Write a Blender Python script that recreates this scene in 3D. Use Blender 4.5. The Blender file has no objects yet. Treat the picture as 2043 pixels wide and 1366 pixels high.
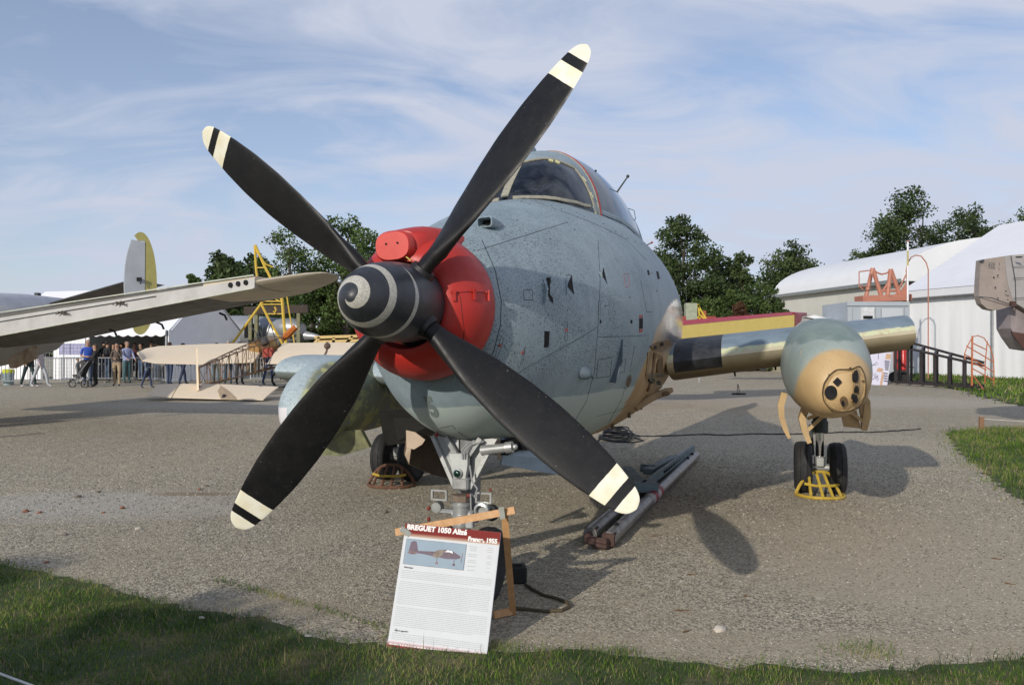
import bpy, bmesh, math, random
import numpy as np
from mathutils import Vector, Matrix
from mathutils.bvhtree import BVHTree
R = math.radians
PI = math.pi
random.seed(7); rng = np.random.default_rng(7)
sc = bpy.context.scene
COL = sc.collection

# ---------------------------------------------------------------- camera
CAMH = 1.678; FPX = 1580.75; PIT = .0033; ROL = .0024
cam = bpy.data.cameras.new('camera'); camo = bpy.data.objects.new('camera', cam); COL.objects.link(camo)
cam.sensor_width = 36; cam.lens = FPX / 2043 * 36; cam.clip_start = .05; cam.clip_end = 3000
camo.matrix_world = Matrix.Translation((0, 0, CAMH)) @ Matrix.Rotation(R(90) + PIT, 4, 'X') @ Matrix.Rotation(ROL, 4, 'Z')
sc.camera = camo
# ---------------------------------------------------------------- light
SUN_EL = R(20.9); SAZ = (-.509, -.861)          # direction towards the sun (horizontal)
EXPOSURE = 0.0
sun = bpy.data.lights.new('sun', 'SUN'); suno = bpy.data.objects.new('sun', sun); COL.objects.link(suno)
sun.energy = 3.4; sun.angle = R(.7); sun.color = (1, .93, .82)
sd = Vector((SAZ[0]*math.cos(SUN_EL), SAZ[1]*math.cos(SUN_EL), math.sin(SUN_EL))).normalized()
suno.rotation_euler = sd.to_track_quat('Z', 'Y').to_euler()
suno.location = sd * 60
w = bpy.data.worlds.new('World'); sc.world = w; w.use_nodes = True
nt = w.node_tree; nt.nodes.clear()
def N(t, typ, **kw):
    n = t.nodes.new(typ)
    for k, v in kw.items():
        if k.startswith('i_'):
            n.inputs[int(k[2:]) if k[2:].isdigit() else k[2:].replace('_', ' ')].default_value = v
        else: setattr(n, k, v)
    return n
out = N(nt, 'ShaderNodeOutputWorld'); bg = N(nt, 'ShaderNodeBackground')
sky = N(nt, 'ShaderNodeTexSky', sky_type='NISHITA', sun_disc=False, sun_elevation=SUN_EL,
        sun_rotation=math.atan2(SAZ[0], SAZ[1]), altitude=150, air_density=1.0, dust_density=.6, ozone_density=1.6)
tc = N(nt, 'ShaderNodeTexCoord'); sep = N(nt, 'ShaderNodeSeparateXYZ'); nt.links.new(tc.outputs['Generated'], sep.inputs[0])
def wm(op, a, b=None, clamp=False):
    n = N(nt, 'ShaderNodeMath', operation=op, use_clamp=clamp)
    for i, v in enumerate((a, b)):
        if v is None: continue
        if isinstance(v, (int, float)): n.inputs[i].default_value = v
        else: nt.links.new(v, n.inputs[i])
    return n.outputs[0]
zz = wm('MAXIMUM', sep.outputs[2], 0.0)
den = wm('ADD', zz, .22)
cx = wm('DIVIDE', sep.outputs[0], den); cy = wm('DIVIDE', sep.outputs[1], den)
cmb = N(nt, 'ShaderNodeCombineXYZ'); nt.links.new(cx, cmb.inputs[0]); nt.links.new(cy, cmb.inputs[1])
mp = N(nt, 'ShaderNodeMapping'); nt.links.new(cmb.outputs[0], mp.inputs[0])
mp.inputs['Rotation'].default_value = (0, 0, R(-32)); mp.inputs['Scale'].default_value = (.85, 1.7, 1); mp.inputs['Location'].default_value = (3.1, 1.7, 0)
n1 = N(nt, 'ShaderNodeTexNoise'); n1.inputs['Scale'].default_value = 1.7; n1.inputs['Detail'].default_value = 9; n1.inputs['Roughness'].default_value = .56; n1.inputs['Distortion'].default_value = 1.1
nt.links.new(mp.outputs[0], n1.inputs['Vector'])
n2 = N(nt, 'ShaderNodeTexNoise'); n2.inputs['Scale'].default_value = .9; n2.inputs['Detail'].default_value = 3
nt.links.new(cmb.outputs[0], n2.inputs['Vector'])
cl = wm('ADD', wm('MULTIPLY', n1.outputs[0], .75), wm('MULTIPLY', n2.outputs[0], .5))
# more veil towards the right-hand part of the sky and the horizon, as in the photograph
cl = wm('ADD', cl, wm('MULTIPLY', sep.outputs[0], .16))
cl = wm('SUBTRACT', cl, wm('MULTIPLY', zz, .12))
cr = N(nt, 'ShaderNodeValToRGB'); nt.links.new(cl, cr.inputs[0])
cr.color_ramp.elements[0].position = .475; cr.color_ramp.elements[0].color = (.20, .20, .20, 1)
cr.color_ramp.elements[1].position = .67; cr.color_ramp.elements[1].color = (.95, .95, .95, 1)
cmix = N(nt, 'ShaderNodeMixRGB'); nt.links.new(cr.outputs[0], cmix.inputs[0])
sk = N(nt, 'ShaderNodeMixRGB', blend_type='MULTIPLY'); sk.inputs[0].default_value = 1; nt.links.new(sky.outputs[0], sk.inputs[1]); sk.inputs[2].default_value = (.84, .86, .94, 1)
nt.links.new(sk.outputs[0], cmix.inputs[1]); cmix.inputs[2].default_value = (4.15, 4.45, 5.3, 1)
hz = N(nt, 'ShaderNodeMixRGB'); nt.links.new(wm('MULTIPLY', wm('POWER', wm('SUBTRACT', 1.0, zz, True), 5.0), .72), hz.inputs[0]); nt.links.new(cmix.outputs[0], hz.inputs[1]); hz.inputs[2].default_value = (3.9, 4.2, 5.15, 1)
nt.links.new(hz.outputs[0], bg.inputs[0]); bg.inputs[1].default_value = .145
nt.links.new(bg.outputs[0], out.inputs[0])
sc.view_settings.view_transform = 'Standard'; sc.view_settings.look = 'None'; sc.view_settings.gamma = 1
sc.view_settings.use_curve_mapping = False; sc.view_settings.exposure = EXPOSURE
sc.cycles.max_bounces = 6; sc.cycles.transparent_max_bounces = 12; sc.cycles.use_denoising = True
sc.cycles.caustics_reflective = False; sc.cycles.caustics_refractive = False

# ---------------------------------------------------------------- materials
MATS = {}
def base_mat(name):
    m = bpy.data.materials.new(name); m.use_nodes = True; t = m.node_tree
    b = t.nodes['Principled BSDF']; return m, t, b
def mth(t, op, a, b=None, clamp=False):
    n = t.nodes.new('ShaderNodeMath'); n.operation = op; n.use_clamp = clamp
    for i, v in enumerate((a, b)):
        if v is None: continue
        if isinstance(v, (int, float)): n.inputs[i].default_value = v
        else: t.links.new(v, n.inputs[i])
    return n.outputs[0]
def mixc(t, f, a, b, bt='MIX'):
    n = t.nodes.new('ShaderNodeMixRGB'); n.blend_type = bt
    for i, v in enumerate((f, a, b)):
        if isinstance(v, (int, float)): n.inputs[i].default_value = v
        elif isinstance(v, tuple): n.inputs[i].default_value = (*v, 1)
        else: t.links.new(v, n.inputs[i])
    return n.outputs[0]
def noise(t, vec, scale, det=4, rough=.55, dist=0):
    n = t.nodes.new('ShaderNodeTexNoise'); n.inputs['Scale'].default_value = scale; n.inputs['Detail'].default_value = det
    n.inputs['Roughness'].default_value = rough; n.inputs['Distortion'].default_value = dist
    if vec is not None: t.links.new(vec, n.inputs['Vector'])
    return n.outputs[0]
def ramp(t, f, p0, p1, c0=0., c1=1.):
    n = t.nodes.new('ShaderNodeMapRange'); n.clamp = True; t.links.new(f, n.inputs[0])
    n.inputs[1].default_value = p0; n.inputs[2].default_value = p1; n.inputs[3].default_value = c0; n.inputs[4].default_value = c1
    return n.outputs[0]
def objc(t):
    n = t.nodes.new('ShaderNodeTexCoord'); return n.outputs['Object']
def xyz(t, v):
    n = t.nodes.new('ShaderNodeSeparateXYZ'); t.links.new(v, n.inputs[0]); return n.outputs
def bump(t, b, h, strength=.3, dist=.01):
    n = t.nodes.new('ShaderNodeBump'); n.inputs['Strength'].default_value = strength; n.inputs['Distance'].default_value = dist
    t.links.new(h, n.inputs['Height']); t.links.new(n.outputs[0], b.inputs['Normal'])
def M(name, col, rough=.6, metal=0., var=.18, scale=6., spots=0., bumpk=0., col2=None, spec=.5):
    """weathered surface: base colour with large mottling, fine dirt and roughness variation"""
    if name in MATS: return MATS[name]
    m, t, b = base_mat(name); o = objc(t)
    c2 = col2 or tuple(x * (1 - 1.6 * var) for x in col)
    c = mixc(t, ramp(t, noise(t, o, scale, 6, .6), .35, .7), col, c2)
    c = mixc(t, mth(t, 'MULTIPLY', ramp(t, noise(t, o, scale * 9, 3), .45, .75), var), c, tuple(x * .45 for x in col))
    if spots: c = mixc(t, mth(t, 'MULTIPLY', ramp(t, noise(t, o, 55, 3, .7), .56, .64), spots), c, (.05, .055, .06))
    t.links.new(c, b.inputs['Base Color'])
    t.links.new(ramp(t, noise(t, o, scale * 2, 3), .3, .7, max(rough - .1, .02), min(rough + .1, 1)), b.inputs['Roughness'])
    b.inputs['Metallic'].default_value = metal; b.inputs['Specular IOR Level'].default_value = spec
    if bumpk: bump(t, b, noise(t, o, scale * 6, 4), bumpk, .01)
    MATS[name] = m; return m

# ---------------------------------------------------------------- mesh builder
class MB:
    def __init__(s): s.v = []; s.f = []; s.m = []
    def add(s, vs, fs, mi=0):
        k = len(s.v); s.v += [tuple(map(float, p)) for p in vs]
        s.f += [tuple(k + i for i in f) for f in fs]; s.m += [mi] * len(fs); return s
    def box(s, c, d, rot=None, mi=0, b=0.0):
        x, y, z = d[0] / 2, d[1] / 2, d[2] / 2
        if b <= 0:
            P = [(-x, -y, -z), (x, -y, -z), (x, y, -z), (-x, y, -z), (-x, -y, z), (x, -y, z), (x, y, z), (-x, y, z)]
            F = [(3, 2, 1, 0), (4, 5, 6, 7), (0, 1, 5, 4), (1, 2, 6, 5), (2, 3, 7, 6), (3, 0, 4, 7)]
        else:
            P = []; 
            for zz_ in (-z, z):
                zi = zz_ - math.copysign(b, zz_)
                ring_o = [(-x, -y + b), (-x + b, -y), (x - b, -y), (x, -y + b), (x, y - b), (x - b, y), (-x + b, y), (-x, y - b)]
                ring_i = [(-x + b, -y + b)] * 2 + [(x - b, -y + b)] * 2 + [(x - b, y - b)] * 2 + [(-x + b, y - b)] * 2
                ring_i = [(-x + b, -y + b), (-x + b, -y + b), (x - b, -y + b), (x - b, -y + b), (x - b, y - b), (x - b, y - b), (-x + b, y - b), (-x + b, y - b)]
                a = [(px, py, zi) for px, py in ring_o]; c_ = [(px, py, zz_) for px, py in ring_i]
                P += (c_ + a) if zz_ < 0 else (a + c_)
            F = [tuple(range(7, -1, -1)), tuple(range(24, 32))]
            for r_ in range(3):
                for i in range(8):
                    j = (i + 1) % 8; F.append((r_ * 8 + i, r_ * 8 + j, r_ * 8 + 8 + j, r_ * 8 + 8 + i))
        if rot is not None: P = [rot @ Vector(p) for p in P]
        c = Vector(c); return s.add([Vector(p) + c for p in P], F, mi)
    def bar(s, p0, p1, wd, ht, mi=0, up=(0, 0, 1)):
        p0 = Vector(p0); p1 = Vector(p1); y = (p1 - p0); L = y.length; y.normalize()
        u = Vector(up)
        if abs(y.dot(u)) > .98: u = Vector((1, 0, 0))
        x = y.cross(u).normalized(); z = x.cross(y)
        rot = Matrix((x, y, z)).transposed()
        return s.box((p0 + p1) / 2, (wd, L, ht), rot, mi)
    def cyl(s, p0, p1, r0, r1=None, n=10, mi=0, caps=True):
        r1 = r0 if r1 is None else r1
        p0 = Vector(p0); p1 = Vector(p1); a = (p1 - p0).normalized()
        u = a.orthogonal().normalized(); v = a.cross(u)
        P = []
        for p, r in ((p0, r0), (p1, r1)):
            for i in range(n):
                q = 2 * PI * i / n; P.append(p + r * (math.cos(q) * u + math.sin(q) * v))
        F = [(i, (i + 1) % n, n + (i + 1) % n, n + i) for i in range(n)]
        if caps: F += [tuple(range(n - 1, -1, -1)), tuple(range(n, 2 * n))]
        return s.add(P, F, mi)
    def tube(s, path, r, n=6, mi=0, closed=False):
        path = [Vector(p) for p in path]; P = []; k = len(path)
        rr = r if isinstance(r, (list, tuple)) else [r] * k
        u = None
        for i, p in enumerate(path):
            a = path[(i + 1) % k] if (closed or i < k - 1) else p
            b_ = path[i - 1] if (closed or i > 0) else p
            d = (a - b_).normalized()
            if u is None: u = d.orthogonal().normalized()
            else:
                u = (u - d * u.dot(d)); u = u.normalized() if u.length > 1e-6 else d.orthogonal().normalized()
            v = d.cross(u)
            for j in range(n):
                q = 2 * PI * j / n; P.append(p + rr[i] * (math.cos(q) * u + math.sin(q) * v))
        F = []
        for i in range(k if closed else k - 1):
            i2 = (i + 1) % k
            for j in range(n): F.append((i * n + j, i * n + (j + 1) % n, i2 * n + (j + 1) % n, i2 * n + j))
        if not closed: F += [tuple(range(n - 1, -1, -1)), tuple(range((k - 1) * n, k * n))]
        return s.add(P, F, mi)
    def loft(s, rings, mi=0, cap0=True, cap1=True, closed=True):
        n = len(rings[0]); P = [p for r in rings for p in r]; F = []
        for i in range(len(rings) - 1):
            for j in range(n if closed else n - 1):
                F.append((i * n + j, i * n + (j + 1) % n, (i + 1) * n + (j + 1) % n, (i + 1) * n + j))
        if cap0: F.append(tuple(range(n - 1, -1, -1)))
        if cap1: F.append(tuple(range((len(rings) - 1) * n, len(rings) * n)))
        return s.add(P, F, mi)
    def lathe(s, c, axis, prof, n=24, mi=0, cap0=True, cap1=True):
        """prof: list of (distance along axis, radius)"""
        c = Vector(c); a = Vector(axis).normalized(); u = a.orthogonal().normalized(); v = a.cross(u)
        return s.loft([[c + a * d + max(r, 1e-4) * (math.cos(2*PI*i/n) * u + math.sin(2*PI*i/n) * v) for i in range(n)] for d, r in prof], mi, cap0, cap1)
    def ball(s, c, r, n=10, mi=0, sc_=(1, 1, 1)):
        c = Vector(c); rings = []
        m_ = max(4, n // 2 + 1)
        for i in range(m_ + 1):
            a = PI * i / m_; rr = max(math.sin(a), .02)
            rings.append([(c.x + r*sc_[0]*rr*math.cos(2*PI*j/n), c.y + r*sc_[1]*rr*math.sin(2*PI*j/n), c.z + r*sc_[2]*math.cos(a)) for j in range(n)])
        rings.reverse()
        return s.loft(rings, mi)
    def slab(s, poly, off, mi=0):
        """polygon (3-D points) thickened by vector off"""
        n = len(poly); o = Vector(off); P = [Vector(p) for p in poly] + [Vector(p) + o for p in poly]
        F = [tuple(range(n - 1, -1, -1)), tuple(range(n, 2*n))] + [(i, (i+1) % n, n + (i+1) % n, n + i) for i in range(n)]
        return s.add(P, F, mi)
    def mesh(s, name, mats, smooth=False):
        me = bpy.data.meshes.new(name); me.from_pydata(s.v, [], s.f)
        for m in (mats if isinstance(mats, (list, tuple)) else [mats]): me.materials.append(m)
        me.polygons.foreach_set('material_index', s.m)
        bm = bmesh.new(); bm.from_mesh(me); bmesh.ops.recalc_face_normals(bm, faces=bm.faces); bm.to_mesh(me); bm.free()
        if smooth: smooth_mesh(me, smooth)
        me.update(); return me
    def build(s, name, mats, parent=None, smooth=False, **kw):
        o = bpy.data.objects.new(name, s.mesh(name, mats, smooth)); COL.objects.link(o)
        if parent is not None: o.parent = parent
        return tag(o, **kw)
def smooth_mesh(me, ang):
    me.polygons.foreach_set('use_smooth', [True] * len(me.polygons))
    a = 40 if ang is True else ang
    try: me.set_sharp_from_angle(angle=R(a))
    except Exception: pass
def tag(o, label=None, cat=None, group=None, kind=None):
    if label: o['label'] = label
    if cat: o['category'] = cat
    if group: o['group'] = group
    if kind: o['kind'] = kind
    return o
def thing(name, label, cat, loc=(0, 0, 0), rz=0., group=None):
    o = bpy.data.objects.new(name, None); o.empty_display_size = .3; COL.objects.link(o)
    o.location = loc; o.rotation_euler = (0, 0, rz); return tag(o, label, cat, group)
def copy_tree(o, parent=None, **kw):
    c = o.copy(); COL.objects.link(c); c.parent = parent
    for ch in list(o.children): copy_tree(ch, c)
    for k, v in kw.items(): c[k] = v
    return c
def raw_mesh(name, V, F, mat, parent=None, attr=None, **kw):
    """fast mesh from numpy arrays; F (n,3) or (n,4)"""
    me = bpy.data.meshes.new(name); nv = len(V); nf, k = F.shape
    me.vertices.add(nv); me.vertices.foreach_set('co', np.asarray(V, np.float32).ravel())
    me.loops.add(nf * k); me.loops.foreach_set('vertex_index', F.astype(np.int32).ravel())
    me.polygons.add(nf); me.polygons.foreach_set('loop_start', np.arange(0, nf * k, k, dtype=np.int32))
    me.polygons.foreach_set('loop_total', np.full(nf, k, np.int32))
    me.materials.append(mat); me.update(calc_edges=True)
    if attr is not None:
        a = me.attributes.new('tone', 'FLOAT', 'FACE'); a.data.foreach_set('value', np.asarray(attr, np.float32))
    o = bpy.data.objects.new(name, me); COL.objects.link(o)
    if parent is not None: o.parent = parent
    return tag(o, **kw)
# measured viewing rays, used only to take real-world positions from the survey of the photograph
def pray(px, py):
    u = (px - 1021.5) / FPX; v = (py - 683) / FPX
    u, v = u*math.cos(ROL) + v*math.sin(ROL), -u*math.sin(ROL) + v*math.cos(ROL)
    x, y, z = u, 1., -v
    return Vector((x, y*math.cos(PIT) - z*math.sin(PIT), y*math.sin(PIT) + z*math.cos(PIT)))
def G(px, py, z=0.):
    r = pray(px, py); t = (z - CAMH) / r.z; return Vector((r.x*t, r.y*t, z))
def AT(px, py, Y):
    r = pray(px, py); t = Y / r.y; return Vector((r.x*t, Y, CAMH + r.z*t))
# ================================================================ GROUND
DUST = [(-4.3, 8.3, 1.9, .9, .7, (.46, .43, .37)), (-3.6, 8.9, .55, .14, .8, (.24, .17, .10)), (4.2, 6.2, 2.6, 2.2, .7, (.44, .38, .28)), (-1.6, 5.05, 1.1, .22, .7, (.36, .30, .21)), (1.6, 4.45, 2.0, .25, .7, (.40, .34, .24)),
        (5.0, 13.5, 3.5, 2.2, .45, (.44, .39, .30)), (1.2, 7.6, 1.2, .8, .4, (.40, .35, .25)), (9.5, 24., 6., 3., .5, (.46, .42, .36)), (-6, 22, 7, 1.6, .4, (.42, .39, .33))]
def gravel_material():
    m, t, b = base_mat('gravel'); o = objc(t)
    vor = t.nodes.new('ShaderNodeTexVoronoi'); vor.inputs['Scale'].default_value = 85; t.links.new(o, vor.inputs['Vector'])
    v2 = t.nodes.new('ShaderNodeTexVoronoi'); v2.inputs['Scale'].default_value = 42; t.links.new(o, v2.inputs['Vector'])
    g = xyz(t, vor.outputs['Color'])[0]; g2 = xyz(t, v2.outputs['Color'])[1]
    c = mixc(t, ramp(t, g, .1, .9), (.115, .097, .072), (.67, .585, .43))
    c = mixc(t, mth(t, 'MULTIPLY', ramp(t, g2, .72, .98), .6), c, (.64, .59, .49))
    c = mixc(t, mth(t, 'MULTIPLY', ramp(t, g2, .02, .22, 1., 0.), .6), c, (.085, .078, .068))
    # packed sandy fines between the stones
    sand = ramp(t, noise(t, o, .55, 7, .62, .6), .46, .62)
    c = mixc(t, mth(t, 'MULTIPLY', sand, .45), c, (.44, .37, .25))
    big = ramp(t, noise(t, o, .16, 4, .55), .35, .7)
    c = mixc(t, mth(t, 'MULTIPLY', big, .35), c, (.26, .23, .18))
    mid = ramp(t, noise(t, o, 2.3, 6, .62), .35, .7)
    c = mixc(t, mth(t, 'MULTIPLY', mid, .30), c, (.22, .195, .15))
    c = mixc(t, .10, c, noise(t, o, 140, 3), 'OVERLAY')
    # dusty, trodden patches at fixed places
    wx = xyz(t, o); nz = mth(t, 'MULTIPLY', mth(t, 'SUBTRACT', noise(t, o, 1.6, 7, .65), .5), 1.5)
    for (x_, y_, rx_, ry_, st_, col_) in DUST:
        q_ = mth(t, 'ADD', mth(t, 'POWER', mth(t, 'DIVIDE', mth(t, 'SUBTRACT', wx[0], x_), rx_), 2.), mth(t, 'POWER', mth(t, 'DIVIDE', mth(t, 'SUBTRACT', wx[1], y_), ry_), 2.))
        c = mixc(t, mth(t, 'MULTIPLY', ramp(t, mth(t, 'ADD', q_, nz), .35, 1.1, 1., 0.), st_), c, col_)
    t.links.new(c, b.inputs['Base Color']); b.inputs['Roughness'].default_value = .93; b.inputs['Specular IOR Level'].default_value = .25
    h = mth(t, 'ADD', mth(t, 'MULTIPLY', vor.outputs['Distance'], -1.), mth(t, 'MULTIPLY', noise(t, o, 5, 3), .5))
    bump(t, b, h, .6, .008)
    return m
GRAVEL = gravel_material()
# one sheet to the horizon, finer near the aircraft, with very slight undulation
def ground():
    xs = np.concatenate([[-1500, -600, -250, -120], np.linspace(-60, 60, 121), [120, 250, 600, 1500]])
    ys = np.concatenate([[-300, -100, -30], np.linspace(-8, 70, 79), [90, 130, 200, 400, 900, 2000]])
    X, Y = np.meshgrid(xs, ys); Z = X*0.
    V = np.stack([X.ravel(), Y.ravel(), Z.ravel()], 1); nx = len(xs); ny = len(ys)
    i, j = np.meshgrid(np.arange(nx-1), np.arange(ny-1)); a = (j*nx+i).ravel()
    F = np.stack([a, a+1, a+nx+1, a+nx], 1)
    raw_mesh('ground', V, F, GRAVEL, kind='structure')
ground()
def gz(x, y): return 0.

m, t, b = base_mat('lawn_soil'); o_ = objc(t)
c = mixc(t, ramp(t, noise(t, o_, 3.2, 6, .6), .50, .70), (.045, .075, .018), (.22, .165, .09))
c = mixc(t, ramp(t, noise(t, o_, 40, 4), .4, .7), c, (.06, .06, .03)); t.links.new(c, b.inputs['Base Color']); b.inputs['Roughness'].default_value = .95
bump(t, b, noise(t, o_, 60, 5), .6, .01); SOIL = m
def blade_mat():
    m, t, b = base_mat('grass_blades'); a = t.nodes.new('ShaderNodeAttribute'); a.attribute_name = 'tone'
    r = t.nodes.new('ShaderNodeValToRGB'); t.links.new(a.outputs['Fac'], r.inputs[0]); e = r.color_ramp.elements
    e[0].position = 0; e[0].color = (.025, .055, .009, 1); e[1].position = 1; e[1].color = (.40, .31, .17, 1)
    for p, c in ((.35, (.075, .150, .018, 1)), (.62, (.165, .265, .034, 1)), (.82, (.25, .25, .08, 1))): q = e.new(p); q.color = c
    t.links.new(r.outputs[0], b.inputs['Base Color']); b.inputs['Roughness'].default_value = .7; b.inputs['Specular IOR Level'].default_value = .25
    tr = t.nodes.new('ShaderNodeBsdfTranslucent'); t.links.new(r.outputs[0], tr.inputs[0]); mx = t.nodes.new('ShaderNodeMixShader'); mx.inputs[0].default_value = .3
    t.links.new(b.outputs[0], mx.inputs[1]); t.links.new(tr.outputs[0], mx.inputs[2]); t.links.new(mx.outputs[0], t.nodes['Material Output'].inputs[0])
    return m
BLADES = blade_mat()
def inpoly(px, py, poly):
    c = np.zeros(len(px), bool); n = len(poly)
    for i in range(n):
        x0, y0 = poly[i][:2]; x1, y1 = poly[i-1][:2]
        if y0 == y1: continue
        k = ((y0 > py) != (y1 > py)) & (px < (x1-x0)*(py-y0)/(y1-y0)+x0); c ^= k
    return c
def vnoise(x, y, s=1., seed=0):
    """smooth value noise for scattering"""
    r_ = np.random.default_rng(seed); g = r_.random((64, 64)); x = x*s+17.3; y = y*s+5.7
    xi = np.floor(x).astype(int); yi = np.floor(y).astype(int); fx = x-xi; fy = y-yi; fx = fx*fx*(3-2*fx); fy = fy*fy*(3-2*fy)
    q = lambda a, b_: g[a % 64, b_ % 64]
    return (q(xi, yi)*(1-fx)+q(xi+1, yi)*fx)*(1-fy)+(q(xi, yi+1)*(1-fx)+q(xi+1, yi+1)*fx)*fy
def edge_jitter(poly, amp, seed=1, step=.12):
    r_ = random.Random(seed); out_ = []
    for i in range(len(poly)):
        a = Vector(poly[i][:2]); b_ = Vector(poly[(i+1) % len(poly)][:2]); n = max(1, int((b_-a).length/step))
        n = min(n, 120); d = (b_-a).normalized(); nn = Vector((-d.y, d.x))
        for k in range(n): out_.append(tuple(a+(b_-a)*k/n+nn*r_.uniform(-amp, amp)))
    return out_
def lawn(poly, amp, seed):
    pl = edge_jitter(poly, amp, seed)
    bm = bmesh.new(); vs = [bm.verts.new((x, y, gz(x, y)+.006)) for x, y in pl]; f = bm.faces.new(vs)
    bmesh.ops.triangulate(bm, faces=[f]); me = bpy.data.meshes.new('lawn'); bm.to_mesh(me); bm.free(); me.materials.append(SOIL)
    o = bpy.data.objects.new('lawn', me); COL.objects.link(o); tag(o, kind='structure'); return pl
def grass(poly, n, hmin, hmax, wid, label, seed, dry=.25, spill=.08, keep=None, dens=1.):
    r_ = np.random.default_rng(seed); P = np.array([p[:2] for p in poly]); lo = P.min(0)-spill; hi = P.max(0)+spill
    x = r_.uniform(lo[0], hi[0], n); y = r_.uniform(lo[1], hi[1], n)
    jx = x+r_.normal(0, spill, n); jy = y+r_.normal(0, spill, n); k = inpoly(jx, jy, poly)
    if keep is not None: k &= keep(x, y)
    clump = vnoise(x, y, 3.1, seed+3)*.6+vnoise(x, y, 11., seed+4)*.4
    k &= clump+r_.random(n)*.40 > .40
    x = x[k]; y = y[k]; clump = clump[k]; n = len(x)
    h = (hmin+(hmax-hmin)*r_.random(n)**1.5)*(.5+clump); a = r_.uniform(0, 2*PI, n); lean = r_.uniform(.1, .9, n)*h
    la = r_.uniform(0, 2*PI, n); wv = wid*r_.uniform(.6, 1.3, n); z = np.zeros(n)
    dx = np.cos(a)*wv; dy = np.sin(a)*wv; lx = np.cos(la)*lean; ly = np.sin(la)*lean
    V = np.empty((n, 5, 3)); V[:, 0] = np.stack([x-dx, y-dy, z], 1); V[:, 1] = np.stack([x+dx, y+dy, z], 1)
    V[:, 2] = np.stack([x+dx*.7+lx*.35, y+dy*.7+ly*.35, z+h*.6], 1); V[:, 3] = np.stack([x-dx*.7+lx*.35, y-dy*.7+ly*.35, z+h*.6], 1)
    V[:, 4] = np.stack([x+lx, y+ly, z+h], 1)
    k = np.arange(n)[:, None]*5
    F = np.concatenate([k+np.array([[0, 1, 2]]), k+np.array([[0, 2, 3]]), k+np.array([[3, 2, 4]])], 0)
    pn = vnoise(x, y, 1.5, seed+8)*.5+vnoise(x, y, 5., seed+9)*.5
    tone = np.clip(.42+(r_.random(n)-.5)*.55+(pn-.5)*1.05*(.6+dry), 0, 1)
    tone = np.where(r_.random(n) < dry*.3*(pn*2), .9+.1*r_.random(n), tone)
    raw_mesh('grass', V.reshape(-1, 3), F, BLADES, attr=np.tile(tone, 3), kind='stuff', label=label, cat='grass')
# front lawn: its far edge is measured from the photograph
edge = [G(-260, 1082), G(-120, 1100), G(0, 1122), G(90, 1142), G(200, 1168), G(290, 1196), G(400, 1222), G(520, 1232), G(610, 1262), G(700, 1282), G(780, 1292), G(900, 1302),
        G(1020, 1302), G(1120, 1296), G(1230, 1304), G(1340, 1326), G(1460, 1330), G(1590, 1328), G(1700, 1346), G(1820, 1338), G(1930, 1322), G(2043, 1312), G(2250, 1290)]
fl = [tuple(p[:2]) for p in edge] + [(7.5, 1.0), (-9, 1.0)]
fl[0] = (-9, 7.2)
pl = lawn(fl, .045, 5)
vis = lambda x, y: (y > 3.0) & (np.abs(x) < y*.72+.25)
grass(fl, 900000, .010, .042, .0019, 'trodden green lawn with dry patches along the bottom edge of the gravel', 11, .45, .05, vis)
grass(fl, 9000, .04, .11, .0018, 'taller straw coloured blades scattered through the front lawn', 12, .9, .08, vis)
# right lawn beyond the wooden stake
rl_ = [G(1893, 862), G(1905, 890), G(1940, 925), G(1975, 950), G(2010, 978), G(2060, 1010), G(2200, 1060), G(2500, 1000), G(2500, 860), G(2100, 852), G(1960, 855)]
rl_ = [tuple(p[:2]) for p in rl_]; lawn(rl_, .08, 6)
grass(rl_, 90000, .03, .10, .004, 'rough green grass bank around the wooden stake', 21, .4, .12, lambda x, y: x < y*.70+.3)
# lawn strip under the marquee at the far right
fr = [G(1690, 744), G(1760, 752), G(1850, 765), G(1920, 778), G(1960, 792), G(2043, 809), G(2200, 830), G(2600, 800), G(2300, 727), G(1800, 722), G(1700, 726)]
fr = [tuple(p[:2]) for p in fr]; lawn(fr, .25, 7)
grass(fr, 150000, .06, .2, .02, 'green grass strip in front of the large marquee', 31, .35, .3, lambda x, y: x < y*.70+.5)
# thin weedy crack line in the gravel in front of the sign
cr_ = [G(430, 1158), G(520, 1180), G(600, 1205), G(690, 1228), G(770, 1255)]
crp = [tuple(p[:2]) for p in cr_]; crp = [(x, y+.022) for x, y in crp]+[(x, y-.022) for x, y in reversed(crp)]
grass(crp, 15000, .015, .045, .0018, 'thin line of weeds growing along a joint in the gravel', 41, .5, .02)
for i, (px, py, rr) in enumerate(((1720, 1300, .12), (1000, 1290, .07), (1238, 1303, .05), (495, 1002, .05), (790, 1268, .05))):
    p = G(px, py); grass([(p.x+rr*1.6*math.cos(a), p.y+rr*math.sin(a)) for a in np.linspace(0, 2*PI, 9)[:-1]], 700, .015, .05, .0015,
        ('weed tuft growing alone in the gravel near the bottom right', 'weed tuft beside the foot of the sign', 'bushy weed tuft on the lawn edge below the stone',
         'small weed tuft in the gravel left of the rusty wheel guard', 'weed tuft at the left foot of the sign')[i], 50+i, .4, .04)
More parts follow.
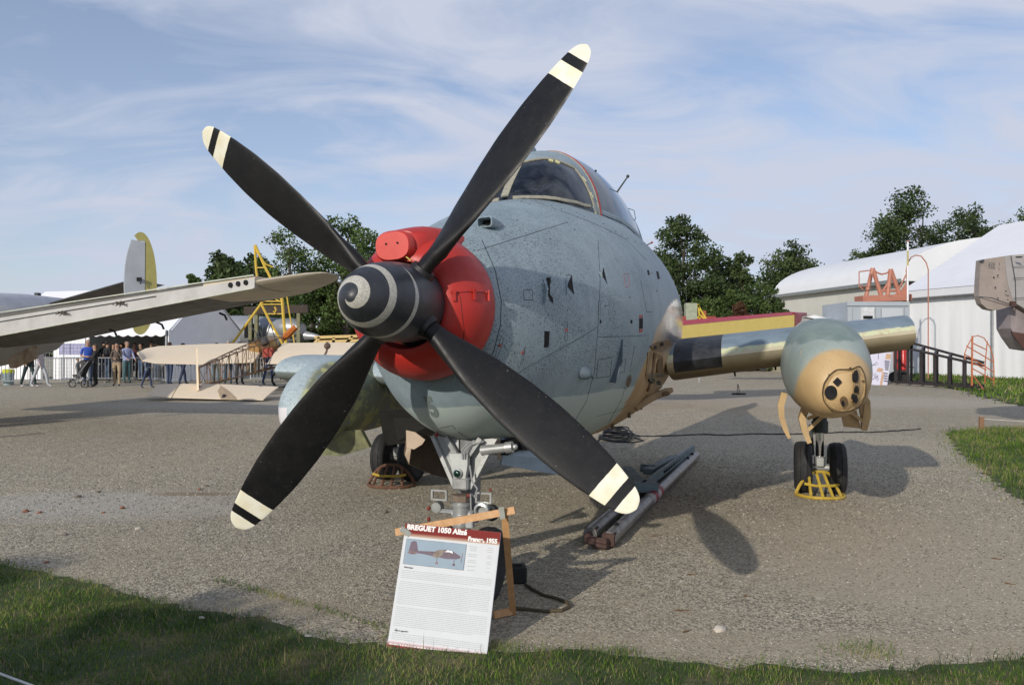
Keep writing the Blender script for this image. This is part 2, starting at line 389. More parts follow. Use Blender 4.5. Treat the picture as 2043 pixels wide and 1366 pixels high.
# loose stones: real pebbles over the near gravel
def pebbles():
    r_ = np.random.default_rng(3); n = 170000
    y = 3.6*(17/3.6)**(r_.random(n)**1.15); x = (r_.random(n)-.5)*1.5*y
    k = ~inpoly(x, y, fl) & ~inpoly(x, y, rl_); x = x[k]; y = y[k]; n = len(x)
    s = (.0026+.0074*r_.random(n)**2.)*np.clip(y/6, .8, 1.5)
    base = np.array([[1, 0, 0], [.2, .95, .1], [-.9, .3, 0], [-.3, -1, .05], [.6, -.7, 0], [.05, .05, .85]], float)
    a = r_.uniform(0, 2*PI, n); ca, sa = np.cos(a), np.sin(a); sx = s*r_.uniform(.7, 1.4, n); sy = s*r_.uniform(.6, 1.1, n); sz = s*r_.uniform(.5, 1., n)
    B = base[None]*np.stack([sx, sy, sz], 1)[:, None, :]
    V = np.empty_like(B); V[..., 0] = B[..., 0]*ca[:, None]-B[..., 1]*sa[:, None]+x[:, None]; V[..., 1] = B[..., 0]*sa[:, None]+B[..., 1]*ca[:, None]+y[:, None]
    V[..., 2] = B[..., 2]
    k = np.arange(n)[:, None]*6; T = [(0, 1, 5), (1, 2, 5), (2, 3, 5), (3, 4, 5), (4, 0, 5)]
    F = np.concatenate([k+np.array([q]) for q in T], 0)
    m, t, b = base_mat('pebbles'); at_ = t.nodes.new('ShaderNodeAttribute'); at_.attribute_name = 'tone'
    rp = t.nodes.new('ShaderNodeValToRGB'); t.links.new(at_.outputs['Fac'], rp.inputs[0]); e = rp.color_ramp.elements
    e[0].color = (.11, .10, .08, 1); e[1].color = (.66, .60, .48, 1); q = e.new(.5); q.color = (.31, .27, .20, 1); q = e.new(.8); q.color = (.42, .37, .29, 1)
    t.links.new(rp.outputs[0], b.inputs['Base Color']); b.inputs['Roughness'].default_value = .85
    raw_mesh('loose_gravel', V.reshape(-1, 3), F, m, attr=np.tile(r_.random(n)**1.3, 5), kind='stuff', label='loose grey and tan gravel stones over the display ground', cat='gravel')
pebbles()
def rock(p, r, mat, label, cat='stone', sq=.6, seed=0, name='stone', group=None):
    rr = random.Random(seed); bm = bmesh.new(); bmesh.ops.create_icosphere(bm, subdivisions=2, radius=r)
    for v in bm.verts: v.co = Vector((v.co.x*1.25, v.co.y*.9, v.co.z*sq))*(1+rr.uniform(-.16, .16))
    me = bpy.data.meshes.new(name); bm.to_mesh(me); bm.free(); me.materials.append(mat); smooth_mesh(me, 35)
    o = bpy.data.objects.new(name, me); COL.objects.link(o); o.location = (p[0], p[1], gz(p[0], p[1])+r*sq*.6); o.rotation_euler.z = rr.uniform(0, 3)
    return tag(o, label, cat, group)
WST = M('pale_stone', (.62, .56, .48), .85, scale=30, bumpk=.3); GST = M('grey_stone', (.20, .17, .14), .9, scale=30, bumpk=.3); RBR = M('red_brick_rubble', (.30, .13, .075), .9, scale=30, bumpk=.3)
rock(G(1435, 1258), .032, WST, 'large pale pebble alone on the gravel at the lower right', seed=1)
rock(G(768, 1023), .028, GST, 'small grey brown stone left of the nose wheel', seed=2)
for i, (px, py, r, mm, nm) in enumerate(((51, 1021, .035, RBR, 'reddish stone, leftmost of the rubble on the left gravel'), (79, 1023, .026, RBR, 'small reddish stone just right of the leftmost rubble stone'),
    (244, 1014, .035, RBR, 'reddish stone below the pale hollow in the gravel'), (206, 1023, .02, RBR, 'tiny reddish stone left of the hollow rim'), (196, 982, .03, GST, 'grey stone on the near rim of the shallow hollow'),
    (156, 992, .04, GST, 'flat grey stone at the left rim of the shallow hollow'), (412, 970, .028, GST, 'dark stone farthest right of the rubble'), (398, 977, .024, RBR, 'small brown stone beside the dark stone'),
    (276, 1056, .03, WST, 'white chip of stone between the hollow and the lawn'), (130, 1067, .028, GST, 'grey stone near the left lawn edge'), (302, 933, .028, GST, 'small dark stone above the hollow'), (402, 1234, .022, WST, 'pale stone lying in the left lawn edge'),
    (615, 1270, .02, WST, 'pale stone in the lawn left of the sign'), (93, 1122, .02, RBR, 'reddish stone at the corner of the left lawn'), (1060, 1060, .015, GST, 'small stone beside the sign easel'))):
    rock(G(px, py), r*.8, mm, nm, seed=10+i)
# twigs and dry leaves
TW = M('dry_twig', (.16, .09, .045), .9, scale=40)
for i, (px, py, a, L) in enumerate(((1310, 1069, .35, .10), (1382, 1146, .3, .09), (1362, 1218, .1, .11), (1445, 933, .2, .2), (2015, 1165, -.5, .07), (1990, 1115, -.3, .07), (1370, 1260, .6, .06), (1490, 1190, .2, .05))):
    p = G(px, py); mb = MB(); d = Vector((math.cos(a), math.sin(a), 0))
    mb.tube([p+d*L*(k-.5)+Vector((0, 0, .006+.006*math.sin(3*k*PI))) for k in (0, .3, .6, 1)], [.004, .005, .004, .002], 5)
    mb.build('twig', TW, smooth=True, label='brown twig lying on the gravel, ' + ('below the tow bar end', 'right of the sign shadow', 'above the pale pebble', 'beside the yellow wheel guard shadow', 'near the right lawn, nearer one', 'near the right lawn, farther one', 'left of the pale pebble', 'tiny one in the open gravel')[i], cat='twig')
# ================================================================ MAIN AIRCRAFT
MX, MY, YAW = 1.031, 9.4775, .3064
plane = thing('propeller_aircraft', 'weathered blue grey naval aircraft with big black four bladed propeller and red cowl ring', 'aircraft', (MX, MY, 0), -YAW)
TILT = Matrix.Translation((0, 0, 1.3)) @ Matrix.Rotation(R(-3.4), 4, 'Y') @ Matrix.Translation((0, 0, -1.3))
PW = Matrix.Translation((MX, MY, 0)) @ Matrix.Rotation(-YAW, 4, 'Z')
AW = PW @ TILT; AWI = AW.inverted(); PWI = PW.inverted()
def part(mb, name, mats, parent=None, smooth=True, frame=True, label=None, kind=None):
    """part of the aircraft; frame=True puts it in the leaning airframe, False in the level undercarriage frame"""
    o = mb.build(name, mats, plane if parent is None else parent, smooth, label=label, kind=kind)
    if parent is None and frame: o.matrix_local = TILT
    return o
def interp(tab, s):
    t_ = sorted(tab); xs = [r[0] for r in t_]
    # smooth (catmull) interpolation
    if s <= xs[0]: return list(t_[0][1:])
    if s >= xs[-1]: return list(t_[-1][1:])
    i = max(k for k in range(len(xs)) if xs[k] <= s); i = min(i, len(xs)-2); u = (s-xs[i])/(xs[i+1]-xs[i]); res = []
    for c in range(1, len(t_[0])):
        p1, p2 = t_[i][c], t_[i+1][c]
        m1 = (p2-t_[i-1][c])/(xs[i+1]-xs[i-1])*(xs[i+1]-xs[i]) if i > 0 else p2-p1
        m2 = (t_[i+2][c]-p1)/(xs[i+2]-xs[i])*(xs[i+1]-xs[i]) if i+2 < len(xs) else p2-p1
        res.append((2*u**3-3*u*u+1)*p1+(u**3-2*u*u+u)*m1+(-2*u**3+3*u*u)*p2+(u**3-u*u)*m2)
    return res
# s (ahead of the main wheels), half width, height of greatest width, top, bottom
FUS = [(4.97, .41, 1.90, 2.31, 1.49), (4.87, .475, 1.89, 2.36, 1.33), (4.72, .54, 1.87, 2.42, 1.17), (4.4, .655, 1.86, 2.53, 1.045), (4.0, .80, 1.86, 2.66, .965), (3.5, .94, 1.87, 2.80, .89),
       (3.0, 1.04, 1.89, 2.90, .83), (2.0, 1.13, 1.92, 3.0, .77), (1.0, 1.11, 1.94, 3.0, .77), (0, 1.03, 1.95, 2.94, .80), (-1.2, .88, 1.97, 2.84, .88), (-3, .62, 1.98, 2.62, 1.12),
       (-5, .38, 2.02, 2.48, 1.42), (-7, .17, 2.1, 2.34, 1.75), (-7.6, .05, 2.15, 2.25, 2.0)]
NR = 72
def ring(s, q=2.0, tab=FUS):
    hw, zc, zt, zb = interp(tab, s); P = []
    for i in range(NR):
        a = 2*PI*i/NR; ca, sa = math.cos(a), math.sin(a)
        x = hw*math.copysign(abs(sa)**(2/q), sa); z = zc+((zt-zc) if ca > 0 else (zc-zb))*math.copysign(abs(ca)**(2/q), ca)
        P.append((x, -s, z))
    return P
def fuselage_mat():
    m, t, b = base_mat('weathered_grey_paint'); o = objc(t); X, Yc, Z = xyz(t, o)
    c = mixc(t, ramp(t, noise(t, o, 2.2, 6, .6), .35, .68), (.30, .375, .41), (.225, .29, .325))
    streak = t.nodes.new('ShaderNodeMapping'); streak.inputs['Scale'].default_value = (9, 9, 1.1); t.links.new(o, streak.inputs[0])
    c = mixc(t, mth(t, 'MULTIPLY', ramp(t, noise(t, streak.outputs[0], 1.3, 5), .45, .72), .35), c, (.17, .21, .225))
    # lighter underside paint with a wavering edge
    edge_ = mth(t, 'ADD', Z, mth(t, 'MULTIPLY', noise(t, o, 3, 4), .06))
    belly = ramp(t, edge_, 1.315, 1.325, 1., 0.)
    c = mixc(t, belly, c, (.44, .52, .50))
    # dark chips and grains where the top coat has worn, thickest on the nose
    sp = ramp(t, noise(t, o, 80, 4, .75), .535, .60)
    wear = mth(t, 'MULTIPLY', ramp(t, noise(t, o, 1.1, 4), .36, .58), ramp(t, Yc, -2.6, -3.6))
    wear = mth(t, 'MULTIPLY', mth(t, 'ADD', mth(t, 'MULTIPLY', wear, .95), .42), ramp(t, Z, 1.35, 1.5))
    c = mixc(t, mth(t, 'MULTIPLY', sp, wear), c, (.06, .08, .095))
    sp2 = ramp(t, noise(t, o, 30, 4, .7), .60, .66)
    c = mixc(t, mth(t, 'MULTIPLY', sp2, mth(t, 'MULTIPLY', wear, .6)), c, (.36, .42, .43))
    # bare sanded / primer area around the left wing root
    dy = mth(t, 'ADD', Yc, 1.30); dz = mth(t, 'SUBTRACT', Z, 1.42)
    q = mth(t, 'ADD', mth(t, 'POWER', mth(t, 'DIVIDE', dy, 1.62), 2.), mth(t, 'POWER', mth(t, 'DIVIDE', dz, .66), 2.))
    q = mth(t, 'ADD', q, mth(t, 'MULTIPLY', mth(t, 'SUBTRACT', noise(t, o, 5, 5), .5), .22))
    side = ramp(t, X, .35, .5)
    bare = mth(t, 'MULTIPLY', ramp(t, q, .93, 1.0, 1., 0.), side)
    back = mth(t, 'MULTIPLY', mth(t, 'MULTIPLY', ramp(t, Yc, -2.55, -2.40), ramp(t, Z, 1.35, 1.25)), ramp(t, X, .2, .35))
    back = mth(t, 'MULTIPLY', back, ramp(t, Yc, 1.6, 1.5))
    bare = mth(t, 'MAXIMUM', bare, back)
    c = mixc(t, bare, c, mixc(t, ramp(t, noise(t, o, 4, 5), .35, .65), (.52, .37, .21), (.40, .27, .14)))
    polish = mth(t, 'MULTIPLY', bare, mth(t, 'MULTIPLY', ramp(t, Z, 1.50, 1.66), ramp(t, Yc, -2.8, -2.1)))
    c = mixc(t, polish, c, (.66, .62, .55))
    t.links.new(c, b.inputs['Base Color'])
    t.links.new(mth(t, 'MULTIPLY', polish, .92), b.inputs['Metallic'])
    rg = mth(t, 'ADD', .42, mth(t, 'MULTIPLY', noise(t, o, 14, 4), .22)); rg = mth(t, 'SUBTRACT', rg, mth(t, 'MULTIPLY', polish, .36))
    t.links.new(rg, b.inputs['Roughness'])
    bump(t, b, mth(t, 'ADD', noise(t, o, 1.9, 3), mth(t, 'MULTIPLY', noise(t, o, 60, 3), .05)), .16, .05)
    return m
FMAT = fuselage_mat()
mb = MB(); ss = [4.97, 4.94, 4.91, 4.86, 4.78] + list(np.arange(4.65, -7.6, -.2)) + [-7.6]
mb.loft([ring(s) for s in ss]); fus = part(mb, 'fuselage', FMAT, smooth=60)
BV = BVHTree.FromPolygons(mb.v, mb.f)
def hit(px, py, bv=BV, inv=AWI, off=0.):
    o0 = inv @ Vector((0, 0, CAMH)); d = (inv.to_3x3() @ pray(px, py)).normalized()
    p, n, i, dist = bv.ray_cast(o0, d)
    if p is None: return None
    if n.dot(d) > 0: n = -n
    return p + n*off, n
def PS(px, py, s):
    """airframe point where the surveyed line of sight meets the frame at station s"""
    o0 = AWI @ Vector((0, 0, CAMH)); d = AWI.to_3x3() @ pray(px, py); return o0+d*((-s-o0.y)/d.y)
SEAM = M('dark_seam', (.05, .06, .065), .8); DARK = M('black_opening', (.006, .006, .007), .9)
RED = M('faded_red_stencil', (.42, .09, .08), .7)
def seam(pts, r=.0022, mat=None, name='panel_seam', bv=BV, parent=None, closed=False, off=0.0, step=14):
    P = []
    pts = list(pts)+([pts[0]] if closed else [])
    for (x0, y0), (x1, y1) in zip(pts[:-1], pts[1:]):
        n = max(2, int(math.hypot(x1-x0, y1-y0)/step))
        for k in range(n):
            h_ = hit(x0+(x1-x0)*k/n, y0+(y1-y0)*k/n, bv, off=off)
            if h_: P.append(h_[0])
    h_ = hit(*pts[-1], bv, off=off)
    if h_ and not closed: P.append(h_[0])
    for _ in range(3 if name in ('plate_gap', 'nacelle_rim') else 0):
        if len(P) > 6: P = [(P[i-1]+P[i]*2+P[(i+1) % len(P)])/4 if closed or 0 < i < len(P)-1 else P[i] for i in range(len(P))]
    if len(P) > 2: return part(MB().tube(P, r, 5, closed=closed), name, mat or SEAM, parent)
def decal(poly, mat, name, bv=BV, th=.003, label=None, parent=None):
    P = []; Nn = Vector()
    for x, y in poly:
        h_ = hit(x, y, bv)
        if not h_: return None
        P.append(h_[0]); Nn += h_[1]
    Nn.normalize(); return part(MB().slab([p-Nn*.004 for p in P], Nn*(th+.004)), name, mat, parent, smooth=False, label=label)
# ---------------- seams, hatches, openings on the port side
for pts in ([(952, 500), (1000, 485), (1060, 466), (1133, 443)], [(1031, 745), (1100, 705), (1160, 672), (1193, 652)], [(1193, 480), (1197, 560), (1193, 652), (1186, 740), (1170, 800), (1140, 850)],
            [(1193, 672), (1240, 671), (1290, 669)], [(1278, 560), (1290, 622), (1301, 622)], [(1060, 400), (1150, 432), (1200, 452), (1250, 478), (1290, 520)],
            [(1190, 830), (1230, 820), (1262, 805)], [(1266, 690), (1256, 745), (1238, 800), (1210, 850)]):
    seam(pts)
seam([(962, 480), (988, 540), (1000, 600), (998, 650), (985, 700), (966, 742)], .003)
seam([(1045, 578), (1062, 578), (1062, 598), (1045, 598)], closed=True, step=5); seam([(1193, 717), (1221, 713), (1217, 750), (1190, 754)], closed=True, step=6)
seam([(1231, 722), (1248, 716), (1246, 742), (1230, 744)], .002, closed=True, step=5)
seam([(846, 852), (846, 875)], .002); seam([(846, 851), (880, 853), (902, 848), (915, 862), (935, 875)], .002)
for pl_, lb in ((((1090.7, 553.8), (1097.4, 553), (1103.6, 604.5), (1098, 601), (1093.7, 590), (1093, 572), (1087.6, 560.6)), 'curved black air scoop mouth'), (((1140, 549), (1144.5, 587), (1131, 570)), 'black triangular vent'),
             (((1203.5, 534), (1210.6, 565.5), (1200.8, 549)), 'narrow black triangular vent'), (((1086, 660), (1096, 661), (1094, 692), (1085, 693)), 'black upright slot'),
             (((1275, 635), (1282, 634), (1282, 655), (1275, 656)), 'square black hatch with red edge'), (((1291, 539), (1294, 539), (1296, 548), (1293, 549)), None), (((1309, 541), (1313, 542), (1316, 556), (1312, 557)), None),
             (((1197, 638), (1199, 638), (1199, 645), (1197, 645)), None), (((1258, 638), (1261, 638), (1261, 645), (1258, 645)), None)):
    decal(pl_, DARK, 'vent_opening', label=lb)
# scoop lips standing proud beside their mouths
def lip(p0, p1, p2, hgt, name='scoop_lip'):
    a, n = hit(*p0); b_, _ = hit(*p1); c_, _ = hit(*p2)
    mb = MB(); m_ = (b_+a)/2+n*hgt
    mb.slab([a, b_, b_+n*hgt*.5, m_, a+n*hgt*.2], (c_-a)*.25); part(mb, name, FMAT, smooth=False)
lip((1087, 556), (1087, 602), (1075, 575), .03); lip((1068, 574), (1090, 562), (1070, 580), .012); lip((1128, 549), (1131, 584), (1124, 560), .012); lip((1195, 542), (1201, 552), (1192, 546), .015)
seam([(1129, 549), (1139, 548), (1145, 585)], .002, step=5)
for pl_ in (((996, 686), (1001, 686), (1000, 692), (995, 692)), ((1041, 700), (1045, 700), (1043, 706), (1039, 706)), ((1128, 655), (1132, 655), (1132, 661), (1128, 661)),
            ((1275, 629), (1282, 628), (1282, 633), (1275, 634)), ((1275, 657), (1282, 656), (1281, 662), (1275, 663)), ((1235, 717), (1239, 716), (1238, 723), (1234, 724))):
    decal(pl_, RED, 'red_stencil', th=.0025)
seam([(1244, 547), (1253, 546), (1256, 571), (1248, 573)], .0018, RED, 'red_outline', closed=True, step=5)
for pl_ in (((1045, 700), (1048, 690), (1043, 726), (1038, 728)), ((1000, 672), (1006, 674), (993, 712), (988, 710)), ((1127, 642), (1132, 642), (1132, 678), (1127, 680)), ((1194, 600), (1198, 600), (1198, 626), (1194, 628))):
    seam(pl_, .0014, closed=True, step=6)
# static lamp dome with its pipe, blade strip, oval ring
LB = M('blue_grey_fitting', (.11, .145, .18), .7)
p, n = hit(1163, 742); mb = MB(); mb.lathe(p-n*.01, n, [(0, .05), (.03, .047), (.06, .034), (.078, .012)], 16); mb.cyl(p+n*.055, p+n*.06+Vector((.0, .10, -.02)), .012, .009, 8); part(mb, 'lamp_dome', LB)
a, n = hit(1240, 677); b_, _ = hit(1216, 762); mb = MB(); d = Vector((0, .02, 0)); mb.slab([a, b_, b_+n*.05, (a+b_)/2+n*.055, a+n*.01], d*.6); part(mb, 'blade_strip', LB, smooth=False)
for k in range(1):
    pts = [(1254+5.5*math.cos(q)+3*math.sin(q), 760-17*math.sin(q)) for q in np.linspace(0, 2*PI, 13)[:-1]]
    seam(pts, .004, M('pale_ring', (.45, .5, .5), .5), 'oval_ring', closed=True, step=4); decal([(1254+.7*(x-1254), 760+.7*(y-760)) for x, y in pts], M('brown_hatch', (.16, .12, .09), .7), 'oval_hatch')
# small rivets / dzus fasteners along the canopy sill
mb = MB()
for px, py in ((1204, 447), (1218, 462), (1228, 462), (1240, 468), (1252, 475), (1267, 482), (1280, 487), (1150, 424), (1165, 432), (1120, 418), (1040, 402), (1056, 408), (1100, 410), (1032, 440), (1098, 477), (1146, 458), (1310, 580), (1300, 545), (1256, 593), (1208, 610)):
    h_ = hit(px, py)
    if h_: mb.cyl(h_[0]-h_[1]*.003, h_[0]+h_[1]*.004, .006, .005, 8)
part(mb, 'fasteners', SEAM, smooth=False, kind='stuff')
# drain stubs under the wing root
for px, py in ((1255, 822), (1222, 845), (1205, 858), (1278, 806)):
    h_ = hit(px, py)
    if h_: part(MB().cyl(h_[0]+Vector((0, 0, .02)), h_[0]+Vector((0, 0, -.05)), .013, .016, 8), 'drain_stub', M('brown_metal', (.12, .08, .05), .6))
# rectangular ram air tube on the nose
p, n = hit(972, 452); mb = MB()
f_ = Vector((-.10, -1, .03)).normalized(); u = Vector((0, 0, 1)); x = f_.cross(u).normalized(); u = x.cross(f_)
def rr_(c, wd, ht, r):
    P = []
    for q in range(16):
        a = 2*PI*q/16+PI/16; cx_ = math.copysign(max(wd/2-r, 0), math.cos(a)); cz_ = math.copysign(max(ht/2-r, 0), math.sin(a))
        P.append(c+x*(cx_+r*math.cos(a))+u*(cz_+r*math.sin(a)))
    return P
c0 = p+n*.022
mb.loft([rr_(c0-f_*.30-u*.03, .075, .03, .015), rr_(c0-f_*.10, .098, .062, .02), rr_(c0+f_*.05, .106, .07, .022), rr_(c0+f_*.055, .092, .056, .016), rr_(c0-f_*.02, .09, .054, .016)], cap1=False)
part(mb, 'air_tube', FMAT); part(MB().loft([rr_(c0-f_*.02, .09, .054, .016), rr_(c0-f_*.025, .09, .054, .016)]), 'air_tube_mouth', DARK, smooth=False)

# ---------------- red cowl ring with intake cover and latches
RC = M('red_cowl_paint', (.47, .028, .020), .5, var=.10, scale=5)
mb = MB(); cc = (0, 0, 1.90)
prof = [(4.93, .30), (4.95, .405), (4.98, .426), (5.03, .433), (5.11, .424), (5.19, .396), (5.25, .355), (5.29, .31), (5.312, .272), (5.31, .246), (5.27, .236), (5.1, .233)]
mb.lathe(cc, (0, -1, 0), prof, 72, cap0=False, cap1=False); cowl = part(mb, 'cowl_ring', RC, smooth=50)
CBV = BVHTree.FromPolygons(mb.v, mb.f)
# bulged carburettor intake, closed by a rounded plug
def oval(s, xc, zc, a, b_, n=28, e=2.6, sk=0.):
    P = []
    for i in range(n):
        q = 2*PI*i/n; P.append((xc+a*math.copysign(abs(math.cos(q))**(2/e), math.cos(q)), -s-sk*math.sin(q), zc+b_*math.copysign(abs(math.sin(q))**(2/e), math.sin(q))))
    return P
mb = MB(); mb.loft([oval(4.78, .03, 2.25, .21, .115), oval(4.95, .02, 2.25, .20, .125), oval(5.12, -.0, 2.245, .18, .122), oval(5.22, -.02, 2.235, .15, .108), oval(5.28, -.035, 2.23, .125, .096)]); part(mb, 'intake_bulge', RC, cowl, smooth=60)
mb = MB(); mb.loft([oval(5.26, -.035, 2.232, .112, .088), oval(5.33, -.035, 2.232, .112, .088), oval(5.35, -.035, 2.232, .10, .077)]); plug = part(mb, 'intake_plug', M('red_plug', (.60, .040, .026), .42, var=.08), cowl, smooth=50)
for xx in (-.035, .035): part(MB().cyl((xx-.035, -5.34, 2.245), (xx-.035, -5.355, 2.245), .006, n=8), 'plug_screw', DARK, cowl)
seam([(902, 584), (940, 582), (980, 584)], .0025, M('dark_red_gap', (.10, .008, .008), .6), 'cowl_split', bv=CBV, parent=cowl, step=5)
seam([(918, 590), (926, 660), (922, 700)], .002, M('dark_red_gap', (.10, .008, .008), .6), 'cowl_rib', bv=CBV, parent=cowl, step=6)
for px, py in ((906, 590), (945, 588), (973, 590)):
    h_ = hit(px, py, CBV)
    if h_:
        p, n = h_; mb = MB(); t1 = Vector((0, 0, 1)); t2 = n.cross(t1).normalized()
        mb.bar(p+n*.008-t1*.03, p+n*.01+t1*.026, .014, .012, up=n); mb.bar(p+n*.012+t1*.012, p+n*.014+t1*.03, .022, .01, up=n); mb.cyl(p-t2*.018+t1*.02, p+t2*.018+t1*.02, .006, n=8); part(mb, 'latch', RC, cowl, smooth=False)
# dark engine face inside the ring
mb = MB(); mb.lathe(cc, (0, -1, 0), [(5.12, .05), (5.14, .235)], 40); part(mb, 'engine_face', DARK)

# ---------------- propeller: spinner and four blades
HUB = Vector((0, -5.44, 1.905))
prop = bpy.data.objects.new('propeller', None); COL.objects.link(prop); prop.parent = plane
PT = Matrix.Translation(HUB) @ Matrix.Rotation(R(-.4), 4, 'X'); prop.matrix_local = PT
def spinner_mat():
    m, t, b = base_mat('spinner_paint'); o = objc(t); X, Yc, Z = xyz(t, o)
    ang = mth(t, 'DIVIDE', mth(t, 'ARCTAN2', Z, X), 2*PI)
    rad = mth(t, 'SQRT', mth(t, 'ADD', mth(t, 'POWER', X, 2.), mth(t, 'POWER', Z, 2.)))
    ax = mth(t, 'ADD', Yc, .545)                                # distance back from the tip
    arc = mth(t, 'ADD', mth(t, 'MULTIPLY', ax, .62), mth(t, 'MULTIPLY', rad, .62))
    ph = mth(t, 'SUBTRACT', mth(t, 'DIVIDE', arc, .148), ang)
    fr_ = mth(t, 'FRACT', mth(t, 'ADD', ph, .84))
    wd = ramp(t, arc, .0, .36, .44, .14)
    band = mth(t, 'LESS_THAN', fr_, wd); band = mth(t, 'MULTIPLY', band, mth(t, 'LESS_THAN', arc, .345)); band = mth(t, 'MULTIPLY', band, mth(t, 'GREATER_THAN', arc, .022))
    c = mixc(t, ramp(t, noise(t, o, 9, 5), .35, .7), (.020, .023, .029), (.034, .037, .043))
    c = mixc(t, mth(t, 'MULTIPLY', ramp(t, noise(t, o, 70, 3), .62, .7), .4), c, (.09, .09, .09))
    wcol = mixc(t, ramp(t, noise(t, o, 110, 3, .7), .45, .62), (.50, .48, .42), (.33, .32, .28))
    c = mixc(t, band, c, wcol); t.links.new(c, b.inputs['Base Color'])
    t.links.new(ramp(t, noise(t, o, 20, 4), .3, .7, .34, .5), b.inputs['Roughness']); return m
SPM = spinner_mat()
mb = MB(); sp = [(.545, .004), (.543, .016), (.535, .036), (.518, .062), (.49, .090), (.45, .120), (.40, .147), (.34, .171), (.27, .190), (.19, .204), (.11, .212), (.03, .216), (-.05, .216), (-.12, .213), (-.21, .208), (-.225, .200), (-.23, .12)]
mb.lathe((0, 0, 0), (0, -1, 0), sp, 72); part(mb, 'spinner', SPM, prop, smooth=50)
part(MB().lathe((0, 0, 0), (0, -1, 0), [(-.31, .16), (-.225, .165)], 32), 'hub_plate', DARK, prop)
def blade_mat2():
    m, t, b = base_mat('blade_paint'); o = objc(t); X, Yc, Z = xyz(t, o)     # blade built along +Z
    c = mixc(t, ramp(t, noise(t, o, 5, 6), .35, .7), (.008, .008, .009), (.015, .0145, .014))
    c = mixc(t, mth(t, 'MULTIPLY', ramp(t, noise(t, o, 45, 4, .7), .6, .7), .35), c, (.06, .055, .05))
    cr = mixc(t, ramp(t, noise(t, o, 12, 5), .35, .65), (.84, .82, .70), (.76, .71, .52))
    e = mth(t, 'ADD', Z, mth(t, 'MULTIPLY', mth(t, 'SUBTRACT', noise(t, o, 25, 4), .5), .006))
    tip = mth(t, 'GREATER_THAN', e, 1.571); b1 = mth(t, 'MULTIPLY', mth(t, 'GREATER_THAN', e, 1.431), mth(t, 'LESS_THAN', e, 1.520))
    mk = mth(t, 'MAXIMUM', tip, b1); chip = ramp(t, noise(t, o, 38, 5, .7), .60, .63, 1., 0.)
    edge_ = ramp(t, X, .055, .085); mk = mth(t, 'MULTIPLY', mk, mth(t, 'MAXIMUM', chip, mth(t, 'SUBTRACT', 1., edge_)))
    c = mixc(t, mk, c, cr)
    bare = mth(t, 'MULTIPLY', ramp(t, noise(t, o, 60, 4, .75), .66, .70), ramp(t, mth(t, 'ABSOLUTE', X), .07, .12)); c = mixc(t, mth(t, 'MULTIPLY', bare, .8), c, (.42, .40, .36))
    t.links.new(c, b.inputs['Base Color']); t.links.new(ramp(t, noise(t, o, 16, 5), .3, .7, .36, .52), b.inputs['Roughness']); b.inputs['Specular IOR Level'].default_value = .28
    bump(t, b, noise(t, o, 90, 3), .12, .002); return m
BLM = blade_mat2(); RP = 1.6484
def blade_mesh():
    mb = MB(); rings = []
    for u in [k/40 for k in range(38)]+[.945, .96, .972, .982, .990, .9955, .999, 1.0]:
        r = .17+(RP-.17)*u
        cw = np.interp(r/RP, [.10, .16, .24, .36, .5, .62, .74, .84, .91, .945, .967, .982, .992, .998, 1.0], [.10, .115, .165, .24, .278, .287, .272, .234, .192, .168, .144, .115, .080, .038, .006])
        th = np.interp(r/RP, [.10, .18, .3, .5, .8, 1.0], [.10, .085, .05, .03, .018, .006]); th = min(th, cw*.98)
        be = R(np.interp(r/RP, [.1, .3, .6, 1.0], [48, 38, 28, 22]))
        off = .02*math.sin(PI*u)
        P = []
        for i in range(20):
            a = 2*PI*i/20; x_ = math.cos(a)*cw/2; y_ = math.sin(a)*th/2*(1 if r < .3 else (1-.35*math.cos(a)))
            if r > .35 and math.sin(a) > 0: y_ *= 1.25
            x_ += off*.3
            P.append((x_*math.cos(be)-y_*math.sin(be), x_*math.sin(be)+y_*math.cos(be)*-1 if False else x_*math.sin(be)+y_*math.cos(be), r))
        rings.append(P)
    mb.loft(rings); return mb
BMESH = blade_mesh().mesh('blade', BLM, 50)
for k in range(4):
    a = .8951+k*PI/2
    # local z -> radial; local x -> tangential (+t, aft edge); rotate about the propeller axis
    o = bpy.data.objects.new('blade', BMESH); COL.objects.link(o); o.parent = prop
    rad = Vector((math.cos(a), 0, math.sin(a))); tan = Vector((-math.sin(a), 0, math.cos(a))); aft = Vector((0, 1, 0))
    o.matrix_local = Matrix((tan, aft, rad)).transposed().to_4x4()
    # cuff recess where the blade leaves the spinner
    part(MB().cyl(rad*.17, rad*.235, .085, .066, 20), 'blade_cuff', M('cuff_black', (.012, .012, .013), .5), prop)
    part(MB().box(rad*.2125+tan*.12+Vector((0, .03, 0)), (.035, .012, .006), Matrix((tan, aft, rad)).transposed()), 'data_plate', M('yellow_plate', (.5, .38, .03), .5), prop, smooth=False) if k == 0 else None

# ---------------- canopy and windscreen
CAN = [(3.34, .02, 2.86), (3.2, .27, 2.98), (3.0, .42, 3.13), (2.83, .51, 3.25), (2.6, .60, 3.38), (2.3, .67, 3.475), (1.9, .73, 3.54), (1.4, .75, 3.56), (.9, .74, 3.54), (.2, .68, 3.43), (-.6, .6, 3.27), (-1.4, .46, 3.05), (-2.2, .3, 2.85)]
ZB = 2.56
def cpt(s, a, off=0.):
    hw, zt = interp(CAN, s); e = 2.0
    if s > 2.6: e = 2.0+.5*min(1, (s-2.6)/.4)
    sa, ca = math.sin(a), math.cos(a)
    p = Vector((hw*math.copysign(abs(sa)**(2/e), sa), -s, ZB+(zt-ZB)*math.copysign(abs(ca)**(2/e), ca)))
    n = Vector((sa/max(hw, .05), -.0, ca/max(zt-ZB, .05))).normalized(); 
    if s > 2.2: n = (n+Vector((0, -.8*min(1, (s-2.2)), 0))).normalized()
    return p+n*off
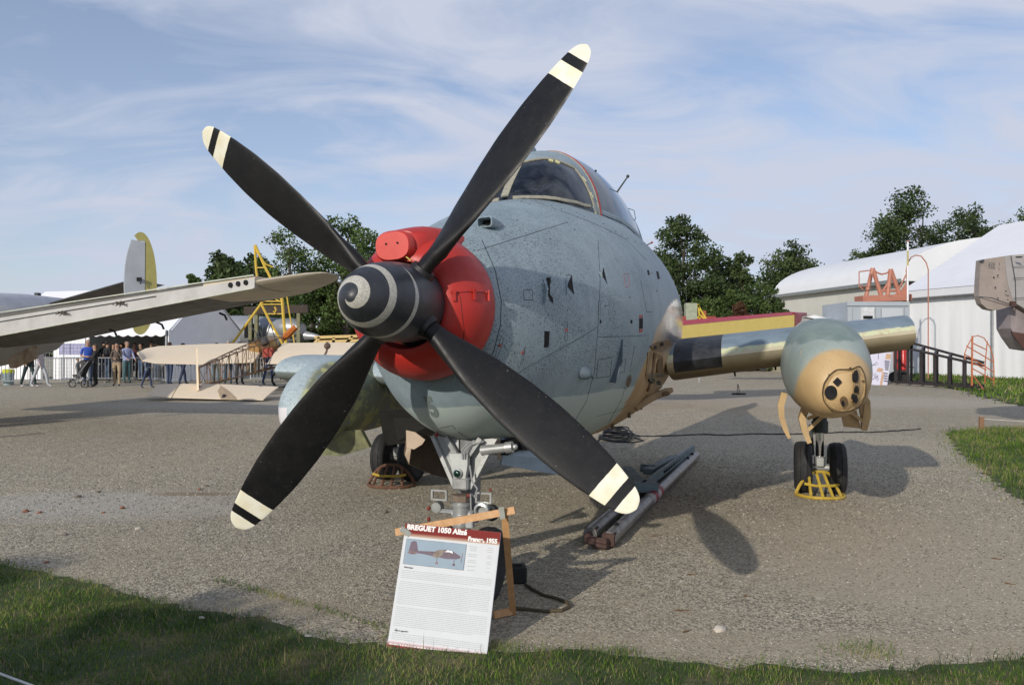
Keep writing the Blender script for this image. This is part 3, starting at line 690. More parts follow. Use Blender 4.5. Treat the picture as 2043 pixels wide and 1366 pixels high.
def cgrid(name, s0, s1, a0, a1, mats, ns=20, na=20, off=0., th=None, arch=None, parent=None):
    mb = MB(); V = []
    for i in range(ns+1):
        for j in range(na+1):
            a = a0+(a1-a0)*j/na; sa_ = s0 if not callable(s0) else s0(a); sb = s1 if not callable(s1) else s1(a)
            V.append(cpt(sa_+(sb-sa_)*i/ns, a, off))
    F = [(i*(na+1)+j, i*(na+1)+j+1, (i+1)*(na+1)+j+1, (i+1)*(na+1)+j) for i in range(ns) for j in range(na)]
    mb.add(V, F); return part(mb, name, mats, parent, smooth=80)
def glass_mat(name, tint, op, rough=.03):
    m, t, b = base_mat(name); t.nodes.remove(b)
    g = t.nodes.new('ShaderNodeBsdfGlossy'); g.inputs['Roughness'].default_value = rough; g.inputs[0].default_value = (.9, .95, 1, 1)
    tr = t.nodes.new('ShaderNodeBsdfTransparent'); tr.inputs[0].default_value = (*tint, 1)
    df = t.nodes.new('ShaderNodeBsdfDiffuse'); df.inputs[0].default_value = (.35, .38, .40, 1)
    fr = t.nodes.new('ShaderNodeFresnel'); fr.inputs[0].default_value = 1.5; o = objc(t)
    m1 = t.nodes.new('ShaderNodeMixShader'); t.links.new(mth(t, 'MULTIPLY', ramp(t, noise(t, o, 6, 5), .4, .8), op), m1.inputs[0]); t.links.new(tr.outputs[0], m1.inputs[1]); t.links.new(df.outputs[0], m1.inputs[2])
    m2 = t.nodes.new('ShaderNodeMixShader'); t.links.new(mth(t, 'ADD', fr.outputs[0], .03), m2.inputs[0]); t.links.new(m1.outputs[0], m2.inputs[1]); t.links.new(g.outputs[0], m2.inputs[2])
    t.links.new(m2.outputs[0], t.nodes['Material Output'].inputs[0]); return m
GLS = glass_mat('windscreen_glass', (.38, .44, .55), .16); GL2 = glass_mat('canopy_glass', (.34, .39, .45), .30, .08)
arch = lambda a: 2.06+.56*min(1, abs(a)/R(95))
A0 = R(40)
wtop = lambda a: 2.84-.34*(min(1, abs(a)/A0))**1.3 if abs(a) < A0 else 2.50+.125*min(1, (abs(a)-A0)/R(52))
for sg in (1, -1):
    cgrid('windscreen_pane', lambda a: 3.33, wtop, R(1.5)*sg, R(105)*sg, GLS, 18, 36)
    cgrid('canopy_pane', arch, lambda a: .55, R(12)*sg, R(104)*sg, GL2, 16, 22)
    cgrid('rear_fairing', lambda a: .55, lambda a: -2.2, R(12)*sg, R(110)*sg, FMAT, 20, 18)
cgrid('roof_panel', wtop, arch, R(-92), R(92), FMAT, 6, 44)
cgrid('canopy_roof', arch, lambda a: -2.2, R(-12), R(12), FMAT, 20, 6)
KH = M('khaki_frame', (.27, .255, .21), .55, var=.2, scale=25, col2=(.40, .38, .28)); YP = M('yellow_primer_chips', (.62, .60, .34), .6)
def cstrip(pts, wd, mat, name, h=.006):
    P = [cpt(s, a, h*.5) for s, a in pts]; mb = MB(); rings = []
    for i, p in enumerate(P):
        d = (P[min(i+1, len(P)-1)]-P[max(i-1, 0)]).normalized(); n = (cpt(*pts[i], .05)-cpt(*pts[i])).normalized(); b_ = d.cross(n).normalized()
        rings.append([p+b_*wd/2-n*h, p+b_*wd/2+n*h*.6, p+b_*wd/3+n*h, p-b_*wd/3+n*h, p-b_*wd/2+n*h*.6, p-b_*wd/2-n*h])
    mb.loft(rings); return part(mb, name, mat, smooth=30)
cstrip([(3.33-.48*k/12, 0) for k in range(13)], .062, KH, 'centre_post')
def abase(s):
    hw, zc, zt, zb = interp(FUS, s)
    for k in range(20, 130):
        p = cpt(s, R(k)); 
        if p.z > zc and (p.x/hw)**2+((p.z-zc)/(zt-zc))**2 > 1: continue
        if (p.x/hw)**2+((p.z-zc)/(zt-zc))**2 <= 1: return R(k-1)
    return R(90)
for sg in (1, -1):
    cstrip([(arch(R(q))+.012, R(q)*sg) for q in range(4, 94, 4)], .026, KH, 'windscreen_arch', .004)
    cstrip([(arch(R(q))-.012, R(q)*sg) for q in range(4, 94, 4)], .014, M('red_seal', (.36, .03, .03), .5), 'red_seal', .007)
    cstrip([(wtop(R(q))-.006, R(q)*sg) for q in range(0, 92, 4)], .040, KH, 'windscreen_frame')
    cstrip([(.55, R(q)*sg) for q in range(12, 92, 4)], .05, FMAT, 'canopy_rear_frame')
    bs = [(s, (abase(s)-R(3))*sg) for s in (3.30, 3.25, 3.15, 3.05, 2.95, 2.85, 2.75, 2.65)]; cstrip(bs, .030, KH, 'sill_frame', .008)
    bs = [(s, (abase(s)-R(2))*sg) for s in (2.6, 2.3, 2.0, 1.7, 1.4, 1.1, .8, .6)]; cstrip(bs, .05, FMAT, 'canopy_rail')
for (s, a) in ((2.72, 22), (2.68, 27), (3.1, 66), (2.98, 74), (2.86, 80), (2.52, 48), (2.55, 60)): cstrip([(s, R(a)), (s-.01, R(a+4))], .016, YP, 'primer_patch', .010)
# cockpit seen through the glass
CK = M('cockpit_black', (.012, .014, .018), .8); CS = M('cockpit_grey', (.16, .17, .18), .6)
mb = MB(); rg = []
for s in np.linspace(3.28, .5, 14):
    hw, zc, zt, zb = interp(FUS, s); chw, czt = interp(CAN, s); wd = min(chw*.96, .7)
    rg.append([(wd*math.cos(q), -s, max(zc+(zt-zc)*math.sqrt(max(0, 1-(wd*math.cos(q)/hw)**2)), 2.3)+.008) for q in np.linspace(0, PI, 15)])
mb.loft(rg, cap0=False, cap1=False, closed=False); part(mb, 'cockpit_floor', CK)
mb = MB(); mb.loft([[(x, -s, z+.02) for x, z in ((-.5, 2.75), (-.42, 2.92), (0, 2.98), (.42, 2.92), (.5, 2.75))] for s in (2.85, 2.62)]); part(mb, 'instrument_coaming', CK)
for sx in (-.27, .27):
    mb = MB(); mb.box((sx, -1.75, 3.0), (.36, .08, .5), b=.02); mb.box((sx, -1.75, 3.29), (.2, .07, .12), b=.02); part(mb, 'pilot_seat', CS, smooth=False)
mb = MB()
for k in range(5): mb.tube([(-.2+.12*k, -2.80, 2.98), (-.22+.13*k, -2.7, 3.03+.012*k), (-.1+.12*k, -2.5, 3.0)], .006, 5)
mb.tube([(.15, -2.9, 2.95), (.22, -2.6, 3.08), (.34, -2.5, 3.0), (.42, -2.7, 2.9)], .01, 6); mb.box((.40, -2.55, 2.95), (.05, .04, .07), Matrix.Rotation(.5, 3, 'Y')); part(mb, 'cockpit_fittings', M('worn_alloy', (.5, .5, .5), .4, .6), smooth=False)
part(MB().loft([[(x, -1.5, z) for x, z in ((-.62, 2.8), (-.5, 3.2), (0, 3.42), (.5, 3.2), (.62, 2.8))], [(x, -1.47, z) for x, z in ((-.62, 2.8), (-.5, 3.2), (0, 3.42), (.5, 3.2), (.62, 2.8))]]), 'rear_bulkhead', CK, smooth=False)
# canopy handle, aerials
h0 = cpt(2.56, R(86), .01); part(MB().cyl(h0+Vector((0, -.05, -.02)), h0+Vector((.02, .12, .02)), .014, .018, 8), 'red_handle', M('red_handle_paint', (.55, .04, .03), .5))
a0 = cpt(.9, R(42)); mb = MB(); mb.cyl(a0, a0+Vector((.13, -.02, .15)), .010, .008, 8); mb.ball(a0+Vector((.135, -.02, .158)), .018, 8); mb.ball(a0, .02, 8); part(mb, 'aerial', SEAM)
mb = MB(); b0 = cpt(.9, R(56)); mb.tube([b0, b0+Vector((.06, 0, -.03)), b0+Vector((.07, 0, -.12)), b0+Vector((.03, 0, -.17))], .004, 5); part(mb, 'hanging_wire', SEAM)
a1 = cpt(.6, R(80)); mb = MB(); mb.cyl(a1, a1+Vector((.09, -.02, .03)), .006, n=6); mb.ball(a1+Vector((.10, -.02, .035)), .013, 8); part(mb, 'short_probe', RED)
a2 = cpt(2.5, 0); mb = MB(); mb.slab([a2+Vector((-.01, 0, -.02)), a2+Vector((-.01, .22, -.02)), a2+Vector((-.01, .18, .07)), a2+Vector((-.01, .08, .08))], (.02, 0, 0)); part(mb, 'roof_antenna', FMAT, smooth=False)
h1 = cpt(1.8, R(38), .004); part(MB().ball(h1, .016, 8, sc_=(.6, 1.5, .6)), 'canopy_lug', SEAM)

# ---------------- wings
def foil(ch, th, n=30, blunt=1.):
    P = []
    for i in range(n):
        a = 2*PI*i/n; u = (1-math.cos(a))/2                      # 0 at leading edge
        t_ = th*ch*5*(.2969*math.sqrt(u)-.126*u-.3516*u*u+.2843*u**3-.1036*u**4)
        P.append((u*ch, t_*(1 if a < PI else -.85)))
    return P
def wing_mat():
    m, t, b = base_mat('wing_skin'); o = objc(t); X, Yc, Z = xyz(t, o)
    # stripped leading edge: bare metal between khaki primer below and grey paint above
    lez = mth(t, 'ADD', mth(t, 'ADD', 1.284, mth(t, 'MULTIPLY', mth(t, 'GREATER_THAN', X, 0.), .099)), mth(t, 'MAXIMUM', mth(t, 'MULTIPLY', X, .0687), mth(t, 'MULTIPLY', X, -.086)))
    h = mth(t, 'SUBTRACT', Z, lez); hn = mth(t, 'ADD', h, mth(t, 'MULTIPLY', mth(t, 'SUBTRACT', noise(t, o, 11, 6, .7), .5), .07))
    port = mth(t, 'GREATER_THAN', X, 0.)
    grey = mixc(t, ramp(t, noise(t, o, 5, 5), .35, .7), (.21, .27, .32), (.15, .20, .24))
    metal_c = mixc(t, ramp(t, noise(t, o, 2.5, 5), .3, .7), (.62, .56, .42), (.45, .38, .24))
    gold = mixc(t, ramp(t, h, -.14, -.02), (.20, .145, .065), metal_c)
    up = ramp(t, hn, .062, .072); up2 = mth(t, 'MULTIPLY', ramp(t, hn, .022, .030), mth(t, 'SUBTRACT', 1., up))
    c = mixc(t, up, gold, grey); c = mixc(t, mth(t, 'MULTIPLY', up2, ramp(t, noise(t, o, 22, 4, .7), .40, .48)), c, (.54, .57, .36))
    blk = mth(t, 'MULTIPLY', mth(t, 'MULTIPLY', mth(t, 'GREATER_THAN', X, 1.10), mth(t, 'LESS_THAN', X, 1.53)), mth(t, 'GREATER_THAN', h, -.10))
    dk = mixc(t, ramp(t, noise(t, o, 12, 4), .4, .6), (.014, .016, .02), (.03, .033, .04)); c = mixc(t, blk, c, dk)
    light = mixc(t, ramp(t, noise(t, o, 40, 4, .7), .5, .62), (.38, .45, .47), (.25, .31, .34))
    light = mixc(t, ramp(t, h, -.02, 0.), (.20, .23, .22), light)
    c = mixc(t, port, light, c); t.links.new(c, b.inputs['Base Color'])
    mtl = mth(t, 'MULTIPLY', mth(t, 'MULTIPLY', port, mth(t, 'SUBTRACT', 1., up)), mth(t, 'SUBTRACT', 1., mth(t, 'MAXIMUM', blk, up2)))
    t.links.new(mth(t, 'MULTIPLY', mtl, .5), b.inputs['Metallic']); t.links.new(ramp(t, noise(t, o, 14, 4), .3, .7, .50, .66), b.inputs['Roughness'])
    bump(t, b, noise(t, o, 6, 4), .08, .02); return m
WM = wing_mat()
def wing(x0, x1, le0, le1, ch0, ch1, z0, z1, th, mat, name='wing', n=8, label=None):
    mb = MB(); rg = []
    for k in range(n+1):
        u = k/n; x = x0+(x1-x0)*u; le = le0+(le1-le0)*u; ch = ch0+(ch1-ch0)*u; z = z0+(z1-z0)*u
        rg.append([(x, -(le-px_), z+pz) for px_, pz in foil(ch, th)])
    mb.loft(rg); o = part(mb, name, mat, smooth=50, label=label); return o, BVHTree.FromPolygons(mb.v, mb.f)
WZ = lambda x: 1.335+.115*abs(x)
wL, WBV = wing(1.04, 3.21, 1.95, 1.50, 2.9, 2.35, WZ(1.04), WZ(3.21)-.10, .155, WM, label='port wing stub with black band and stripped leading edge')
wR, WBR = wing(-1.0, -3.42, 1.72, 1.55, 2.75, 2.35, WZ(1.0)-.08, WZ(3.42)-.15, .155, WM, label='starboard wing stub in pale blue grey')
wing(.55, 1.039, 1.50, 1.62, 2.3, 2.5, WZ(.75), WZ(1.04), .13, M('sand_primer', (.40, .28, .155), .6, var=.25, scale=8), 'wing_root')
# open structure between fuselage and wing leading edge
SP_ = M('sand_primer', (.40, .28, .155), .6); SPD = M('brown_primer', (.20, .13, .07), .7)
def plate(pts, s, th, mat, name): return part(MB().slab([PS(x, y, s) for x, y in pts], (0, th, 0)), name, mat, smooth=False)
for pts, mt, nm, th in (([(1291, 703), (1302, 700), (1317, 708), (1321, 740), (1319, 772), (1302, 786), (1286, 794), (1287, 748)], SP_, 'root_rib', .010), ([(1296, 690), (1310, 682), (1334, 676), (1338, 688), (1320, 700), (1302, 698)], SPD, 'upper_bracket', .012),
        ([(1302, 702), (1306, 703), (1293, 776), (1289, 780)], SPD, 'brace', .02), ([(1320, 711), (1313, 716), (1309, 728), (1309, 742), (1320, 740)], SPD, 'rib_recess', .014), ([(1310, 745), (1320, 745), (1320, 752), (1309, 751)], SPD, 'rib_recess', .014)):
    decal(pts, mt, nm, th=th)
for x, y, r_ in ((1298, 757, 5.5), (1304, 692, 2.6), (1318, 686, 3), (1313, 763, 3.2)):
    decal([(x+r_*math.cos(q), y+r_*1.15*math.sin(q)) for q in np.linspace(0, 2*PI, 13)[:-1]], DARK, 'lightening_hole', th=.017)
for k in range(4): seam([(1290, 745+2.6*k), (1320, 744+2*k)], .0035, M('aluminium_pipe', (.6, .55, .45), .35, .8), 'pipe', off=.016, step=5)
for k in range(3): seam([(1293, 752+2*k), (1306, 757+4*k), (1320, 760+5*k)], .003, M('aluminium_pipe', (.6, .55, .45), .35, .8), 'wire', off=.016, step=5)
part(MB().tube([PS(1268, 815, 2.1), PS(1288, 800, 2.05), PS(1308, 789, 1.95), PS(1330, 781, 1.9), PS(1342, 777, 1.88)], [.03, .035, .035, .035, .02], 8), 'wing_root_fairing', SP_)
part(MB().ball(PS(1326, 785, 1.93), .035, 10, sc_=(1.5, 1, .7)), 'fairing_knob', SPD)
# hooks below the wings and lugs above
for x_ in (1.62, 2.0, 3.2): part(MB().tube([(x_, -1.3, WZ(x_)-.17), (x_, -1.3, WZ(x_)-.22), (x_, -1.26, WZ(x_)-.235)], .010, 6), 'tie_down_hook', DARK)
for x_ in (-2.55, -2.2): part(MB().cyl((x_, -1.0, WZ(x_)+.14), (x_, -1.0, WZ(x_)+.26), .012, n=6), 'fold_lug', SEAM)

# ---------------- undercarriage nacelles on the wings
def nac_mat(side):
    m, t, b = base_mat('nacelle_paint_%s' % ('port' if side > 0 else 'starboard')); o = objc(t); X, Yc, Z = xyz(t, o); nz = mth(t, 'MULTIPLY', mth(t, 'SUBTRACT', noise(t, o, 4.5, 6, .65), .5), 1.)
    if side > 0:
        pale = mixc(t, ramp(t, noise(t, o, 3, 5), .35, .7), (.34, .39, .36), (.26, .31, .29))
        green = mixc(t, ramp(t, noise(t, o, 6, 5), .35, .7), (.16, .215, .20), (.23, .285, .26))
        sand = mixc(t, ramp(t, noise(t, o, 5, 5), .35, .7), (.52, .36, .175), (.44, .30, .145))
        up = ramp(t, mth(t, 'ADD', Z, mth(t, 'MULTIPLY', nz, .16)), 1.565, 1.585)
        c = mixc(t, up, pale, green)
        dd = mth(t, 'ADD', mth(t, 'POWER', mth(t, 'DIVIDE', mth(t, 'SUBTRACT', X, 2.44), .325), 2.), mth(t, 'POWER', mth(t, 'DIVIDE', mth(t, 'SUBTRACT', Z, 1.10), .41), 2.))
        fr_ = mth(t, 'MULTIPLY', ramp(t, mth(t, 'ADD', dd, mth(t, 'MULTIPLY', nz, .15)), .9, 1.06, 1., 0.), ramp(t, Yc, -1.5, -1.7, 0., 1.))
        c = mixc(t, fr_, c, sand)
        c = mixc(t, mth(t, 'MULTIPLY', ramp(t, Z, 1.12, 1.0), .9), c, sand)
    else:
        gy = mixc(t, ramp(t, noise(t, o, 48, 4, .7), .52, .62), (.38, .45, .47), (.24, .30, .32))
        olive = mixc(t, ramp(t, noise(t, o, 5, 5), .35, .7), (.17, .185, .125), (.25, .26, .18))
        yel = ramp(t, noise(t, o, 5.5, 6, .7, .4), .52, .57); olive = mixc(t, yel, olive, (.40, .40, .17)); olive = mixc(t, ramp(t, noise(t, o, 3.1, 4), .60, .64), olive, (.16, .21, .26))
        inb = ramp(t, mth(t, 'ADD', X, mth(t, 'MULTIPLY', nz, .05)), -2.40, -2.34); inb = mth(t, 'MULTIPLY', inb, ramp(t, mth(t, 'ADD', Z, mth(t, 'MULTIPLY', nz, .05)), 1.66, 1.62))
        c = mixc(t, inb, gy, olive)
        wt = mth(t, 'MULTIPLY', mth(t, 'MULTIPLY', ramp(t, Yc, -2.38, -2.36, 1., 0.), mth(t, 'LESS_THAN', X, -2.50)), mth(t, 'LESS_THAN', Z, 1.22)); c = mixc(t, wt, c, (.62, .60, .61))
    c = mixc(t, mth(t, 'MULTIPLY', ramp(t, noise(t, o, 70, 3, .7), .6, .68), .3), c, (.05, .05, .04))
    t.links.new(c, b.inputs['Base Color']); t.links.new(ramp(t, noise(t, o, 10, 4), .3, .7, .42, .58), b.inputs['Roughness']); bump(t, b, noise(t, o, 5, 4), .12, .02); return m
def nacelle(xc, side):
    tab = [(2.74, .02, 1.19, 1.22, 1.16), (2.725, .10, 1.20, 1.30, 1.09), (2.68, .16, 1.21, 1.39, 1.03), (2.58, .235, 1.25, 1.51, .985), (2.38, .305, 1.30, 1.65, .945), (2.1, .35, 1.33, 1.74, .925), (1.7, .368, 1.36, 1.785, .92),
           (1.0, .36, 1.38, 1.79, .93), (.2, .33, 1.42, 1.76, .98), (-.8, .25, 1.47, 1.68, 1.12), (-1.6, .10, 1.5, 1.56, 1.36), (-1.8, .02, 1.5, 1.52, 1.48)]
    mb = MB(); rg = []
    for s in [2.74, 2.735, 2.725, 2.705, 2.68, 2.64, 2.58, 2.54, 2.44, 2.3, 2.15, 1.95]+list(np.arange(1.75, -1.8, -.2))+[-1.8]:
        rg.append([(x+xc, y, z-(.07 if side < 0 else 0)) for x, y, z in ring(s, 2.1, tab)])
    mb.loft(rg); o = part(mb, 'nacelle', nac_mat(side), smooth=60, label='port nacelle, pale green above and sand yellow in front' if side > 0 else 'starboard nacelle, speckled grey with white nose and flaking olive side')
    return o, BVHTree.FromPolygons(mb.v, mb.f)
nL, NBV = nacelle(2.41, 1); nR, NBR = nacelle(-2.46, -1)
# launcher face plate of the port nacelle
SAND = M('sand_paint', (.50, .345, .165), .45, var=.15, scale=6)
face = [(1668, 738), (1690, 738), (1703, 736), (1708, 731), (1714, 731), (1722, 745), (1726, 768), (1724, 790), (1715, 808), (1698, 818), (1678, 821), (1658, 815), (1645, 800), (1641, 783), (1644, 765), (1654, 750)]
seam(face, .005, M('dark_sand_gap', (.10, .065, .03), .7), 'plate_gap', NBV, nL, closed=True, step=3, off=.012)
cxp, cyp = 1684, 778
decal([(cxp+(x-cxp)*.96, cyp+(y-cyp)*.96) for x, y in face], SAND, 'launcher_plate', NBV, .012, parent=nL)
def disc_on(px, py, rx, ry, nm, mat, th, n=18, par=nL, sk=0.):
    h_ = hit(px, py, NBV)
    if not h_: return
    cpt_, n_ = h_; P = []
    for i in range(n):
        q = 2*PI*i/n; hh = hit(px+rx*math.cos(q)+sk*math.sin(q), py+ry*math.sin(q), NBV)
        if not hh: return
        P.append(hh[0])
    part(MB().slab([p-n_*.02 for p in P], n_*(.02+th)), nm, mat, par, smooth=False)
disc_on(1658, 782, 12.5, 13.5, 'launch_tube_mouth', DARK, .026, 20); disc_on(1683, 799, 7.5, 9, 'launch_tube_mouth', M('brown_bore', (.14, .085, .04), .6), .02, 16)
disc_on(1680, 802, 3, 6, 'launch_tube_mouth', DARK, .026, 10)
disc_on(1670, 762, 9, 9, 'diamond_opening', DARK, .026, 4)
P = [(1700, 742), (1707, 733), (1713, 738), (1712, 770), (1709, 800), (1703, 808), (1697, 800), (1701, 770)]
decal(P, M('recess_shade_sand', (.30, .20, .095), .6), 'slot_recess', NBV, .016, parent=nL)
disc_on(1703, 752, 3.2, 12, 'slot_opening', DARK, .034, 12); disc_on(1704, 776, 2.4, 7, 'slot_opening', DARK, .034, 4); disc_on(1701, 793, 3, 8.5, 'slot_opening', DARK, .036, 12)
seam([(1598, 700), (1595, 740), (1600, 780), (1618, 815), (1640, 834)], .004, SAND, 'nacelle_rim', NBV, nL)
for x_, y_ in ((1654, 748), (1695, 735), (1720, 760), (1700, 816), (1660, 817)): disc_on(x_, y_, 1.4, 1.4, 'screw', M('dark_sand_gap', (.10, .065, .03), .7), .016, 6)
# door brackets below the nacelles
def horn(P, wd, name, mat, parent=None, frame=True):
    mb = MB(); rg = []
    for i, (p, t_) in enumerate(P):
        p = Vector(p); a = Vector(P[min(i+1, len(P)-1)][0])-Vector(P[max(i-1, 0)][0]); a.normalize(); s_ = Vector((0, 1, 0)); q = a.cross(s_).normalized()
        rg.append([p+q*t_-s_*wd, p+q*t_+s_*wd, p-q*t_+s_*wd, p-q*t_-s_*wd])
    mb.loft(rg); return part(mb, name, mat, parent, smooth=False, frame=frame)
horn([((2.07, -1.2, 1.10), .03), ((2.03, -1.2, .98), .03), ((2.03, -1.2, .86), .026), ((2.06, -1.2, .74), .022), ((2.09, -1.2, .66), .014)], .05, 'door_bracket', SAND)
horn([((2.24, -1.55, .98), .03), ((2.20, -1.55, .88), .03), ((2.215, -1.55, .77), .026), ((2.25, -1.55, .66), .02)], .12, 'gear_door', SAND)
mb = MB(); mb.bar((2.24, -1.68, .78), (2.42, -1.68, .94), .02, .03); mb.bar((2.24, -1.68, .88), (2.36, -1.68, .93), .02, .03); part(mb, 'door_strut', SAND, smooth=False)
horn([((2.73, -1.2, 1.10), .04), ((2.775, -1.2, .98), .05), ((2.78, -1.2, .85), .04), ((2.76, -1.2, .72), .02)], .07, 'door_bracket', SAND)
mb = MB(); mb.bar((2.76, -1.28, .80), (2.62, -1.28, .92), .02, .03); mb.bar((2.74, -1.28, .73), (2.78, -1.28, .97), .03, .02); mb.slab([(2.56, -1.25, .90), (2.58, -1.25, .76), (2.73, -1.25, .74), (2.70, -1.25, .92)], (0, .03, 0)); part(mb, 'door_strut', SAND, smooth=False)
OL = M('olive_flaking', (.12, .13, .09), .6, var=.3, scale=5, col2=(.34, .34, .16))
mb = MB(); mb.slab([(-2.72, -2.1, .93), (-2.06, -2.1, .93), (-2.02, -2.0, .74), (-2.35, -2.0, .66), (-2.7, -2.0, .67)], (0, .06, 0)); part(mb, 'gear_door', OL, smooth=False)
mb = MB(); mb.slab([(-1.9, -2.0, 1.12), (-1.05, -1.7, 1.10), (-1.12, -1.3, .83), (-1.55, -1.4, .74), (-2.0, -1.7, .72)], (0.02, .05, 0)); part(mb, 'gear_bay_wall', M('grimy_dark_metal', (.035, .036, .034), .7), smooth=False)
seam([(690, 858), (730, 862), (765, 850)], .006, DARK, 'door_gap', NBR, nR)

# ---------------- main wheels (level frame)
TY = M('tyre_rubber', (.022, .022, .023), .75, var=.25, scale=12); RIM = M('wheel_grey', (.25, .26, .25), .5, .3); DG = M('dark_green_leg', (.022, .035, .030), .5); CH = M('chrome', (.75, .75, .75), .08, 1., var=.03); CAST = M('cast_alloy', (.42, .43, .42), .45, .5)
def wheel(x, y, r, wd, parent, rimr=.55):
    o = bpy.data.objects.new('wheel', None); COL.objects.link(o); o.parent = parent; o.location = (x, y, r)
    h = wd/2; pr = [(-h*.72, r*rimr), (-h*.96, r*.72), (-h, r*.84), (-h*.82, r*.95), (-h*.4, r*.995), (-h*.36, r*.98), (-h*.32, r), (h*.32, r), (h*.36, r*.98), (h*.4, r*.995), (h*.82, r*.95), (h, r*.84), (h*.96, r*.72), (h*.72, r*rimr)]
    MB().lathe((0, 0, 0), (1, 0, 0), pr, 40).build('tyre', TY, o, 50)
    MB().lathe((0, 0, 0), (1, 0, 0), [(-h*.74, .02), (-h*.70, r*.25), (-h*.5, r*.3), (-h*.5, r*.5), (-h*.7, r*rimr), (h*.7, r*rimr), (h*.5, r*.5), (h*.5, r*.3), (h*.7, r*.25), (h*.74, .02)], 28).build('rim', RIM, o, 40)
    return o
def main_leg(x, y, sg, hz):
    for dx in (-.182, .182): wheel(x+dx, y, .29, .185, plane)
    part(MB().cyl((x-.10, y, .29), (x+.10, y, .29), .045, n=14), 'axle', CAST, frame=False)
    mb = MB(); mb.cyl((x, y, .305), (x, y, .42), .055, .062, 14); mb.box((x, y-.04, .36), (.10, .08, .12), b=.015); part(mb, 'fork', CAST, frame=False)
    part(MB().cyl((x, y, .40), (x, y, hz), .045, n=24), 'piston', CH, frame=False)
    mb = MB(); mb.cyl((x, y, hz-.02), (x, y, 1.3), .078, .08, 18); mb.cyl((x, y, hz-.03), (x, y, hz+.10), .092, n=18); part(mb, 'leg_cylinder', DG, frame=False)
    mb = MB(); mb.bar((x-.075, y+.05, .42), (x-.095, y+.06, hz+.05), .03, .04); mb.bar((x+.02, y-.085, hz), (x+.02, y-.085, hz+.2), .04, .02); part(mb, 'torque_link', DG, smooth=False, frame=False)
main_leg(2.50, 0.36, 1, .72); main_leg(-2.42, -.40, -1, .56)
part(MB().tube([(-2.27, -.51, .30), (-2.28, -.52, .45), (-2.29, -.5, .6), (-2.28, -.5, .8)], .012, 6), 'brake_hose', CH, frame=False)

# ---------------- nose leg
NS = -4.47
SIL = M('silver_paint', (.46, .47, .46), .38, .55, var=.12, scale=12)
def npart(mb, name, mat, smooth=True, label=None): return part(mb, name, mat, smooth=smooth, frame=False, label=label)
mb = MB(); zt_ = 1.07; zb_ = .735
for sx in (-1, 1):
    mb.slab([(sx*.235, NS-.01, zt_), (sx*.205, NS-.01, zt_), (sx*.035, NS-.03, zb_), (sx*.062, NS-.03, zb_)], (0, .05, 0)); mb.slab([(sx*.215, NS+.035, zt_), (sx*.05, NS+.035, zt_-.02), (sx*.035, NS+.02, zb_)], (0, .012, 0))
    mb.bar((sx*.12, NS-.01, zt_+.0), (sx*.045, NS-.02, zt_-.11), .02, .03)
mb.box((0, NS-.035, .775), (.11, .07, .085), b=.012); npart(mb, 'nose_leg_frame', SIL, False)
mb = MB(); mb.slab([(-.075, NS-.06, .97), (.05, NS-.06, .97), (.05, NS-.06, .90), (.035, NS-.065, .80), (-.04, NS-.065, .80), (-.07, NS-.06, .90)], (0, .05, 0)); npart(mb, 'lamp_bracket', M('pale_grey_bracket', (.50, .52, .50), .5), False)
mb = MB(); mb.lathe((-.012, NS-.06, .845), (0, -1, 0), [(0, .03), (.02, .031), (.024, .026)], 18); npart(mb, 'lamp_housing', SIL); npart(MB().lathe((-.012, NS-.083, .845), (0, -1, 0), [(0, .026), (.008, .018), (.011, .004)], 16), 'green_lens', M('green_glass', (.006, .03, .02), .05))
mb = MB(); mb.cyl((0, NS+.09, .50), (0, NS+.13, 1.15), .075, .085, 18); npart(mb, 'leg_cylinder', M('grey_leg', (.20, .21, .21), .45))
mb = MB(); mb.cyl((.13, NS-.0, .99), (.32, NS-.02, 1.02), .035, .03, 14); mb.cyl((.30, NS-.02, 1.017), (.345, NS-.02, 1.024), .038, n=14); mb.ball((.36, NS-.02, 1.025), .02, 8); npart(mb, 'steering_jack', SIL)
mb = MB(); mb.tube([(.02, NS-.07, .94), (.02, NS-.08, 1.0), (.05, NS-.05, 1.04), (.12, NS, 1.06)], .006, 6); mb.tube([(.035, NS-.07, .94), (.035, NS-.08, .99), (.065, NS-.05, 1.03), (.14, NS, 1.05)], .006, 6)
mb.tube([(.07, NS-.07, .90), (.09, NS-.08, .80), (.13, NS-.09, .755), (.11, NS-.09, .70), (.08, NS-.08, .72), (.085, NS-.08, .60), (.09, NS-.08, .55)], .006, 6); npart(mb, 'hydraulic_hose', M('grey_hose', (.35, .36, .36), .4))
mb = MB(); mb.cyl((0, NS-.03, .40), (0, NS-.03, .655), .058, .058, 20); mb.cyl((0, NS-.03, .655), (0, NS-.03, .68), .048, n=20)
for z_ in (.44, .50, .56, .63): mb.cyl((0, NS-.03, z_), (0, NS-.03, z_+.018), .069, n=20)
npart(mb, 'torsion_collar', SIL, 40)
mb = MB(); mb.box((0, NS-.03, .585), (.34, .05, .034), b=.01); mb.box((-.13, NS-.03, .45), (.16, .04, .016), b=.004); mb.cyl((-.17, NS-.06, .61), (-.17, NS, .61), .034, .034, 16); npart(mb, 'steering_beam', SIL, False)
mb = MB()
for sx in (-1, 1):
    x0_, x1_ = (.105*sx, .205*sx)
    for z_ in (.66, .72): mb.bar((x0_, NS-.04, z_), (x1_, NS-.04, z_), .012, .012)
    mb.bar((x1_, NS-.04, .655), (x1_, NS-.04, .725), .016, .012); mb.bar((x0_, NS-.04, .655), (x0_, NS-.04, .725), .014, .012)
npart(mb, 'link_frame', SIL, False)
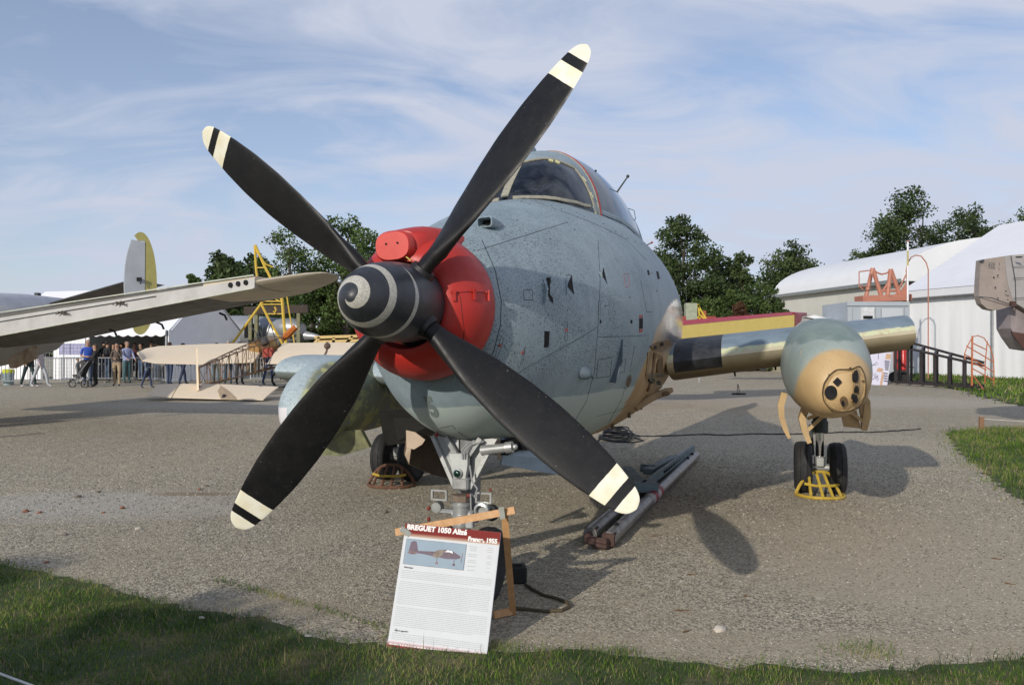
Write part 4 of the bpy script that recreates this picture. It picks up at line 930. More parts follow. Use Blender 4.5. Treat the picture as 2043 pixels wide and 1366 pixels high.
mb = MB(); mb.lathe((.155, NS-.06, .615), (0, -1, 0), [(-.03, .02), (-.03, .048), (.03, .05), (.035, .036), (.0, .034), (0, .005)], 20); npart(mb, 'ring_fitting', SIL); npart(MB().cyl((.19, NS+.02, .585), (.19, NS-.04, .60), .055, .05, 14), 'black_damper', TY)
for x_, z_, r_ in ((-.225, .60, .014), (-.225, .53, .014), (.205, .745, .01), (.055, .70, .014), (-.225, .505, .01), (.225, .60, .012)): npart(MB().ball((x_, NS-.05, z_), r_, 8), 'red_grease_cap', M('dark_red_cap', (.22, .03, .02), .6))
mb = MB(); mb.cyl((0, NS-.03, .66), (0, NS-.03, .70), .062, n=8); npart(mb, 'rusty_nut', M('rusty_nut', (.20, .15, .11), .6), False)
mb = MB(); mb.box((.07, NS-.06, .52), (.05, .05, .05), b=.006); mb.box((.06, NS-.06, .46), (.04, .04, .04), b=.006); npart(mb, 'valve_block', M('pale_grey_bracket', (.50, .52, .50), .5), False)
npart(MB().cyl((-.16, NS+.05, .25), (.16, NS+.05, .25), .03, n=12).cyl((0, NS+.02, .25), (0, NS+.0, .44), .05, .055, 14), 'nose_axle', SIL)
for sx in (-.155, .155): wheel(sx, NS+.05, .24, .13, plane)
# nose doors
DI = M('sand_door_lining', (.50, .385, .28), .6, var=.1); DO = M('brown_door_skin', (.125, .085, .06), .6, var=.2, scale=4)
def PL(px, py, s):
    o0 = PWI @ Vector((0, 0, CAMH)); d = PWI.to_3x3() @ pray(px, py); return o0+d*((-s-o0.y)/d.y)
def strip(A, B, th, mat, name, label=None):
    """curved sheet between two edges with a small thickness"""
    mb = MB(); o_ = Vector(th); mb.loft([[a, b_, b_+o_, a+o_] for a, b_ in zip(A, B)]); return npart(mb, name, mat, False, label)
strip([PL(812, 862, 4.28), PL(809, 880, 4.27), PL(806, 905, 4.26), PL(815, 926, 4.22), PL(860, 946, 3.9), PL(905, 957, 3.6), PL(932, 962, 3.4)], [PL(840, 862, 4.0), PL(850, 866, 3.95), PL(862, 872, 3.9), PL(876, 880, 3.8), PL(895, 885, 3.7), PL(915, 890, 3.5), PL(932, 900, 3.4)], (.012, 0, 0), DO, 'nose_door', 'brown nose door')
part(MB().slab([PL(810, 858, 4.30), PL(828, 862, 4.30), PL(848, 877, 4.30), PL(842, 886, 4.30), PL(826, 896, 4.30), PL(811, 893, 4.30)], (0, .012, 0)).slab([PL(811, 893.5, 4.295), PL(820, 895, 4.295), PL(816, 924, 4.27), PL(808, 908, 4.29)], (0, .012, 0)), 'door_flange', DI, frame=False, smooth=False)
BLG = M('blue_grey_door', (.30, .40, .50), .5, var=.1)
strip([PL(992, 846, 4.28), PL(999, 880, 4.27), PL(1000, 905, 4.26), PL(997, 926, 4.22)], [PL(1090, 830, 3.2), PL(1120, 880, 3.2), PL(1125, 920, 3.2), PL(1118, 948, 3.2)], (.012, 0, 0), BLG, 'nose_door', 'blue grey nose door')
part(MB().slab([PL(991, 850, 4.30), PL(998, 880, 4.30), PL(999, 915, 4.30), PL(994, 918, 4.30), PL(989, 886, 4.30), PL(972, 880, 4.30), PL(963, 872, 4.30), PL(980, 868, 4.30)], (0, .012, 0)), 'door_flange', DI, frame=False, smooth=False)
mb = MB(); mb.box((0, -4.12, .99), (.5, .35, .10)); npart(mb, 'wheel_bay', DARK, False)
part(MB().loft([[(x, -s, z) for x, z in ((-.26, zz_), (.26, zz_), (.22, zz_+.1), (-.22, zz_+.1))] for s, zz_ in ((4.05, .93), (3.0, .80))]), 'bay_opening', DARK, smooth=False)
for px, col in ((873, (.25, .01, .02)), (900, (.6, .12, .02))):
    p, n = (hit(px, 874) or hit(px, 868) or hit(px, 860)); mb = MB(); mb.lathe(p-n*.01, Vector((0, -.7, -.7)), [(0, .018), (.018, .018), (.02, .013)], 14); part(mb, 'lamp_socket', SIL); part(MB().ball(p+Vector((0, -.018, -.02)), .014, 10), 'position_lamp', M('lens_%d' % px, col, .15))
# chin number
def text_mesh(txt, size, ext=0., bold=.0, align='LEFT', shear=0., sp_=1.):
    c = bpy.data.curves.new('t', 'FONT'); c.body = txt; c.size = size; c.extrude = ext; c.offset = bold; c.align_x = align; c.shear = shear; c.space_character = sp_; c.resolution_u = 3
    o = bpy.data.objects.new('t', c); COL.objects.link(o); dg = bpy.context.evaluated_depsgraph_get(); me = bpy.data.meshes.new_from_object(o.evaluated_get(dg)); bpy.data.objects.remove(o); return me
def project_text(txt, size, px, py, mat, name, bv=BV, inv=AWI, W=AW, bold=0., shear=0., th=.0025, vs=1.):
    """flat lettering wrapped on a curved skin"""
    me = text_mesh(txt, size, 0, bold, 'CENTER', shear); me.materials.clear(); me.materials.append(mat)
    p, n = hit(px, py, bv); bm = bmesh.new(); bm.from_mesh(me); bmesh.ops.triangulate(bm, faces=bm.faces); bmesh.ops.subdivide_edges(bm, edges=bm.edges, cuts=1)
    rt = Vector((0, 0, 1)).cross(n).normalized(); up = n.cross(rt).normalized()
    for v in bm.verts:
        q = p+rt*v.co.x+up*(v.co.y-size*.35)*vs+n*.15; r_ = bv.ray_cast(q, -n); v.co = (r_[0] if r_[0] else q-n*.15)+n*th
    bm.to_mesh(me); bm.free(); o = bpy.data.objects.new(name, me); COL.objects.link(o); o.parent = plane; o.matrix_local = TILT; return o
project_text('5', .125, 861, 811, M('grey_numeral', (.20, .245, .24), .6), 'chin_number', bold=.007, vs=1.75)

# ---------------- low tail stub behind the fuselage
mb = MB(); rg = []
for z_, le, ch in ((2.25, -5.3, 2.3), (2.7, -5.6, 2.0), (3.0, -5.9, 1.7)): rg.append([(pz, -(le-px_), z_) for px_, pz in foil(ch, .09)])
mb.loft(rg); part(mb, 'fin', FMAT)
# ================================================================ THINGS ROUND THE AIRCRAFT
YEL = M('yellow_guard_paint', (.52, .36, .05), .5, var=.2, scale=14); RST = M('rusty_guard', (.17, .08, .045), .8, var=.3, scale=14)
def guard(px, py, mat, label, wd=.62, dep=.42, ht=.33, rz=0., skew=0.):
    p = G(px, py); g = thing('wheel_guard', label, 'wheel guard', (p.x, p.y, 0), rz, 'pipe guards in front of the main wheels')
    r = .019; n = 15
    rim = [(wd/2*math.copysign(abs(math.cos(PI+PI*k/(n-1)))**.8, math.cos(PI+PI*k/(n-1))), dep*math.sin(PI+PI*k/(n-1)), r) for k in range(n)]
    MB().tube(rim, r, 7).build('base_rim', mat, g, True)
    top = [(wd*.5*u, -.0-.02*(1-u*u)+skew*u, .03+(ht-.03)*(1-abs(u)**2.6)) for u in np.linspace(-1, 1, 15)]
    MB().tube(top, r, 7).build('top_rim', mat, g, True)
    for u in (-.52, -.17, .17, .52):
        k0 = (wd*.45*u, -.02, .03+(ht-.03)*(1-abs(u*.9)**2.6)); a = math.acos(max(-1, min(1, u*1.25))); k1 = (wd*.62*u, -dep*math.sqrt(max(0, 1-(u*1.2)**2)), r)
        MB().tube([k0, k1], r*.9, 7).build('bar', mat, g, True)
    MB().tube([(-.2, -.10, .15), (-.1, -.15, .135), (.1, -.15, .135), (.2, -.10, .15)], .016, 6).build('cross_pipe', YEL, g, True)
    return g
guard(1634, 988, YEL, 'yellow painted pipe guard in front of the right hand pair of wheels', wd=.52, dep=.27, ht=.27)
guard(782, 968, RST, 'rusty brown pipe guard in front of the left hand pair of wheels', wd=.56, dep=.24, ht=.25, rz=-.15)

# ---- tow bar lying on the ground under the aircraft
TB = M('dull_alloy_tube', (.27, .26, .25), .42, .5, var=.25, scale=14); TG = M('blue_grey_channel', (.13, .19, .21), .55); TRU = M('brown_rust', (.07, .035, .028), .8)
p0 = G(1215, 1093); p1 = G(1388, 918); q0 = G(1180, 1080); q1 = G(1376, 912)
tb = thing('tow_bar', 'grey double tube tow bar with red and white band lying under the aircraft', 'tow bar', tuple(p0))
L0 = Vector((0, 0, .075)); d = (p1-p0); d.z = 0
dn = d.normalized(); sd_ = Vector((dn.y, -dn.x, 0))
MB().cyl(L0, L0+d, .060, .060, 18).build('tube', TB, tb, 40)
l1 = (q0-p0)+Vector((0, 0, .075)); MB().cyl(l1-dn*.05, l1-dn*.05+(d*.97), .060, .060, 18).build('tube', TB, tb, 40)
for a_, mt_ in ((.345, 'red'), (.375, 'white'), (.405, 'red'), (.32, 'white')):
    MB().cyl(L0+d*a_, L0+d*(a_+.03), .0612, .0612, 18, caps=False).build('marker_band', M('band_'+mt_, (.36, .05, .06) if mt_ == 'red' else (.55, .52, .52), .6, var=.3, scale=20), tb, 40)
mb = MB(); P = [L0+Vector((0, 0, -.02))-dn*.0, L0-dn*.10-sd_*.01, (L0+l1)/2-dn*.16, l1-dn*.14, l1-dn*.03]
mb.tube(P, .028, 8); mb.tube([p_+Vector((0, 0, -.035)) for p_ in P], .026, 8); mb.bar(L0-dn*.03, L0+dn*.06, .10, .10); mb.bar(l1-dn*.04, l1+dn*.05, .10, .10); mb.build('end_shackle', TRU, tb, False)
for off_ in (L0, l1): MB().cyl(off_-dn*.012, off_+dn*.004, .050, n=16).build('tube_end', TRU, tb, False)
mid = (L0+l1)/2
mb = MB(); u_ = mid+Vector((0, 0, .09)); mb.bar(u_+d*.36-sd_*.02, u_+d*.99+sd_*.06, .035, .10)
for k in range(17): pass
mb.build('perforated_channel', TG, tb, False)
mb = MB()
for k in range(16): c_ = u_+d*(.56+.021*k)+sd_*.0; mb.box(c_+sd_*.055*((.2+.0212*k))+Vector((0, 0, .005))+sd_*.020, (.016, .018, .03))
mb.build('channel_holes', DARK, tb, False, kind='stuff')
mb = MB(); mb.bar(u_+d*.36, u_+d*.36-sd_*.0+Vector((-.06, .9, .06)), .10, .05); mb.box(u_+d*.37, (.24, .2, .10)); mb.build('hinge_bracket', TG, tb, False)
mb = MB(); mb.bar(u_+d*.55-sd_*.16, u_+d*.80-sd_*.05, .12, .07); mb.cyl(u_+d*.6-sd_*.12, u_+d*.6-sd_*.3, .05, n=10); mb.build('folded_strut', TG, tb, False)
for a_ in (.05, .93, .85): MB().cyl(L0+d*a_+Vector((0, 0, .055)), L0+d*a_+Vector((0, 0, .08)), .022, n=8).build('bolt', DARK, tb, False)

# ---- cables
CB = M('black_cable', (.015, .016, .018), .5)
c0 = G(1232, 876); cab = thing('cable_coil', 'coil of black cable on the gravel below the wing root', 'cable', tuple(c0))
r_ = random.Random(4)
for k in range(9):
    a_, b_ = .30-.018*k+r_.uniform(-.02, .02), .42-.02*k; cx_, cy_ = r_.uniform(-.06, .06), r_.uniform(-.06, .06)
    MB().tube([(cx_+a_*math.cos(q), cy_+b_*math.sin(q), .03+.022*k+.015*math.sin(2*q+k)) for q in np.linspace(0, 2*PI, 25)[:-1]], .014, 6, closed=True).build('loop', CB, cab, True)
MB().tube([(-.3, -.2, .02), (-.1, -.5, .015), (.2, -.55, .015), (.42, -.3, .015), (.3, 0, .03)], .012, 6).build('loose_end', CB, cab, True)
pts = [(1180, 890), (1205, 870), (1240, 868), (1290, 871), (1340, 870), (1400, 867), (1450, 869), (1500, 866), (1560, 867), (1620, 866), (1680, 863), (1740, 863), (1790, 860), (1846, 856)]
P = []
for (a_, b_), (c_, d_) in zip(pts[:-1], pts[1:]):
    for k in range(6): P.append(G(a_+(c_-a_)*k/6, b_+(d_-b_)*k/6)+Vector((0, 0, .012+.004*math.sin(k*1.7+a_))))
tag(MB().tube(P, .013, 6).build('power_cable', CB, None, True), 'long thin black cable running right across the gravel behind the yellow guard', 'cable')
# ---- wooden stake with cord on the right lawn, cord at bottom left
WD = M('raw_pine', (.58, .33, .15), .6, var=.2, scale=18, col2=(.46, .25, .105)); STK = M('old_stake', (.30, .17, .10), .85, var=.25, scale=30)
p = G(1958, 857); MB().box((0, 0, .11), (.085, .07, .30), b=.006).build('wooden_stake', STK, None, False, label='short brown wooden stake standing in the right hand lawn', cat='stake').location = p
CD = M('white_cord', (.66, .66, .64), .7)
P = [Vector((p.x+t_*6, p.y-t_*1.5, .22+.25*t_*t_-.10*math.sin(PI*t_))) for t_ in np.linspace(0, 1, 12)]
tag(MB().tube(P, .006, 5).build('cord', CD, None, True), 'thin white cord tied to the wooden stake and running off to the right', 'cord')
P = [AT(-60, 1318, 3.3), AT(0, 1343, 3.3), AT(78, 1372, 3.25)]
tag(MB().tube(P, .0052, 6).build('cord', CD, None, True), 'white cord crossing the bottom left corner just above the grass', 'cord')
for i, q in enumerate((AT(-200, 1258, 3.35), AT(330, 1480, 3.1))):
    pass
# ---- black box and strap behind the sign
p = G(1040, 1160); bx = MB(); bx.box((-.03, 0, .06), (.13, .12, .12), b=.012); bx.box((-.03, 0, .124), (.07, .02, .01)); o = bx.build('black_box', M('black_plastic', (.010, .010, .011), .6), None, False, label='small black box in the shade behind the sign easel', cat='box'); o.location = (p.x, p.y, 0); o.rotation_euler.z = .1
pts = [(1048, 1168), (1062, 1178), (1085, 1190), (1110, 1196), (1132, 1204), (1138, 1212), (1120, 1221), (1085, 1222), (1050, 1218), (1025, 1216)]
tag(MB().tube([G(a_, b_)+Vector((0, 0, .012)) for a_, b_ in pts], .011, 6).build('hose', M('brown_hose', (.085, .065, .035), .8), None, True), 'brown hose looping on the gravel right of the sign', 'hose')
p = G(795, 1190); tag(MB().box((p.x, p.y, .012), (.12, .05, .02), Matrix.Rotation(.3, 3, 'Z')).build('board_offcut', M('grey_wood', (.25, .23, .20), .9), None, False), 'flat grey wood offcut left of the sign', 'wood')
# ================================================================ INFORMATION BOARD AND EASEL
BL, BR = AT(772, 1288, 4.41), AT(973, 1302, 4.32); TL, TR = AT(823, 1048, 4.62), AT(1012, 1050, 4.53)
org = BL; ex = (BR-BL); W_ = ex.length; ex.normalize(); ey = (TL-BL); ey = (ey+(TR-BR))/2; H_ = ey.length; ey.normalize()
ez = ex.cross(ey).normalized(); ey2 = ey                                       # slightly racked panel, as it stands
BM_ = Matrix((ex, ey2, ez)).transposed().to_4x4(); BM_.translation = org
board = thing('information_board', 'white information board about the aircraft with a brown title band, leaning at the lawn edge', 'sign'); board.matrix_world = BM_
def bpart(mb, name, mat, label=None): return mb.build(name, mat, board, False, label=label)
def sheet(x0, y0, x1, y1, z=.0): return MB().box(((x0+x1)/2, (y0+y1)/2, z), (x1-x0, y1-y0, .0012))
PWH = M('printed_white', (.62, .64, .66), .75, var=.03, spec=.15); bpart(MB().box((W_/2, H_/2, -.006), (W_, H_, .010), b=.0015), 'panel', PWH)
def grad(name, c0, c1, y0, y1):
    m, t, b = base_mat(name); o = objc(t); Z = xyz(t, o)[1]; t.links.new(mixc(t, ramp(t, Z, y0, y1), c0, c1), b.inputs['Base Color']); b.inputs['Roughness'].default_value = .8; b.inputs['Specular IOR Level'].default_value = .15; return m
bpart(sheet(.0, H_*.895, W_, H_-.0005, .0004), 'title_band', grad('title_brown', (.55, .40, .30), (.20, .032, .028), H_*.893, H_*.925))
bpart(sheet(.0, .0005, W_, H_*.052, .0004), 'footer_band', grad('footer_red', (.27, .05, .055), (.70, .66, .68), H_*.01, H_*.05))
def btext(txt, x, y, size, mat, bold=.0, align='LEFT', name='lettering', shear=0., z=.0013, sp_=1.):
    me = text_mesh(txt, size, .0002, bold, align, shear, sp_); me.materials.clear(); me.materials.append(mat); o = bpy.data.objects.new(name, me); COL.objects.link(o); o.parent = board; o.location = (x, y, z); return o
TWH = M('title_white', (.80, .79, .76), .7, var=.02, spec=.1); INK = M('print_ink', (.12, .12, .13), .8, var=.02, spec=.1); INL = M('small_print', (.44, .46, .48), .8, var=.02, spec=.1)
btext('BREGUET 1050 Alizé', .012, H_*.952, .040, TWH, .0022, sp_=1.03); btext('France, 1955', W_-.014, H_*.907, .033, TWH, .0018, 'RIGHT')
# printed photograph of the aircraft in flight
px0, px1, py0, py1 = .022, W_*.665, H_*.665, H_*.872
bpart(sheet(px0-.002, py0-.002, px1+.002, py1+.002, .0006), 'picture_border', M('picture_edge', (.06, .08, .11), .5)); bpart(sheet(px0, py0, px1, py1, .0012), 'picture', M('picture_sky', (.30, .38, .45), .8, var=.04, spec=.1))
PL = M('picture_aircraft', (.19, .15, .18), .8, var=.1, scale=40, spec=.1); PD = M('picture_dark', (.10, .03, .05), .5)
def pp(pts, mat, nm, z): wd, ht = px1-px0, py1-py0; bpart(MB().slab([(px0+u*wd, py0+v*ht, z) for u, v in pts], (0, 0, .0004)), nm, mat)
pp([(.12, .47), (.30, .46), (.52, .40), (.70, .36), (.86, .38), (.93, .44), (.93, .52), (.86, .60), (.78, .70), (.70, .73), (.62, .70), (.5, .60), (.2, .56), (.1, .55)], PL, 'picture_fuselage', .002)
pp([(.06, .50), (.08, .88), (.13, .95), (.17, .92), (.22, .56), (.12, .46)], PL, 'picture_fin', .0021); pp([(.04, .46), (.10, .40), (.19, .42), (.21, .50), (.08, .54)], PD, 'picture_tailplane', .0026)
pp([(.46, .40), (.52, .64), (.58, .70), (.66, .68), (.62, .44), (.54, .36)], M('picture_wing', (.19, .14, .10), .5), 'picture_wing', .0027); pp([(.945, .28), (.955, .28), (.965, .66), (.95, .66)], PD, 'picture_propeller', .0023)
pp([(.545, .36), (.555, .36), (.555, .20), (.545, .20)], PD, 'picture_gear', .0023); pp([(.53, .2), (.575, .2), (.575, .11), (.53, .11)], PD, 'picture_wheel', .0024); pp([(.83, .36), (.84, .36), (.84, .2), (.83, .2)], PD, 'picture_gear', .0023); pp([(.815, .2), (.855, .2), (.855, .12), (.815, .12)], PD, 'picture_wheel', .0024)
pp([(.66, .62), (.74, .63), (.80, .60), (.78, .68), (.70, .71)], M('picture_glass', (.10, .12, .16), .3), 'picture_canopy', .0027)
# body copy: rows of word-length strokes, far too small to read in the photograph
def rows(y_top, n, x0, x1, pitch, seed, last=.6, name='text_block'):
    r_ = random.Random(seed); mb = MB()
    for k in range(n):
        y = y_top-k*pitch; x = x0; xe = x0+(x1-x0)*(last if k == n-1 else 1)
        while x < xe:
            wl = r_.uniform(.006, .028); wl = min(wl, xe-x)
            if wl > .003: mb.box((x+wl/2, y+r_.uniform(-.0002, .0002), .0006), (wl, pitch*.30, .0008))
            x += wl+.0038
    mb.build(name, INL, board, False, kind='stuff')
X0, X1 = .018, W_-.02
btext('Historique', X0+.012, H_*.632, .0125, INK, .0003)
rows(H_*.612, 5, X0, X1, .0098, 1, .8); rows(H_*.52, 13, X0, X1, .0098, 2, .8); rows(H_*.315, 11, X0, X1, .0098, 3, .85); rows(H_*.142, 0, X0, X1, .0098, 4)
btext('Notre appareil :', X0+.012, H_*.125, .0125, INK, .0003); rows(H_*.108, 4, X0, X1, .0098, 5, 1.)
mb = MB(); r_ = random.Random(9)
for k in range(13):
    if k in (3, 6, 9, 11): continue
    y = H_*.862-k*.0108; mb.box((W_*.69+.028, y, .0006), (.056*r_.uniform(.7, 1), .0036, .0008)); mb.box((W_*.88+.018, y, .0006), (.04*r_.uniform(.5, 1), .003, .0008))
mb.build('text_block', INL, board, False, kind='stuff')
mb = MB(); x = .012
while x < W_*.82:
    wl = r_.uniform(.008, .032); mb.box((x+wl/2, .0145+r_.uniform(-.0003, .0003), .0012), (wl, .0068, .0008)); x += wl+.005
mb.build('text_block', M('footer_print', (.72, .66, .64), .5), board, False, kind='stuff')
MB().tube([(W_*.07, .10, .002), (W_*.072, .075, .002)], .0006, 4).build('drip_mark', INK, board, False); MB().tube([(W_*.93, .07, .002), (W_*.935, .03, .002)], .0006, 4).build('drip_mark', INK, board, False)
# easel of pine laths
es = thing('easel', 'pine wood easel with crossbar and splayed leg carrying the information board', 'easel', tuple(AT(1000, 1270, 4.7).xy)+(0,))
eo = Vector(es.location)
def lath(a_, b_, wd=.045, ht=.022, name='lath', mat=WD, up=(0, -1, .2)): return MB().bar(a_-eo, b_-eo, wd, ht, up=up).build(name, mat, es, False)
lath(AT(790, 1061, 4.72), AT(1027, 1017, 4.62), .042, .030, 'crossbar'); lath(AT(1006, 1020, 4.66), AT(1026, 1252, 4.98)-Vector((0, 0, 0)), .040, .022, 'leg')
lath(AT(985, 1226, 4.86), AT(1020, 1218, 4.93), .045, .02, 'brace'); lath(AT(975, 1256, 4.88), AT(1021, 1259, 4.98), .04, .03, 'foot_bar')
lath(AT(826, 1060, 4.70), AT(800, 1262, 4.95), .040, .022, 'leg'); lath(AT(800, 1262, 4.97), AT(1018, 1262, 5.0), .03, .03, 'rear_bar')
for (a_, b_) in (((1000, 1012), (1003, 1034)), ((800, 1054), (818, 1066))): MB().bar(AT(*a_, 4.58)-eo, AT(*b_, 4.60)-eo, .030, .012, up=(0, -1, 0)).build('metal_bracket', M('zinc_bracket', (.62, .64, .58), .45, .3), es, False)
# ================================================================ OTHER AIRCRAFT
# ---- grey twin finned aircraft at the left, seen from ahead with its wing stripped to the spar
AL = M('dull_white_alloy', (.50, .49, .47), .55, .1, var=.12, scale=3); UN = M('grey_underside', (.12, .115, .105), .6, var=.15, scale=2); SUN_ = M('sand_wingtip', (.56, .49, .37), .6, var=.15, scale=2); YF = M('dull_yellow', (.43, .39, .13), .6, var=.12, scale=4)
tw = thing('twin_fin_aircraft', 'grey aircraft at the left edge with bare wing spar and oval fin with yellow rudder', 'aircraft', (-9.2, 16.3, 0))
To = Vector(tw.location); wd_ = Vector((-.91, .42, 0)).normalized(); cd = Vector((.42, .91, 0)).normalized(); tip0 = AT(636, 541, 12.0)
def tpart(mb, name, mat, sm=40, parent=None, label=None): mb.v = [tuple(Vector(v)-To) for v in mb.v]; return mb.build(name, mat, parent or tw, sm, label=label)
def wp(u, c, z): """u along wing from tip, c chordwise back, z up from wing plane""" ; base = tip0+wd_*u; return Vector((base.x, base.y, tip0.z-.098*u+z-.04*c))+cd*c
def sec(u, ch, th, fr=0.):
    P = []
    for i in range(16):
        a = 2*PI*i/16; c_ = (1-math.cos(a))/2; t_ = th*(math.sin(a))*(1-.55*c_)*.62
        P.append(wp(u, fr+c_*ch, t_))
    return P
mb = MB(); mb.loft([sec(u, ch, th, fr) for u, ch, th, fr in ((0.0, .25, .02, .20), (.12, .55, .07, .10), (.4, .88, .12, .03), (.8, 1.15, .15, 0), (1.25, 1.38, .18, -.0))]); tpart(mb, 'wing_tip', SUN_, label='sand coloured rounded wing tip')
mb = MB(); rg = []
for u, ch, th in ((2.35, 1.55, .235), (3, 1.65, .26), (6, 2.1, .36), (9, 2.7, .46), (12, 3.1, .54)):
    rg.append([wp(u, 0, -th/2), wp(u, 0, th/2), wp(u, ch*.4, th*.5), wp(u, ch, .02), wp(u, ch, -.02), wp(u, ch*.4, -th*.55)])
mb.loft(rg); tpart(mb, 'wing', UN, False)
mb = MB(); rg = []
for u, ch, th in ((1.25, 1.38, .19), (2.349, 1.55, .235)): rg.append([wp(u, 0, -th/2), wp(u, 0, th/2), wp(u, ch*.4, th*.5), wp(u, ch, .02), wp(u, ch, -.02), wp(u, ch*.4, -th*.55)])
mb.loft(rg); tpart(mb, 'outer_wing_panel', SUN_, False)
mb = MB()
for u0, u1, t0, t1 in ((1.25, 3, .19, .26), (3, 6, .26, .36), (6, 9, .36, .46), (9, 12, .46, .54)):
    mb.slab([wp(u0, -.012, -t0/2), wp(u1, -.012, -t1/2), wp(u1, -.012, t1/2*.62), wp(u0, -.012, t0/2*.62)], cd*.01)
tpart(mb, 'spar_face', AL, False, label='bare white spar face')
for (dz, r0) in ((.54, .012), (-.53, .010)): tpart(MB().tube([wp(u, -.03, th*dz) for u, th in ((1.25, .19), (3, .26), (6, .36), (9, .46), (12, .54))], r0, 6), 'spar_flange', M('pale_primer', (.60, .62, .52), .5))
tpart(MB().tube([wp(u, -.028, th*.12) for u, th in ((3.4, .27), (6, .36), (9, .46), (12, .54))], .008, 5), 'spar_seam', SEAM)
for u in (1.42, 1.58, 1.74): tpart(MB().cyl(wp(u, -.016, .01), wp(u, -.035, .01), .042, n=14), 'spar_hole', DARK)
for u in (4.3, 5.75):
    mb = MB(); c_ = wp(u, -.05, .02)
    for k in range(8): mb.tube([c_+wd_*random.uniform(-.10, .10)+Vector((0, 0, random.uniform(-.03, .03))), c_+wd_*random.uniform(-.22, .14)+Vector((0, -.03, random.uniform(-.045, .045)))], .010, 5)
    tpart(mb, 'torn_fitting', M('dark_fitting', (.07, .055, .04), .7), False)
for u in (3.3, 4.9, 6.2):
    q = wp(u, 1.3, -.16); tpart(MB().tube([q, q+Vector((.10, 0, -.04)), q+Vector((.14, 0, -.13))], .022, 6), 'aileron_horn', SEAM)
# engine nacelle behind the wing, tapering to a point
NC = M('streaked_nacelle', (.38, .37, .35), .5, .1, var=.25, scale=2.5, col2=(.48, .46, .43)); a0_ = Vector((-13.2, 13.6, 1.62)); a1_ = AT(166, 662, 19.0)
ax = (a1_-a0_); L_ = ax.length; tpart(MB().lathe(a0_, ax, [(0, .5), (.6, .72), (1.8, .86), (3.2, .82), (4.4, .64), (5.4, .40), (L_*.93, .16), (L_, .03)], 28), 'engine_nacelle', NC)
mb = MB(); mb.slab([AT(15, 715, 15.6), AT(62, 690, 16.1), AT(64, 715, 16.1), AT(20, 735, 15.6)], (0, .2, 0)); tpart(mb, 'exhaust_patch', M('burnt_patch', (.45, .38, .26), .6, var=.3, scale=6, col2=(.22, .10, .05)), False)
# body, tail surfaces
tpart(MB().lathe(AT(-300, 650, 17), (AT(55, 622, 22)-AT(-300, 650, 17)), [(0, .7), (2, .72), (5, .5), (7.0, .26), (7.8, .10)], 24), 'fuselage', M('light_alloy_body', (.60, .60, .62), .45, .1, var=.1, scale=2))
mb = MB(); q0_ = AT(60, 616, 22.6); q1_ = AT(250, 562, 21.2)
mb.loft([[q+cd*c_+Vector((0, 0, z_)) for c_, z_ in ((0, 0), (.12, .06), (.6, .05), (1.3, .0), (.6, -.06), (.12, -.06))] for q in (q0_, q1_)]); tpart(mb, 'tailplane', UN, False)
fc = AT(281, 565, 21.0)
fn = Vector((.80, .60, 0)).normalized()
def fin_poly(f, hz, z0, z1, k=18): return None
mb = MB(); P = []
for i in range(14): pass
def ell(c, a_, b_, q, cut=None): return c+fn*a_*math.cos(q)+Vector((0, 0, b_*math.sin(q)))
fin_h, fin_w = 1.36, .40
Pl = [ell(fc, fin_w, fin_h, q) for q in np.linspace(R(101), R(259), 20)]; Pl = [p_ for p_ in Pl if p_.z < fc.z+1.12 and p_.z > fc.z-1.0]
Pl = [fc+fn*.10+Vector((0, 0, 1.10))]+[fc-fn*.24+Vector((0, 0, 1.14))]+Pl+[fc-fn*.25+Vector((0, 0, -1.02)), fc+fn*.10+Vector((0, 0, -1.02))]
tpart(MB().slab(Pl, Vector((-fn.y, fn.x, 0))*.09), 'fin', M('fin_grey', (.44, .47, .50), .5, var=.1, scale=2), False, label='pale grey fin')
Pr = [fc-fn*.06+Vector((0, 0, 1.13))]+[ell(fc, fin_w, fin_h, q) for q in np.linspace(R(112), R(-90-22), 30)]+[fc-fn*.22+Vector((0, 0, -1.03)), fc+fn*.11+Vector((0, 0, -1.03)), fc+fn*.11+Vector((0, 0, 1.13))]
off = Vector((-fn.y, fn.x, 0))*.07; tpart(MB().slab([p_+off*.15 for p_ in Pr], off), 'rudder', YF, False, label='yellow rudder with balance horns')
tpart(MB().box(fc+Vector((-.02, -.06, .10))-off*.3, (.13, .02, .10)).box(fc+Vector((.03, -.07, .0)), (.03, .02, .05)), 'inspection_hole', DARK, False)
q = AT(75, 600, 22.4); tpart(MB().box(q+Vector((0, 0, .05)), (.10, .15, .35)), 'tail_fairing', SEAM, False)
for px, py, Y in ((-90, 700, 15.5), (-330, 700, 12.2)):
    q = AT(px, py, Y); tpart(MB().cyl((q.x, q.y, 1.2), (q.x, q.y, .4), .07, n=10), 'leg', AL); tpart(MB().cyl((q.x-.12, q.y, .42), (q.x+.12, q.y, .42), .42, n=24), 'wheel', TY)

